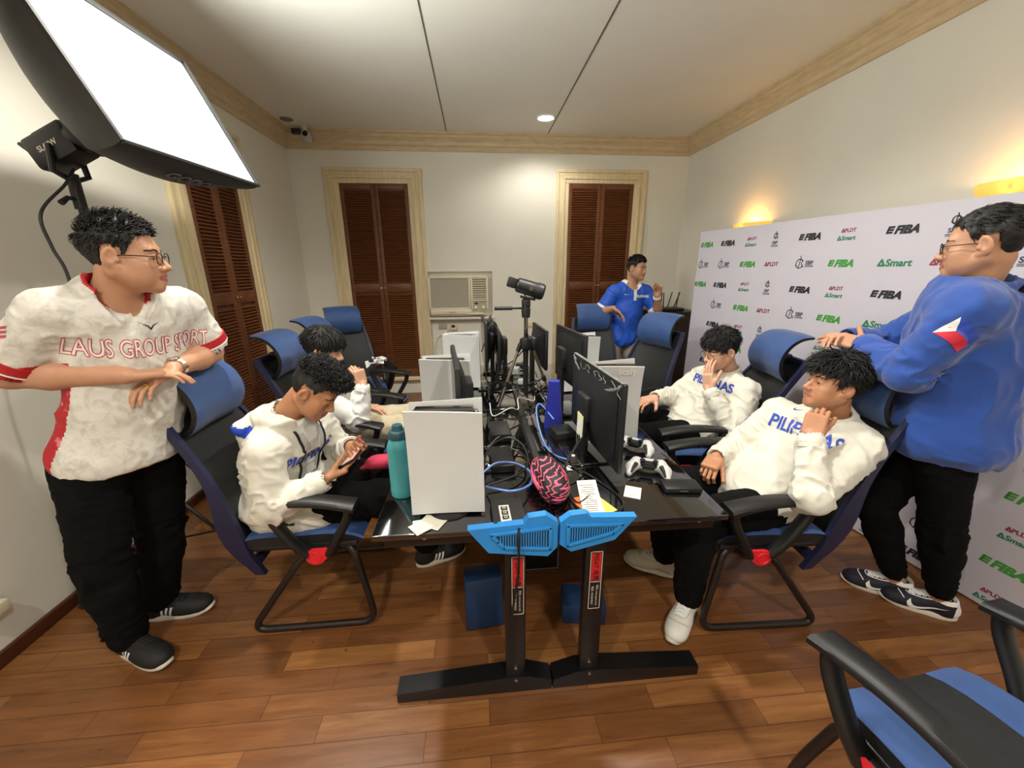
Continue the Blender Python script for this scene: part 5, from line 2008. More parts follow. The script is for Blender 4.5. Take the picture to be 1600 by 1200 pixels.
def hair_mesh(c, R, s, st, seed):
    """cap plus tapering tufts. st: top, side thickness, hairline heights, tuft length, flow, density"""
    rg = np.random.default_rng(seed)
    th, ts = st['top'], st['side']
    S = SDF()
    S.ell(A3(0, -0.012, 0.036 + th * 0.35), A3(0.074 + ts, 0.094 + ts * 1.1, 0.082 + th * 0.75), k=0.01)
    if st.get('bulk'):
        for (bx, by, bz, br) in st['bulk']:
            S.ell(A3(bx, by, bz), np.asarray(br), k=0.02)
    h = 0.0045
    V, F = S.mesh(h)
    # cut along the hairline
    hl = st['line']                        # list of (y, z): lowest hair height at each depth
    ys, zs = [a for a, b in hl], [b for a, b in hl]
    cut = np.interp(V[:, 1], ys, zs)
    rag = vnoise(V * 90, seed) * st.get('rag', 0.006)
    part = vnoise(V * 30, seed + 3)
    keep = V[:, 2] > cut + rag
    kf = keep[F].all(1)
    F = F[kf]
    N = quad_normals(V, F)
    fl = st.get('flow', lambda p: A3(0, -0.3, -1))
    V = V + N * (0.0055 * vnoise(V * A3(60, 60, 45), seed)[:, None] * st.get('rough', 1.0) + 0.003 * part[:, None])
    used = np.unique(F)
    # inner side so that the cap has thickness at its edge
    Vi = V - N * 0.012
    E = {}
    for f in F:
        for a, b in ((f[0], f[1]), (f[1], f[2]), (f[2], f[3]), (f[3], f[0])):
            E[(a, b)] = 1
    n0 = len(V)
    rim = [(a, n0 + a, n0 + b, b) for (a, b) in E if (b, a) not in E]
    rim = [tuple(reversed(r)) for r in rim]
    VV = [V, Vi]
    FF = [F, np.array(rim) if rim else np.zeros((0, 4), int)]
    cnt = 2 * n0
    top = V[used]
    Nn = N[used]
    sel = top[:, 2] > st.get('tmin', -1)
    top, Nn = top[sel], Nn[sel]
    K = st.get('n', 700)
    pick = rg.integers(0, len(top), K)
    tv, tf = [], []
    for i in pick:
        p, nrm_ = top[i], Nn[i]
        d = unit(fl(p) + rg.normal(0, st.get('wild', 0.25), 3))
        d = d - nrm_ * np.dot(d, nrm_) * 0.75
        hgt = np.clip((p[2] - 0.0) / 0.1, 0, 1)
        L_ = st['len'] * (0.35 + 0.65 * hgt) * rg.uniform(0.6, 1.15)
        lift = st.get('lift', 0.35) * (0.3 + 0.7 * hgt)
        w_ = st.get('w', 0.0042) * rg.uniform(0.7, 1.2)
        sd = unit(np.cross(d, nrm_) + 1e-6)
        cur = st.get('curl', 0.0)
        ph = rg.uniform(0, 6.28)
        o = cnt + len(tv)
        pts = []
        for q in range(5):
            t_ = q / 4
            bend = math.sin(t_ * 5.5 + ph) * cur
            P = p - nrm_ * 0.004 + d * L_ * t_ + nrm_ * (lift * L_ * math.sin(t_ * PI * 0.62)) + sd * bend * L_ * t_
            ww = w_ * (1 - 0.85 * t_ ** 1.5)
            tv += [P - sd * ww, P + nrm_ * ww * 0.8, P + sd * ww]
        for q in range(4):
            a = o + q * 3
            tf += [(a, a + 1, a + 4, a + 3), (a + 1, a + 2, a + 5, a + 4), (a + 2, a, a + 3, a + 5)]
    if tv:
        VV.append(np.array(tv))
        FF.append(np.array(tf))
    V = np.vstack(VV)
    F = np.vstack(FF)
    return c + (V @ R.T) * s, F


def wrinkle(V, F, limbs, seed, amp, torso_amp=None, fscale=1.0, fold=(9, 9, 5.5)):
    """real folds: ridges round the limbs, bunched at their ends, and long creases on the trunk"""
    N = quad_normals(V, F)
    n = len(V)
    best = np.full(n, 1e9)
    disp = np.zeros(n)
    for li, (a, b, r, w0, w1) in enumerate(limbs):
        a, b = np.asarray(a, float), np.asarray(b, float)
        ba = b - a
        L_ = np.linalg.norm(ba)
        t_ = np.clip(((V - a) @ ba) / (L_ * L_), 0, 1)
        q = V - a - t_[:, None] * ba
        dist = np.linalg.norm(q, axis=1)
        qn = q / np.maximum(dist, 1e-6)[:, None]
        s_ = t_ * L_
        e1 = unit(np.cross(ba, A3(0.3, 0.2, 1)))
        skew = (qn @ e1) * 0.035
        co = np.stack([(s_ + skew) * 30 * fscale, qn @ e1 * 1.3 + li * 7, qn @ unit(np.cross(ba, e1)) * 1.3], 1)
        rdg = 2 * (1 - np.abs(vnoise(co, seed + li))) ** 2.5 - 1
        rdg2 = vnoise(V * 26 + li, seed + li + 50)
        fin = np.clip((L_ - s_) / 0.035, 0.12, 1) if w1 < 0 else 1.0
        wt = 0.30 + w0 * np.exp(-(s_ / 0.08) ** 2) + abs(w1) * np.exp(-((L_ - s_) / 0.08) ** 2)
        dd = (amp * wt * rdg + amp * 0.45 * rdg2) * fin
        m_ = (dist - r) < best
        disp[m_] = dd[m_]
        best[m_] = (dist - r)[m_]
    ta = torso_amp if torso_amp is not None else amp
    wrp = np.stack([vnoise(V * 6, seed + 9), vnoise(V * 6 + 5, seed + 10), vnoise(V * 6 + 9, seed + 11)], 1)
    b1 = 1 - np.abs(vnoise(V * A3(*fold) + 0.9 * wrp, seed + 7))
    b2 = 1 - np.abs(vnoise(V * A3(*fold) * 1.9 + 1.2 * wrp, seed + 17))
    big = 2 * b1 ** 3 - 1
    sm = 2 * b2 ** 3 - 1
    far = np.clip((best + 0.01) / 0.05, 0, 1)
    disp = disp * (1 - far) + far * ta * (0.8 * big + 0.3 * sm)
    return V + N * disp[:, None]


def ring_part(name, prof, c, R, m_, parent):
    n, k = 30, len(prof)
    V, F = [], []
    for i in range(n):
        a = 2 * PI * i / n
        for r, z in prof:
            V.append(c + R @ A3(r * math.cos(a), r * math.sin(a), z))
    for i in range(n):
        j = (i + 1) % n
        for q in range(k):
            q2 = (q + 1) % k
            F.append((i * k + q, j * k + q, j * k + q2, i * k + q2))
    return raw_mesh(name, V, F, [M[m_]], None, parent, angle=50)


class Cloth:
    """keeps a garment's surface so that prints can be laid on it"""

    def __init__(s, V, F):
        s.t = BVHTree.FromPolygons([Vector(v) for v in V], [tuple(int(i) for i in f) for f in F])

    def lay(s, P2, F2, o, right, upv, base, name, mats, parent, mi=None, off=0.002, reach=0.25, start=None):
        right, upv = unit(right), unit(upv)
        nn = np.cross(right, upv)
        V, ok = [], []
        for p in P2:
            q = np.asarray(o) + right * p[0] + upv * p[1]
            hit = s.t.ray_cast(Vector(q + nn * (reach if start is None else start)), Vector(-nn), reach * 2.2)
            if hit[0] is None:
                V.append(q)
                ok.append(False)
            else:
                nv = hit[1]
                if nv.dot(Vector(nn)) < 0:
                    nv = -nv
                V.append(np.array(hit[0] + nv * off * 0.4) + nn * off * 0.6)
                ok.append(True)
        V = np.array(V)
        keep, km = [], []
        for i, f in enumerate(F2):
            if all(ok[k] for k in f):
                q = V[list(f)]
                if max(np.abs((q - q[0]) @ nn)) < 0.03:
                    keep.append(f)
                    km.append(mi[i] if mi is not None else 0)
        if not keep:
            return None
        return raw_mesh(name, V - base, keep, [M[x] for x in mats], km, parent, smooth=True)

    def strip(s, pts, width, base, name, m_, parent, off=0.003, view=None):
        V, F = [], []
        P = spline(pts, 16)
        Q, NN = [], []
        for p in P:
            co, nv, _, _ = s.t.find_nearest(Vector(p))
            Q.append(np.array(co))
            NN.append(np.array(nv))
        for i, p in enumerate(Q):
            T = unit(Q[min(i + 1, len(Q) - 1)] - Q[max(i - 1, 0)])
            nv = NN[i] if view is None or np.dot(NN[i], view) > 0 else -NN[i]
            sd = unit(np.cross(T, nv)) * width / 2
            for k, (w_, o_) in enumerate(((-1, 0.3), (-0.6, 1), (0.6, 1), (1, 0.3))):
                V.append(p + sd * w_ + nv * off * o_)
        for i in range(len(Q) - 1):
            for k in range(3):
                a = i * 4 + k
                F.append((a, a + 4, a + 5, a + 1))
        return raw_mesh(name, np.array(V) - base, F, [M[m_]], None, parent)


SWOOSH = [(-1.0, 0.12), (-0.93, -0.12), (-0.78, -0.26), (-0.55, -0.26), (-0.2, -0.12), (0.3, 0.10), (1.0, 0.42), (0.3, 0.20), (-0.2, 0.03), (-0.5, -0.04), (-0.68, 0.0), (-0.78, 0.14), (-0.82, 0.36)]


def swoosh_polys(s):
    P = SWOOSH
    # split into two simple halves for the cutter
    return [([(x * s, y * s) for x, y in P], 0)]


def make_shoe(parent, base, ankle, toe_dir, kind, s=1.0, roll=0.0):
    """ankle: joint position; toe_dir horizontal; sole on the floor"""
    d = unit((toe_dir[0], toe_dir[1], 0))
    z0_ = max(ankle[2] - 0.09, 0.0) if kind != 'raised' else ankle[2] - 0.09
    o = A3(ankle[0], ankle[1], z0_) - d * 0.02 * s
    lat = A3(-d[1], d[0], 0)
    R = np.array([d, lat, A3(0, 0, 1)]).T
    S = SDF()
    S.ell(A3(0.125, 0, 0.042) * s, A3(0.100, 0.050, 0.042) * s, k=0.02)
    S.ell(A3(0.175, 0.004, 0.036) * s, A3(0.052, 0.047, 0.036) * s, k=0.02)
    S.ell(A3(-0.005, 0, 0.050) * s, A3(0.058, 0.041, 0.055) * s, k=0.02)
    S.cone(A3(0.015, 0, 0.082) * s, A3(0.135, 0, 0.042) * s, 0.040 * s, 0.036 * s, 0.03)
    S.cone(A3(0.0, 0, 0.06) * s, A3(0.0, 0, 0.10) * s, 0.042 * s, 0.044 * s, 0.02)
    S.cone(A3(0.0, 0, 0.09) * s, A3(0, 0, 0.14) * s, 0.034 * s, 0.038 * s, 0.006, neg=True)
    S.cut(A3(0, 0, 0.020) * s, (0, 0, -1))
    V, F = S.mesh(0.006)
    up_mats = {'run': 'shoe_black', 'white': 'shoe_white', 'stone': 'shoe_stone', 'cortez': 'shoe_navy'}[kind]
    mi = None
    mats = [M[up_mats]]
    L = V / s
    fc = L[F].mean(1)
    if kind == 'cortez':
        mi = np.where((fc[:, 0] < -0.032) | ((np.abs(fc[:, 1]) < 0.02) & (fc[:, 0] > 0.03) & (fc[:, 0] < 0.13) & (fc[:, 2] > 0.05)) | (fc[:, 2] > 0.098), 1, 0)
        mats.append(M['white_cloth'])
    u = raw_mesh('shoe', o + (V @ R.T) - base, F, mats, mi, parent)
    cl = Cloth(o + (V @ R.T), F)
    # sole
    Q = []
    for a in np.linspace(0, 2 * PI, 40)[:-1]:
        x = 0.088 + 0.148 * math.cos(a)
        w_ = 0.047 + 0.004 * math.cos(a) - 0.006 * math.exp(-((x - 0.06) / 0.05) ** 2)
        Q.append((x * s, w_ * math.copysign(abs(math.sin(a)) ** 0.75, math.sin(a)) * s))
    m = MB()
    n = len(Q)
    Vs = []
    for z, g in ((0.0, 0.93), (0.006, 0.99), (0.020, 1.0), (0.027, 0.97)):
        for x, y in Q:
            lift = 0.012 * max(0, (x / s - 0.17) / 0.06) ** 2 * (1 if z < 0.01 else 0.5)
            Vs.append(o + R @ A3((x - 0.088 * s) * g + 0.088 * s, y * g, z * s + lift * s) - base)
    Fs = [tuple(reversed(range(n))), tuple(3 * n + k for k in range(n))]
    for r in range(3):
        for k in range(n):
            k2 = (k + 1) % n
            Fs.append((r * n + k, r * n + k2, (r + 1) * n + k2, (r + 1) * n + k))
    m.add(Vs, Fs)
    m.build('sole', 'sole', u)
    def on(x, y):
        hit = cl.t.ray_cast(Vector(o + R @ A3(x, y, 0.25) * s), Vector((0, 0, -1)), 0.4)
        return np.array(hit[0]) if hit[0] is not None else None
    lace = {'run': 'shoe_black', 'white': 'white_cloth', 'stone': 'white_cloth', 'cortez': 'white_cloth'}[kind]
    m = MB()
    for k in range(5):
        x = 0.050 + 0.019 * k
        for sg in (-1, 1):
            a = [on(x + sg * yy * 0.25, yy) for yy in (-0.026, -0.013, 0.0, 0.013, 0.026)]
            if all(q is not None for q in a):
                m.tube([q + A3(0, 0, 0.0015) - base for q in a], 0.0030, seg=5)
    for sg in (-1, 1):
        a = [on(0.128 + 0.002 * q, 0.003 * sg + sg * 0.006 * q) for q in range(4)]
        if all(q is not None for q in a):
            m.tube([q + A3(0, 0, 0.002) - base for q in a], 0.0026, seg=5)
    if m.V:
        m.build('laces', lace, u)
    seam = {'run': 'shoe_navy', 'white': 'shoe_stone', 'stone': 'sole', 'cortez': 'white_cloth'}[kind]
    for path in ([(0.150, -0.045), (0.166, -0.02), (0.170, 0.0), (0.166, 0.02), (0.150, 0.045)], [(0.045, -0.033), (0.09, -0.030), (0.132, -0.022), (0.142, 0.0), (0.132, 0.022), (0.09, 0.030), (0.045, 0.033)]):
        a = [on(*q) for q in path]
        a = [q for q in a if q is not None]
        if len(a) > 2:
            cl.strip(a, 0.0045, base, 'seam', seam, u, off=0.0012)
    for g in (-1, 1):
        if kind == 'run':
            pol = [([(x, -0.022), (x + 0.010, -0.022), (x + 0.022, 0.022), (x + 0.012, 0.022)], 0) for x in (-0.03, -0.011, 0.008)]
            P2, F2, m2 = poly_cut(pol, 0.008)
            cl.lay(P2 * s, F2, o + R @ A3(0.062, g * 0.045, 0.052) * s, d * (-g), A3(0, 0, 1), base, 'stripes', ['white_cloth'], u, m2, off=0.0015, reach=0.04)
        if kind == 'cortez':
            P2, F2, m2 = poly_cut([([(x * 0.074, y * 0.075) for x, y in SWOOSH], 0)], 0.008)
            if g < 0:
                P2 = P2 * A3(-1, 1, 1)
                F2 = [tuple(reversed(f)) for f in F2]
                P2 = P2 * A3(-1, 1, 1) * A3(-1, 1, 1)
            P2[:, 0] *= 1
            cl.lay(P2 * s, F2, o + R @ A3(0.066, g * 0.046, 0.046) * s, d * (-g), A3(0, 0, 1), base, 'emblem', ['white_cloth'], u, m2, off=0.0015, reach=0.04)
    return u


def glasses(parent, base, c, R, s, m_):
    def P(x, y, z):
        return c + R @ A3(x, y, z) * s - base
    mb = MB()
    for g in (-1, 1):
        ring = []
        for a in np.linspace(0, 2 * PI, 25)[:-1]:
            ca, sa = math.cos(a), math.sin(a)
            x = 0.0245 * math.copysign(abs(ca) ** 0.8, ca)
            z = 0.0185 * math.copysign(abs(sa) ** 0.8, sa)
            ring.append(P(g * 0.034 + x, 0.096 - 0.05 * abs(g * 0.034 + x) * 2 * 0.12, z + 0.001))
        mb.tube(ring, 0.0016 * s, seg=6, closed=True)
        mb.tube([P(g * 0.058, 0.090, 0.008), P(g * 0.072, 0.072, 0.008), P(g * 0.079, 0.02, 0.007), P(g * 0.080, -0.012, 0.003), P(g * 0.079, -0.03, -0.012)], 0.0017 * s, seg=6)
    mb.tube([P(-0.011, 0.0955, 0.005), P(0, 0.1, 0.009), P(0.011, 0.0955, 0.005)], 0.0015 * s, seg=6)
    return mb.build('glasses', m_, parent)


def person(label, base, J, skin, hair, top, legs, shoes, head=1.0, jaw=1.0, build=1.0, name='person', extra=None, look=(0, 0)):
    """J holds the joints in world metres. The body is one surface; hair and clothes are its children."""
    base = np.asarray(base, float)
    J = {k: (np.asarray(v, float) if not isinstance(v, dict) else v) for k, v in J.items()}
    hc = J['head']
    HR = frame(J['face'], J.get('hup', A3(0, 0, 1)))
    pel, che = J['pelvis'], J['chest']
    mid = J.get('mid', (pel + che) / 2)
    latc = unit(J['shL'] - J['shR'])
    latp = unit(J['hipL'] - J['hipR'])
    neck = J['neck']
    depth = top.get('depth', 1.0)

    def spine(t_):
        return (1 - t_) ** 2 * pel + 2 * t_ * (1 - t_) * (2 * mid - (pel + che) / 2) + t_ * t_ * che

    def torso(S, inf, k=0.05, bel_f=1.0):
        W_ = (0.160, 0.152, 0.148, 0.158, 0.150)
        Dp = (0.108, 0.106, 0.106, 0.112, 0.092)
        tw_ = np.linspace(0, 1, 5)
        H_ = max(np.linalg.norm(che - pel) / 4 * 1.25, 0.09)
        for i, t_ in enumerate(tw_):
            p = spine(t_)
            tg = unit(spine(min(t_ + 0.05, 1)) - spine(max(t_ - 0.05, 0)))
            lat = unit(latp * (1 - t_) + latc * t_)
            lat = unit(lat - tg * np.dot(lat, tg))
            fwd = np.cross(lat, tg)
            R = np.array([lat, fwd, tg]).T
            bel = bel_f * top.get('belly', 0) * math.exp(-((t_ - 0.35) / 0.28) ** 2)
            S.ell(p + (-np.cross(tg, lat)) * 0 + unit(np.cross(tg, latc)) * 0 + fwd * bel * 0.5, A3(W_[i] * build + inf, Dp[i] * build * depth + inf + bel * 0.5, H_ + inf), R, k=k)
        S.cone(J['shL'] * 0.86 + J['shR'] * 0.14 + A3(0, 0, -0.005), J['shR'] * 0.86 + J['shL'] * 0.14 + A3(0, 0, -0.005), 0.062 * build + inf, None, k)
        S.cone(che, neck, 0.085 + inf, 0.058 + inf * 0.7, k)

    # ---------------- the body itself
    B = SDF()
    torso(B, -0.016, bel_f=0.4)
    B.cone(neck - unit(hc - neck) * 0.03, hc + HR @ A3(0, -0.034, -0.045) * head, 0.058, 0.050, 0.022)
    head_ops(B, hc, HR, head, jaw)
    hands = []
    for sd in 'LR':
        sh, el, wr = J['sh' + sd], J['el' + sd], J['wr' + sd]
        ar = J.get('arm_r', A3(1.0))[0] if 'arm_r' in J else 1.0
        B.cone(sh, el, 0.050 * ar, 0.040 * ar, 0.03)
        B.cone(el, el + (wr - el) * 0.35, 0.041 * ar, 0.043 * ar, 0.02)
        B.cone(el + (wr - el) * 0.35, wr, 0.043 * ar, 0.027 * (0.5 + 0.5 * ar), 0.02, )
        h_ = J['hand' + sd]
        hand_ops(B, wr, h_['d'], h_['n'], h_['side'], h_.get('curl', (20, 25, 15)), h_.get('thumb', (0.55, 0.75, 0.25)), h_.get('spread', 0.05), h_.get('s', 1.0), h_.get('tcurl', 0.5), h_.get('per'))
        hp, kn, an = J['hip' + sd], J['kn' + sd], J['an' + sd]
        B.cone(hp, kn, 0.068, 0.046, 0.03)
        B.cone(kn, an, 0.046, 0.034, 0.02)
        toe = J['toe' + sd]
        B.cone(an, A3(an[0], an[1], max(an[2] - 0.03, 0.06)) + unit(toe) * 0.04, 0.034, 0.03, 0.02)
    fine = []
    hlo, hhi = np.minimum(hc - 0.155, neck - 0.09), np.maximum(hc + 0.155, neck + 0.05)
    hlo[2] = min(neck[2] - (0.10 if top.get('vneck') else 0.03), hc[2] - 0.1)
    fine.append((hlo, hhi, 0.003 if head else 0.003))
    for sd in 'LR':
        wr, el, sh = J['wr' + sd], J['el' + sd], J['sh' + sd]
        h_ = J['hand' + sd]
        pts = [wr, wr + unit(h_['d']) * 0.19]
        if top.get('short'):
            pts += [el, el + (sh - el) * 0.45]
            pad = 0.065
        else:
            pts += [wr + (el - wr) * 0.25]
            pad = 0.045
        # room for curled fingers and the thumb
        pts.append(wr + unit(h_['d']) * 0.08 + unit(h_['n']) * 0.06)
        pts.append(wr + unit(h_['d']) * 0.05 + np.cross(unit(h_['d']), unit(h_['n'])) * h_['side'] * 0.05)
        fine.append((np.min(pts, 0) - pad, np.max(pts, 0) + pad, 0.0034 if top.get('short') else 0.0026))
    Vs, Fs, Ms = [], [], []
    cnt = 0
    V, F = B.mesh(0.011)
    fc = V[F].mean(1)
    drop = np.zeros(len(F), bool)
    for lo, hi, _ in fine:
        drop |= ((fc > lo + 0.004) & (fc < hi - 0.004)).all(1)
    F = F[~drop]
    Vs.append(V)
    Fs.append(F)
    Ms.append(np.zeros(len(F), int))
    cnt += len(V)
    done = []
    for i, (lo, hi, h) in enumerate(fine):
        V, F = B.mesh(h, lo, hi)
        if not len(F):
            continue
        V = relax(V, F, 1, 0.4)
        fc = V[F].mean(1)
        keep = np.ones(len(F), bool)
        for lo2, hi2 in done:
            keep &= ~((fc > lo2 + 0.003) & (fc < hi2 - 0.003)).all(1)
        F, fc = F[keep], fc[keep]
        done.append((lo, hi))
        Ms.append(head_paint(fc, hc, HR, head))
        Vs.append(V)
        Fs.append(F + cnt)
        cnt += len(V)
    ev, ef, em = eye_balls(hc, HR, head, look)
    Vs.append(ev)
    Fs.append(ef + cnt)
    Ms.append(np.array(em))
    Vb, Fb, Mb = np.vstack(Vs), np.vstack(Fs), np.concatenate(Ms)
    body = raw_mesh(name, Vb - base, Fb, [M[skin], M['lips'], M['brow'], M['eye_white'], M['iris']], Mb)
    body.location = base
    tag(body, label, 'person')

    # ---------------- hair
    V, F = hair_mesh(hc, HR, head, hair, hair.get('seed', 1))
    raw_mesh('hair', V - base, F, [M['hair']], None, body)

    # ---------------- trousers
    P = SDF()
    inf = legs.get('inf', 0.022)
    tp0 = pel + (che - pel) * 0.12
    P.ell(pel, A3(0.160 * build + inf * 0.6, 0.114 * build + inf * 0.8, 0.14), np.array([latp, unit(np.cross(unit(che - pel), latp)), unit(np.cross(latp, np.cross(unit(che - pel), latp)))]).T, k=0.03)
    limbs = []
    for sd in 'LR':
        hp, kn, an = J['hip' + sd], J['kn' + sd], J['an' + sd]
        r0, r1, r2_, r3 = 0.080 * build + inf, 0.058 + inf, 0.052 + inf, legs.get('hem', 0.040 + inf)
        P.cone(hp, kn, r0, r1, 0.03)
        P.cone(kn, kn + (an - kn) * 0.3, r1, r2_ + 0.006, 0.02)
        e = an + unit(kn - an) * legs.get('hemup', 0.0)
        P.cone(kn + (an - kn) * 0.3, e, r2_ + 0.006, r3, 0.02)
        P.cone(e, e - unit(kn - an) * 0.10, r3 * 0.82, r3 * 0.82, 0.004, neg=True)
        limbs += [(hp, kn, r0, 0.5, 0.9), (kn, e, r2_, 0.9, -1.0)]
    V, F = P.mesh(0.0085)
    V = wrinkle(V, F, limbs, legs.get('seed', 3), legs.get('amp', 0.006))
    V[:, 2] = np.maximum(V[:, 2], 0.03)
    raw_mesh('trousers', V - base, F, [M[legs['mat']]], None, body)

    # ---------------- shoes
    for sd in 'LR':
        make_shoe(body, base, J['an' + sd], J['toe' + sd], shoes['kind' + sd] if 'kind' + sd in shoes else shoes['kind'], shoes.get('s', 1.0))

    # ---------------- top
    T = SDF()
    ti = top.get('inf', 0.018)
    torso(T, ti)
    if top.get('skirt') is not None:
        T.ell(pel + top['skirt'], A3(0.17 * build + ti, 0.125 * build * depth + ti, 0.13), np.array([latp, unit(np.cross(A3(0, 0, 1), latp)), A3(0, 0, 1)]).T, k=0.06)
    limbs = []
    for sd in 'LR':
        sh, el, wr = J['sh' + sd], J['el' + sd], J['wr' + sd]
        r0, r1, r2_ = top['sleeve']
        if top.get('short'):
            e = sh + (el - sh) * top['short']
            T.cone(sh, e, r0, r1, 0.035)
            T.cone(e, e + unit(el - sh) * 0.09, r1 * 0.86, r1 * 0.9, 0.003, neg=True)
            T.cone(sh + (el - sh) * (top['short'] * 0.7), e, r1 * 0.72, r1 * 0.86, 0.006, neg=True)
            limbs.append((sh, e, r0, 0.6, -0.4))
        else:
            T.cone(sh, el, r0, r1, 0.03)
            e = wr - unit(wr - el) * top.get('cuff_back', 0.005)
            T.cone(el, e, r1, r2_, 0.018)
            T.cone(e, e + unit(wr - el) * 0.10, r2_ * 0.84, r2_ * 0.84, 0.003, neg=True)
            limbs += [(sh, el, r0, 0.5, 1.0), (el, e, r1, 1.0, -0.9)]
    if top.get('ops'):
        top['ops'](T, J)
    # opening for the neck
    nd = unit(hc + HR @ A3(0, -0.03, -0.06) - neck)
    T.cone(neck - nd * 0.02, neck + nd * 0.16, top.get('neck_r', 0.069), top.get('neck_r', 0.069) + 0.02, 0.006, neg=True)
    fchest = unit(np.cross(latc, unit(che - mid)))
    vb = None
    if top.get('vneck'):
        vb = neck + fchest * 0.09 - unit(che - pel) * top['vneck']
        va = neck + fchest * 0.07 + unit(che - pel) * 0.01
        vn = [(va + latc * 0.042, vb), (va - latc * 0.042, vb), (va, vb)]
        for a, b in vn:
            T.cone(a, b, 0.036, 0.014, 0.004, neg=True)
    if top.get('hem'):
        for hp_, hn_ in top['hem']:
            T.cut(hp_, hn_)
    V, F = T.mesh(top.get('h', 0.0075))
    V0 = V
    V = wrinkle(V, F, limbs, top.get('seed', 1), top.get('amp', 0.006), top.get('tamp'), top.get('fs', 1.0), top.get('fold', (9, 9, 5.5)))
    fc = V0[F].mean(1)
    mi = top['paint'](fc, J, dict(latc=latc, fchest=fchest, neck=neck, nd=nd, vb=vb)) if top.get('paint') else None
    shirt = raw_mesh(top.get('name', 'sweatshirt'), V - base, F, [M[x] for x in top['mats']], mi, body)
    cl = Cloth(V, F)
    # ribbed cuffs, sleeve bands and the neck rib
    for sd in 'LR':
        sh, el, wr = J['sh' + sd], J['el' + sd], J['wr' + sd]
        r0, r1, r2_ = top['sleeve']
        if top.get('short'):
            ax_ = unit(el - sh)
            e = sh + (el - sh) * top['short']
            rr_, w_ = r1 * 1.0, 0.030
        else:
            ax_ = unit(wr - el)
            e = wr - ax_ * top.get('cuff_back', 0.005)
            rr_, w_ = r2_ * 0.97, 0.042
        e1 = unit(np.cross(ax_, A3(0.2, 0.3, 1)))
        Rb = np.array([e1, np.cross(ax_, e1), ax_]).T
        if top.get('band'):
            for (z0b, z1b, mb_, nmb) in top['band']:
                prof = [(rr_ - 0.008, z0b), (rr_ + 0.005, z0b), (rr_ + 0.005, z1b), (rr_ - 0.008, z1b)]
                ring_part(nmb, prof, e - base, Rb, mb_, body)
        elif not top.get('short'):
            prof = [(rr_ - 0.012, 0.006), (rr_ - 0.004, 0.010), (rr_ + 0.003, 0.004), (rr_ + 0.005, -w_ * 0.5), (rr_ + 0.003, -w_), (rr_ - 0.01, -w_ - 0.004)]
            ring_part('cuff', prof, e - base, Rb, top['mats'][0], body)
    if not top.get('vneck') and not top.get('ops'):
        nr = top.get('neck_r', 0.069)
        q = V - neck
        s_ = q @ nd
        pp = q - s_[:, None] * nd
        rad = np.linalg.norm(pp, axis=1)
        e1 = unit(np.cross(nd, A3(0.3, 0.2, 0.1)))
        e2 = np.cross(nd, e1)
        an_ = np.arctan2(pp @ e2, pp @ e1)
        P = []
        for k in range(26):
            a0 = -PI + 2 * PI * (k + 0.5) / 26
            msk = (np.abs(an_ - a0) < PI / 24) & (rad > nr - 0.012) & (rad < nr + 0.028) & (np.abs(s_) < 0.12)
            if msk.any():
                i_ = np.argmax(np.where(msk, s_, -9))
                P.append(V[i_])
        if len(P) > 12:
            P = np.array(P)
            for _ in range(3):
                P = 0.5 * P + 0.25 * (np.roll(P, 1, 0) + np.roll(P, -1, 0))
            MB().tube(list(P - nd * 0.002 - base), 0.0085, seg=8, closed=True).build('neck_rib', top['mats'][0], body)
    if extra:
        extra(body, base, J, cl, shirt, dict(HR=HR, hc=hc, latc=latc, fchest=fchest, neck=neck, head=head))
    return body


def sp(p, **k):
    return dict(p=p, **k)


SHORT = dict(top=0.020, side=0.007, line=[(-0.12, -0.055), (-0.085, -0.055), (-0.05, -0.04), (-0.040, 0.0), (-0.034, 0.034), (0.008, 0.036), (0.016, 0.008), (0.022, 0.012), (0.034, 0.036), (0.052, 0.066), (0.068, 0.074), (0.12, 0.078)], len=0.03, n=900, wild=0.35, lift=0.5)
# ---------------------------------------------------------------- the seven people


def upof(J):
    return unit(J['chest'] - J['pelvis'])


def chest_axes(J, X):
    f = X['fchest']
    r = X['latc']
    u = np.cross(f, r)
    return r, unit(u), f


def lettering(cl, body, base, J, X, txt, du, dr, size, mat_, name='lettering', bold=0.02, shear=0.0, sx=1.0, rot=0.0, shadow=None, step=0.012):
    r, u, f = chest_axes(J, X)
    o = J['chest'] + u * du + r * dr + f * 0.10
    if rot:
        c_, s_ = math.cos(rot), math.sin(rot)
        r, u = r * c_ + u * s_, u * c_ - r * s_
    if shadow:
        P2, F2 = text_mesh_cut(txt, shear, bold + shadow[1], size, step)
        P2[:, 0] *= sx
        cl.lay(P2, F2, o, r, u, base, name, [shadow[0]], body, off=0.0022, start=0.055)
    P2, F2 = text_mesh_cut(txt, shear, bold, size, step)
    P2[:, 0] *= sx
    cl.lay(P2, F2, o, r, u, base, name, [mat_], body, off=0.0034 if shadow else 0.0025, start=0.055)


def emblem(cl, body, base, J, X, du, dr, s, mat_):
    r, u, f = chest_axes(J, X)
    P2, F2, m2 = poly_cut(swoosh_polys(s), 0.01)
    cl.lay(P2, F2, J['chest'] + u * du + r * dr + f * 0.10, r, u, base, 'emblem', [mat_], body, m2, off=0.0025)


def dist_seg(P, a, b):
    ba = b - a
    t_ = np.clip(((P - a) @ ba) / (ba @ ba), 0, 1)
    return np.linalg.norm(P - a - t_[:, None] * ba, axis=1), t_


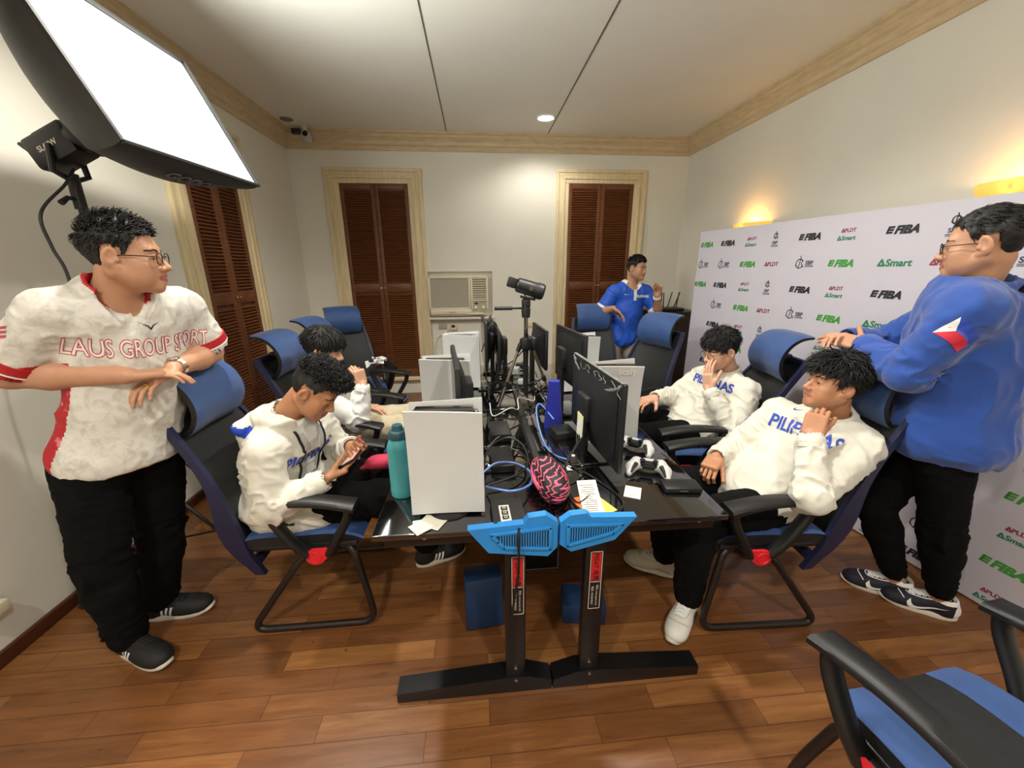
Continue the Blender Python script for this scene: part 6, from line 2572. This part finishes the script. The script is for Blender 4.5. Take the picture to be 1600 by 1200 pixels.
# --- the standing man on the left, in the white and red jersey
def paint_jersey(fc, J, X):
    mi = np.zeros(len(fc), int)
    q = fc - J['pelvis']
    a, b = q @ X['latc'], q @ X['fchest']
    arm = np.full(len(fc), 9.0)
    for sd in 'LR':
        e = J['sh' + sd] + (J['el' + sd] - J['sh' + sd]) * 0.78
        d, t_ = dist_seg(fc, J['sh' + sd], e)
        s_ = (fc - e) @ unit(J['el' + sd] - J['sh' + sd])
        on = (d < 0.125) & (s_ > -0.036)
        if sd == 'R':
            arm = d
    mi[(a < -0.09) & (b > -0.075) & (b < 0.035) & (fc[:, 2] < J['chest'][2] - 0.12) & (mi == 0)] = 1
    d, _ = dist_seg(fc, X['neck'] - X['nd'] * 0.02, X['neck'] + X['nd'] * 0.16)
    bb = (fc - X['neck']) @ X['fchest']
    mi[(d < 0.086) & ((fc - X['neck']) @ X['nd'] > -0.03) & (bb < 0.055)] = 2
    return mi


def extra_jersey(body, base, J, cl, shirt, X):
    glasses(body, base, X['hc'], X['HR'], X['head'], 'brow')
    lettering(cl, body, base, J, X, 'LAUS GROUP SPORT', -0.058, 0.02, 0.086, 'pink_print', bold=0.0, sx=0.52, shadow=('red_print', 0.035), rot=-0.03)
    r, u, f = chest_axes(J, X)
    P2, F2, m2 = poly_cut([([(-0.03, 0.012), (-0.008, 0.004), (0, -0.006), (0.008, 0.004), (0.03, 0.012), (0.01, 0.0), (0.0, -0.014), (-0.01, 0.0)], 0)], 0.01)
    cl.lay(P2, F2, J['chest'] + u * 0.015 + r * 0.02 + f * 0.1, r, u, base, 'emblem', ['print_black'], body, m2)
    # striped mark on the right sleeve
    e = J['elR'] - J['shR']
    ov = unit(np.cross(A3(0, 0, 1), e))
    out = unit(A3(-0.25, -0.9, 0.35))
    ux = unit(np.cross(A3(0, 0, 1), out))
    P2, F2, m2 = poly_cut([([(-0.035, -0.02 + 0.014 * k), (0.03, -0.01 + 0.014 * k), (0.032, -0.002 + 0.014 * k), (-0.033, -0.011 + 0.014 * k)], 0) for k in range(3)], 0.01)
    cl.lay(P2, F2, J['shR'] + e * 0.42 + out * 0.12, ux, unit(np.cross(out, ux)), base, 'sleeve_print', ['red_print'], body, m2)
    # wrist watch, ring
    w, el = J['wrL'], J['elL']
    ax_ = unit(w - el)
    c = w - ax_ * 0.015
    e1 = unit(np.cross(ax_, A3(0, 0, 1)))
    e2 = np.cross(ax_, e1)
    m = MB()
    ring = [c + (e1 * math.cos(a) * 0.036 + e2 * math.sin(a) * 0.032) - base for a in np.linspace(0, 2 * PI, 25)[:-1]]
    for k in (-0.006, 0, 0.006):
        m.tube([p + ax_ * k for p in ring], 0.0042, seg=6, closed=True)
    sg = 1 if e2[2] > 0 else -1
    wt_ = m.build('wrist_watch', 'steel', body)
    MB().lathe([(0.0, -0.004), (0.019, -0.004), (0.020, 0.0), (0.017, 0.004), (0, 0.0045)], c + e2 * sg * 0.036 - base, 0, 20, R=np.array([ax_, np.cross(e2 * sg, ax_), e2 * sg]).T).build('dial', 'steel', wt_)
    h_ = J['handL']
    d = unit(h_['d'])
    n = unit(np.asarray(h_['n']) - d * np.dot(d, h_['n']))
    t_ = np.cross(d, n) * h_['side']
    c = w + d * 0.115 + t_ * -0.012 + n * 0.006
    ring = [c + (t_ * math.cos(a) + n * math.sin(a)) * 0.0105 - base for a in np.linspace(0, 2 * PI, 17)[:-1]]
    MB().tube(ring, 0.0024, seg=6, closed=True).build('ring', 'gold', body)


J1 = dict(head=(-1.18, 1.50, 1.64), face=(0.93, 0.34, -0.06), hup=(0.03, 0, 1), neck=(-1.245, 1.505, 1.525), chest=(-1.28, 1.545, 1.425), mid=(-1.355, 1.56, 1.16), pelvis=(-1.415, 1.535, 0.95),
          shR=(-1.365, 1.39, 1.468), shL=(-1.19, 1.715, 1.455), elR=(-1.54, 1.385, 1.275), wrR=(-1.215, 1.415, 1.25), elL=(-1.175, 1.79, 1.255), wrL=(-1.155, 1.545, 1.24),
          hipR=(-1.455, 1.445, 0.90), hipL=(-1.37, 1.615, 0.90), knR=(-1.50, 1.41, 0.49), knL=(-1.44, 1.63, 0.49), anR=(-1.53, 1.435, 0.09), anL=(-1.55, 1.63, 0.09), toeR=(0.92, -0.38, 0), toeL=(1, 0.12, 0),
          handR=dict(d=(0.72, 0.64, -0.10), n=(0.1, 0.1, -1), side=1, curl=(14, 22, 14), thumb=(0.8, 0.5, 0.3)),
          handL=dict(d=(-0.32, -0.88, -0.30), n=(0.05, 0.2, -1), side=-1, curl=(18, 24, 18), thumb=(0.8, 0.5, 0.3)), arm_r=(1.2,))
HAIR1 = dict(SHORT, top=0.013, side=0.005, len=0.026, n=1500, wild=0.30, lift=0.8, w=0.003, flow=lambda p: A3(0, 0.75, 0.35) if p[2] > 0.07 else A3(0, -0.4, -1), rough=0.8, seed=2)
person('man standing at left in white jersey with red side panel, arms on a blue headrest', (-1.50, 1.5, 0), J1, 'skin_a', HAIR1,
       dict(name='jersey', mats=['jersey', 'jersey_panel', 'red_cloth', 'white_cloth'], paint=paint_jersey, inf=0.020, belly=0.035, sleeve=(0.076, 0.082, 0), band=((-0.030, 0.0, 'red_cloth', 'sleeve_band'), (0.0, 0.006, 'white_cloth', 'sleeve_edge')), short=0.80, vneck=0.10, neck_r=0.066, skirt=A3(0.0, 0, -0.03),
            hem=[(A3(-1.41, 1.5, 0.875), A3(0.02, 0, -1))], amp=0.005, tamp=0.006, seed=4, depth=1.05),
       dict(mat='black_cloth', inf=0.026, amp=0.008, seed=5, hem=0.068, hemup=0.02), dict(kind='run', s=1.02), head=1.03, jaw=1.08, build=1.04, extra=extra_jersey)


# --- the boy with the phone, near left
def hood_ops(T, J):
    nk, ch = J['neck'], J['chest']
    f = unit(A3(J['face'][0], J['face'][1], 0))
    l = np.cross(A3(0, 0, 1), f)
    bk_ = -f
    P = [nk + l * -0.085 + f * 0.035 + A3(0, 0, -0.01), nk + l * -0.10 + bk_ * 0.04 + A3(0, 0, 0.005), nk + bk_ * 0.115 + A3(0, 0, -0.01), nk + l * 0.10 + bk_ * 0.04 + A3(0, 0, 0.005), nk + l * 0.085 + f * 0.035 + A3(0, 0, -0.01)]
    Q = spline(P, 4)
    for a, b in zip(Q[:-1], Q[1:]):
        T.cone(a, b, 0.032, 0.032, 0.012)
    T.ell(nk + bk_ * 0.155 + A3(0, 0, -0.075), A3(0.055, 0.105, 0.075), np.array([bk_, l, A3(0, 0, 1)]).T, k=0.03)
    for sd in 'LR':
        hp = J['hip' + sd]
        T.cone(hp + A3(-0.03, 0, -0.01), hp + A3(0.15, 0, 0.0), 0.122, 0.112, 0.03)
    T.cone(nk + bk_ * 0.16 + l * -0.09 + A3(0, 0, -0.035), nk + bk_ * 0.16 + l * 0.09 + A3(0, 0, -0.035), 0.03, 0.03, 0.012)


def paint_hood(fc, J, X):
    mi = np.zeros(len(fc), int)
    f = unit(A3(J['face'][0], J['face'][1], 0))
    l = np.cross(A3(0, 0, 1), f)
    q = fc - J['neck']
    b = -(q @ f)
    z = q[:, 2]
    mi[(b > 0.075) & (z < -0.028 + 0.25 * (b - 0.12)) & (z > -0.072 + 0.25 * (b - 0.12)) & (np.abs(q @ l) < 0.12)] = 1
    # open front: the white shirt under the jacket
    c = fc - J['chest']
    a = c @ X['latc']
    ff = c @ X['fchest']
    mi[(ff > 0.05) & (np.abs(a - 0.01) < 0.055 + 0.25 * np.clip(c @ upof(J) + 0.02, 0, 0.1)) & (c @ upof(J) > -0.2) & (c @ upof(J) < 0.11)] = 2
    return mi


def extra_phone_boy(body, base, J, cl, shirt, X):
    r, u, f = chest_axes(J, X)
    lettering(cl, body, base, J, X, 'PILIPINAS', -0.03, 0.0, 0.075, 'blue_print', bold=0.03)
    for sg in (-1, 1):
        P = [J['neck'] + r * sg * 0.075 + f * 0.06 - u * 0.005, J['chest'] + r * sg * 0.068 + f * 0.13 - u * 0.02, J['chest'] + r * sg * 0.062 + f * 0.13 - u * 0.14, J['chest'] + r * sg * 0.07 + f * 0.13 - u * 0.26, J['pelvis'] + r * sg * 0.09 + f * 0.14 + u * 0.03]
        cl.strip(P, 0.012, base, 'zipper', 'black_plastic', body, view=f, off=0.006)
        Pq = [p + r * sg * -0.02 for p in P[:4]]
        cl.strip(Pq, 0.032, base, 'jacket_lining', 'grey_lining', body, off=0.002, view=f)


J2 = dict(head=(-0.715, 1.685, 1.09), face=(0.80, -0.06, -0.66), hup=(0.6, 0, 0.8), neck=(-0.845, 1.70, 0.985), chest=(-0.865, 1.705, 0.885), mid=(-0.94, 1.72, 0.73), pelvis=(-0.95, 1.735, 0.575),
          shR=(-0.885, 1.525, 0.885), shL=(-0.81, 1.885, 0.875), elR=(-0.865, 1.475, 0.66), wrR=(-0.675, 1.545, 0.735), elL=(-0.72, 1.93, 0.67), wrL=(-0.62, 1.765, 0.785),
          hipR=(-0.92, 1.64, 0.555), hipL=(-0.92, 1.83, 0.555), knR=(-0.46, 1.64, 0.575), knL=(-0.47, 1.87, 0.575), anR=(-0.27, 2.02, 0.09), anL=(-0.31, 1.87, 0.09), toeR=(0.9, 0.3, 0), toeL=(0.92, 0.4, 0),
          handR=dict(d=(0.80, 0.58, 0.10), n=(-0.25, 0.45, 0.85), side=1, curl=(35, 45, 30), thumb=(0.75, 0.2, 0.65), tcurl=0.3),
          handL=dict(d=(0.62, -0.72, 0.0), n=(-0.35, -0.35, 0.85), side=-1, curl=(35, 45, 30), thumb=(0.75, 0.2, 0.65), tcurl=0.3))
HAIR2 = dict(top=0.026, side=0.005, line=[(-0.12, -0.045), (-0.085, -0.045), (-0.05, -0.03), (-0.042, -0.015), (-0.034, 0.036), (0.008, 0.036), (0.016, 0.014), (0.022, 0.016), (0.034, 0.040), (0.052, 0.062), (0.068, 0.070), (0.12, 0.07)],
             len=0.030, n=1500, wild=0.8, lift=0.8, w=0.0045, curl=0.7, rough=0.6, tmin=0.075, flow=lambda p: A3(0, 0.7, 0.2), bulk=[(0, 0.045, 0.105, (0.055, 0.055, 0.030))], seed=6)
person('boy in cream hooded jacket looking down at a phone, nearest on the left', (-0.80, 1.72, 0), J2, 'skin_b', HAIR2,
       dict(name='hooded_jacket', mats=['cream_fleece', 'hood_blue', 'white_tee'], paint=paint_hood, ops=hood_ops, fold=(6, 6, 13), inf=0.026, sleeve=(0.076, 0.070, 0.048), neck_r=0.066, amp=0.009, tamp=0.012, seed=11, skirt=A3(0.0, 0, -0.02), belly=0.03),
       dict(mat='black_cloth', inf=0.024, amp=0.006, seed=12, hem=0.06, hemup=0.03), dict(kind='run'), head=1.0, extra=extra_phone_boy)
ph = empty('phone', (-0.572, 1.650, 0.797), 0, 'dark smartphone with lit pinkish screen in the hands of the boy in cream jacket', 'phone')
PR = frame(A3(0.12, 0.95, 0.08), A3(-0.55, -0.22, 0.80))
PRm = Matrix([list(r) for r in PR])
MB().box((0, 0, 0), (0.074, 0.15, 0.009), R=PRm, bev=0.003).build('case', 'black_plastic', ph)
MB().box(PRm @ Vector((0, 0, 0.0048)), (0.066, 0.138, 0.0006), R=PRm).build('screen', mat('lit_phone_screen', (200, 150, 140), 0.2, var=0.5, scale=30, emit=(226, 170, 156), estr=0.5), ph)
mg = empty('cloth_pouch', (-0.50, 1.76, 0.665), 0, 'crumpled magenta cloth pouch on the lap of the phone boy', 'pouch')
S = SDF().ell((0, 0, 0.035), (0.062, 0.05, 0.035), k=0.02).ell((0.04, 0.02, 0.03), (0.035, 0.035, 0.028), k=0.02).cone((-0.03, -0.02, 0.03), (-0.07, -0.03, 0.02), 0.02, 0.012, 0.02)
V, F = S.mesh(0.005)
V = wrinkle(V, F, [], 40, 0.004, 0.006, 1.0)
raw_mesh('pouch', V, F, [M['magenta']], parent=mg)


# --- the boy behind him with a raised hand
J3 = dict(head=(-0.935, 2.43, 1.120), face=(0.97, 0.0, -0.22), hup=(0.2, 0, 1), neck=(-0.985, 2.45, 0.955), chest=(-1.0, 2.48, 0.86), pelvis=(-0.98, 2.58, 0.575),
          shR=(-0.975, 2.30, 0.865), shL=(-1.0, 2.66, 0.865), elR=(-0.76, 2.34, 0.70), wrR=(-0.722, 2.38, 0.91), elL=(-0.97, 2.80, 0.64), wrL=(-0.82, 2.70, 0.66),
          hipR=(-0.95, 2.51, 0.555), hipL=(-0.95, 2.69, 0.555), knR=(-0.50, 2.49, 0.575), knL=(-0.50, 2.71, 0.575), anR=(-0.46, 2.50, 0.09), anL=(-0.46, 2.70, 0.09), toeR=(1, 0, 0), toeL=(1, 0.1, 0),
          handR=dict(d=(-0.12, 0.02, 1), n=(-0.75, 0.5, -0.1), side=1, curl=(62, 55, 40), thumb=(0.7, 0.25, 0.6), tcurl=0.8),
          handL=dict(d=(0.9, -0.3, 0.0), n=(0.1, -0.1, -1), side=-1, curl=(15, 20, 15)))
HAIR3 = dict(top=0.034, side=0.022, line=[(-0.12, -0.075), (-0.085, -0.07), (-0.05, -0.05), (-0.040, -0.02), (-0.032, 0.018), (0.006, 0.022), (0.016, -0.004), (0.034, 0.018), (0.052, 0.030), (0.068, 0.034), (0.12, 0.036)],
             len=0.05, n=1100, wild=0.2, lift=0.25, w=0.005, rough=0.6, flow=lambda p: A3(p[0] * 3, 0.5 if p[1] > -0.02 else -0.5, -1), seed=8)
person('boy with black bowl haircut raising one hand, behind the phone boy', (-0.98, 2.6, 0), J3, 'skin_c', HAIR3,
       dict(mats=['white_tee'], inf=0.030, sleeve=(0.078, 0.072, 0.046), neck_r=0.066, amp=0.009, seed=21, skirt=A3(0.02, 0, -0.01)),
       dict(mat='beige_cloth', inf=0.024, seed=22, amp=0.006), dict(kind='white'))


# --- the man in the blue polo at the back
def paint_polo(fc, J, X):
    mi = np.zeros(len(fc), int)
    for sd in 'LR':
        e = J['sh' + sd] + (J['el' + sd] - J['sh' + sd]) * 0.80
        d, _ = dist_seg(fc, J['sh' + sd], e)
        mi[(d < 0.12) & ((fc - e) @ unit(J['el' + sd] - J['sh' + sd]) > -0.02)] = 1
    q = fc - X['neck']
    d, _ = dist_seg(fc, X['neck'] - X['nd'] * 0.02, X['neck'] + X['nd'] * 0.16)
    mi[(d < 0.108) & (q @ X['nd'] > -0.062 + 0.35 * np.clip(-(q @ X['fchest']), 0, 0.08))] = 1
    mi[(q @ X['fchest'] > 0.03) & (np.abs(q @ X['latc']) < 0.019) & (q @ X['nd'] > -0.135)] = 1
    return mi


def polo_collar(T, J):
    nk = J['neck']
    f = unit(A3(J['face'][0] * 0.3, -1, 0))
    l = np.cross(A3(0, 0, 1), f)
    for sg in (-1, 1):
        P = spline([nk - f * 0.075 + A3(0, 0, 0.03), nk + l * sg * 0.075 - f * 0.01 + A3(0, 0, 0.025), nk + l * sg * 0.062 + f * 0.085 - A3(0, 0, 0.055)], 4)
        for a, b in zip(P[:-1], P[1:]):
            T.cone(a, b, 0.017, 0.017, 0.006)


def extra_polo(body, base, J, cl, shirt, X):
    emblem(cl, body, base, J, X, 0.005, -0.085, 0.024, 'white_cloth')
    lettering(cl, body, base, J, X, 'PILIPINAS', -0.012, 0.095, 0.036, 'white_cloth', bold=0.05)
    w, el = J['wrL'], J['elL']
    ax_ = unit(w - el)
    c = w - ax_ * 0.02
    e1 = unit(np.cross(ax_, A3(0, 1, 0)))
    e2 = np.cross(ax_, e1)
    ring = [c + (e1 * math.cos(a) + e2 * math.sin(a)) * 0.035 - base for a in np.linspace(0, 2 * PI, 21)[:-1]]
    m = MB()
    for k in (-0.008, 0, 0.008):
        m.tube([p + ax_ * k for p in ring], 0.005, seg=6, closed=True)
    m.build('wristband', 'white_cloth', body)


J4 = dict(head=(1.70, 4.18, 1.575), face=(0.58, -0.80, -0.05), hup=(0.08, 0, 1), neck=(1.665, 4.22, 1.415), chest=(1.655, 4.23, 1.315), mid=(1.64, 4.235, 1.10), pelvis=(1.61, 4.25, 0.88),
          shR=(1.475, 4.19, 1.345), shL=(1.845, 4.24, 1.335), elR=(1.335, 4.20, 1.125), wrR=(1.42, 4.03, 1.185), elL=(1.955, 4.13, 1.11), wrL=(1.865, 4.0, 1.31),
          hipR=(1.52, 4.25, 0.85), hipL=(1.71, 4.25, 0.85), knR=(1.52, 4.22, 0.46), knL=(1.73, 4.22, 0.46), anR=(1.51, 4.27, 0.09), anL=(1.74, 4.27, 0.09), toeR=(-0.1, -1, 0), toeL=(0.15, -1, 0),
          handR=dict(d=(0.66, -0.5, -0.55), n=(-0.35, -0.2, -0.9), side=1, curl=(10, 25, 18), thumb=(0.8, 0.5, 0.3)),
          handL=dict(d=(0.05, -0.1, 1), n=(-0.6, -0.75, 0.0), side=-1, curl=(50, 60, 40), thumb=(0.85, 0.1, 0.55), tcurl=0.5, per=((40, 55, 35), (55, 70, 40), (65, 75, 45), (70, 75, 45))), arm_r=(1.08,))
HAIR4 = dict(SHORT, top=0.022, side=0.007, len=0.03, n=900, wild=0.25, lift=0.45, seed=13, flow=lambda p: A3(0.5, 0.6, 0.2) if p[2] > 0.07 else A3(0, -0.4, -1))
person('man in royal blue polo shirt standing at the back with one hand raised', (1.62, 4.25, 0), J4, 'skin_a', HAIR4,
       dict(name='polo_shirt', mats=['royal_knit', 'white_cloth'], paint=paint_polo, ops=polo_collar, inf=0.018, belly=0.03, sleeve=(0.076, 0.076, 0), band=((-0.022, 0.004, 'white_cloth', 'sleeve_band'),), short=0.80, vneck=0.06, neck_r=0.064, skirt=A3(0, 0, -0.05),
            hem=[(A3(1.6, 4.2, 0.76), A3(0.05, 0, -1))], amp=0.005, tamp=0.009, seed=31),
       dict(mat='grey_cloth', inf=0.022, seed=32), dict(kind='white'), extra=extra_polo)


# --- the boy with a hand on his mouth, second on the right
def extra_p5(body, base, J, cl, shirt, X):
    glasses(body, base, X['hc'], X['HR'], X['head'], 'steel')
    emblem(cl, body, base, J, X, 0.03, -0.07, 0.026, 'blue_print')
    lettering(cl, body, base, J, X, 'PILIPINAS', 0.0, 0.0, 0.075, 'blue_print', bold=0.03)


J5 = dict(head=(1.515, 2.29, 1.085), face=(-0.96, -0.12, -0.22), hup=(-0.15, 0, 1), neck=(1.60, 2.31, 0.945), chest=(1.595, 2.315, 0.845), mid=(1.535, 2.33, 0.70), pelvis=(1.42, 2.33, 0.57),
          shR=(1.535, 2.49, 0.865), shL=(1.63, 2.135, 0.865), elR=(1.36, 2.52, 0.72), wrR=(1.155, 2.36, 0.765), elL=(1.53, 2.05, 0.625), wrL=(1.41, 2.185, 0.87),
          hipR=(1.39, 2.42, 0.55), hipL=(1.39, 2.24, 0.55), knR=(0.97, 2.40, 0.57), knL=(0.97, 2.20, 0.57), anR=(0.92, 2.40, 0.09), anL=(0.92, 2.22, 0.09), toeR=(-1, 0, 0), toeL=(-1, -0.1, 0),
          handR=dict(d=(-0.9, -0.4, 0.0), n=(0.0, 0.1, -1), side=1, curl=(25, 35, 25)),
          handL=dict(d=(-0.06, 0.28, 1), n=(0.95, 0.25, 0.1), side=-1, curl=(10, 18, 12), thumb=(0.8, 0.5, 0.3), spread=0.07))
HAIR5 = dict(top=0.036, side=0.015, line=[(-0.12, -0.06), (-0.085, -0.06), (-0.05, -0.045), (-0.040, 0.0), (-0.034, 0.030), (0.008, 0.032), (0.016, 0.004), (0.034, 0.02), (0.052, 0.036), (0.068, 0.042), (0.12, 0.044)],
             len=0.048, n=1500, wild=0.28, lift=0.3, w=0.0038, rough=0.9, flow=lambda p: A3(p[0] * 2, 0.9 if p[1] > -0.01 else -0.3, -0.6), seed=15)
person('boy in white sweatshirt with a hand over his mouth, second on the right', (1.40, 2.3, 0), J5, 'skin_c', HAIR5,
       dict(mats=['cream_fleece'], fold=(6, 6, 13), inf=0.024, sleeve=(0.075, 0.068, 0.045), neck_r=0.066, amp=0.009, tamp=0.013, seed=41, skirt=A3(-0.03, 0, 0.0), belly=0.03),
       dict(mat='black_cloth', inf=0.024, seed=42), dict(kind='white'), extra=extra_p5)


# --- the boy leaning back with a fist at his neck, nearest on the right
def extra_p6(body, base, J, cl, shirt, X):
    emblem(cl, body, base, J, X, 0.055, -0.085, 0.024, 'blue_print')
    lettering(cl, body, base, J, X, 'PILIPINAS', -0.03, -0.005, 0.088, 'blue_print', bold=0.02, sx=0.9)


J6 = dict(head=(1.535, 1.50, 1.10), face=(-0.93, 0.22, 0.16), hup=(0.28, 0, 1), neck=(1.605, 1.535, 0.945), chest=(1.575, 1.545, 0.845), mid=(1.475, 1.545, 0.68), pelvis=(1.345, 1.545, 0.56),
          shR=(1.495, 1.725, 0.885), shL=(1.605, 1.365, 0.865), elR=(1.335, 1.77, 0.68), wrR=(1.145, 1.635, 0.705), elL=(1.295, 1.25, 0.715), wrL=(1.345, 1.355, 0.93),
          hipR=(1.31, 1.64, 0.545), hipL=(1.31, 1.45, 0.545), knR=(0.90, 1.67, 0.545), knL=(0.915, 1.37, 0.555), anR=(0.965, 1.66, 0.10), anL=(0.950, 1.40, 0.09), toeR=(-0.9, 0.55, 0), toeL=(-0.75, -0.75, 0),
          handR=dict(d=(-0.75, -0.62, -0.25), n=(0.15, 0.1, -1), side=1, curl=(45, 55, 35), thumb=(0.7, 0.5, 0.4), tcurl=0.6),
          handL=dict(d=(0.32, 0.25, 0.9), n=(0.75, 0.62, -0.35), side=-1, spread=0.0, curl=(55, 78, 50), thumb=(0.7, 0.35, 0.6), tcurl=0.8))
HAIR6 = dict(top=0.034, side=0.016, line=[(-0.12, -0.075), (-0.085, -0.075), (-0.055, -0.06), (-0.044, -0.01), (-0.036, 0.028), (0.008, 0.032), (0.015, -0.002), (0.026, 0.012), (0.040, 0.038), (0.068, 0.050), (0.12, 0.052)],
             len=0.060, n=1800, wild=0.32, lift=0.38, w=0.0036, rough=1.0, curl=0.12, flow=lambda p: A3(p[0] * 2, -0.2 if p[1] < 0.03 else 0.9, -0.7), seed=17)
person('boy in white sweatshirt leaning back with fist at neck, nearest on the right', (1.31, 1.5, 0), J6, 'skin_b', HAIR6,
       dict(mats=['cream_fleece'], fold=(6, 6, 13), inf=0.024, sleeve=(0.077, 0.070, 0.045), neck_r=0.064, amp=0.009, tamp=0.015, seed=51, skirt=A3(-0.06, 0, 0.02), belly=0.03),
       dict(mat='black_cloth', inf=0.024, seed=52, hem=0.062, hemup=0.03), dict(kind='white', kindR='stone'), extra=extra_p6)


# --- the man in the blue hoodie, standing at right
def hood_ops7(T, J):
    nk = J['neck']
    f = unit(A3(-0.62, 0.78, 0))
    l = np.cross(A3(0, 0, 1), f)
    bk_ = -f
    P = spline([nk + l * 0.07 + f * 0.05 + A3(0, 0, -0.005), nk + l * 0.095 + bk_ * 0.03 + A3(0, 0, 0.02), nk + bk_ * 0.10 + A3(0, 0, 0.02), nk - l * 0.095 + bk_ * 0.03 + A3(0, 0, 0.02), nk - l * 0.07 + f * 0.05 + A3(0, 0, -0.005)], 4)
    for a, b in zip(P[:-1], P[1:]):
        T.cone(a, b, 0.026, 0.026, 0.012)
    T.ell(nk + bk_ * 0.12 + A3(0, 0, -0.075), A3(0.055, 0.115, 0.085), np.array([bk_, l, A3(0, 0, 1)]).T, k=0.03)


def extra_p7(body, base, J, cl, shirt, X):
    glasses(body, base, X['hc'], X['HR'], X['head'], 'black_plastic')
    e = J['elL'] - J['shL']
    out = unit(A3(-0.42, -0.86, 0.30))
    dn = unit(e - out * np.dot(e, out))
    rg_ = unit(np.cross(-dn, out))
    up0 = np.cross(out, rg_)
    rg_ = unit(rg_ * math.cos(-0.35) + up0 * math.sin(-0.35))
    P2, F2, m2 = poly_cut([([(-0.05, 0.0), (0.045, 0.0), (0.045, 0.031), (-0.05, 0.031)], 0), ([(-0.05, -0.031), (0.045, -0.031), (0.045, 0.0), (-0.05, 0.0)], 1)], 0.008)
    o = J['shL'] + e * 0.42 + out * 0.12
    # the flag runs across the sleeve, hoist to the left
    cl.lay(P2, F2, o, rg_, unit(np.cross(out, rg_)), base, 'flag_patch', ['flag_blue', 'flag_red'], body, m2, off=0.0025, reach=0.16)
    P2, F2, m2 = poly_cut([([(-0.05, -0.031), (-0.018, 0.0), (-0.05, 0.031)], 0), ([(-0.043, -0.003), (-0.036, -0.003), (-0.036, 0.003), (-0.043, 0.003)], 1)], 0.008)
    cl.lay(P2, F2, o, rg_, unit(np.cross(out, rg_)), base, 'flag_triangle', ['white_cloth', 'flag_yellow'], body, m2, off=0.0035, reach=0.16)
    nk = J['neck']
    cl.strip([nk + A3(0.02, -0.10, 0.02), nk + A3(0.09, -0.13, -0.05), nk + A3(0.16, -0.10, -0.16), nk + A3(0.22, -0.05, -0.32), nk + A3(0.24, 0.05, -0.5)], 0.055, base, 'bag_strap', 'black_cloth', body, off=0.006)


J7 = dict(head=(1.815, 1.33, 1.665), face=(-0.54, 0.84, -0.10), hup=(0, 0, 1), neck=(1.845, 1.345, 1.50), chest=(1.885, 1.36, 1.40), mid=(1.92, 1.35, 1.16), pelvis=(1.935, 1.345, 0.94),
          shL=(1.700, 1.225, 1.445), shR=(2.03, 1.50, 1.43), elL=(1.655, 1.325, 1.20), wrL=(1.690, 1.545, 1.265), elR=(1.95, 1.68, 1.24), wrR=(1.74, 1.68, 1.265),
          hipL=(1.865, 1.275, 0.89), hipR=(1.975, 1.42, 0.89), knL=(1.985, 1.275, 0.48), knR=(1.865, 1.455, 0.50), anL=(2.135, 1.295, 0.09), anR=(2.045, 1.415, 0.09), toeL=(-0.78, 0.62, 0), toeR=(-0.78, 0.62, 0),
          handL=dict(d=(-0.45, 0.85, 0.12), n=(0.45, 0.35, -0.75), side=-1, curl=(12, 18, 12), thumb=(0.45, 0.85, 0.1), tcurl=0.1),
          handR=dict(d=(-0.75, -0.2, 0.15), n=(0.1, -0.3, -1), side=1, curl=(20, 25, 18)))
HAIR7 = dict(SHORT, top=0.014, side=0.007, len=0.028, n=1500, wild=0.25, lift=0.22, w=0.0034, seed=19, line=[(-0.12, -0.06), (-0.085, -0.06), (-0.05, -0.045), (-0.042, 0.0), (-0.036, 0.034), (0.008, 0.036), (0.016, 0.004), (0.030, 0.034), (0.048, 0.066), (0.068, 0.078), (0.12, 0.082)],
             flow=lambda p: A3(0, -0.5, -0.5))
person('man in blue hoodie standing at right with his back turned, arms on a headrest', (2.0, 1.35, 0), J7, 'skin_a', HAIR7,
       dict(name='hoodie', mats=['hoodie_blue'], ops=hood_ops7, inf=0.048, depth=1.15, sleeve=(0.083, 0.077, 0.053), neck_r=0.066, amp=0.007, tamp=0.007, seed=61, skirt=A3(0, 0, -0.02), hem=[(A3(1.9, 1.3, 0.845), A3(0.05, 0, -1))]),
       dict(mat='black_cloth', inf=0.014, seed=62, hem=0.05, amp=0.006, hemup=0.06), dict(kind='cortez', s=0.96), head=1.02, extra=extra_p7)
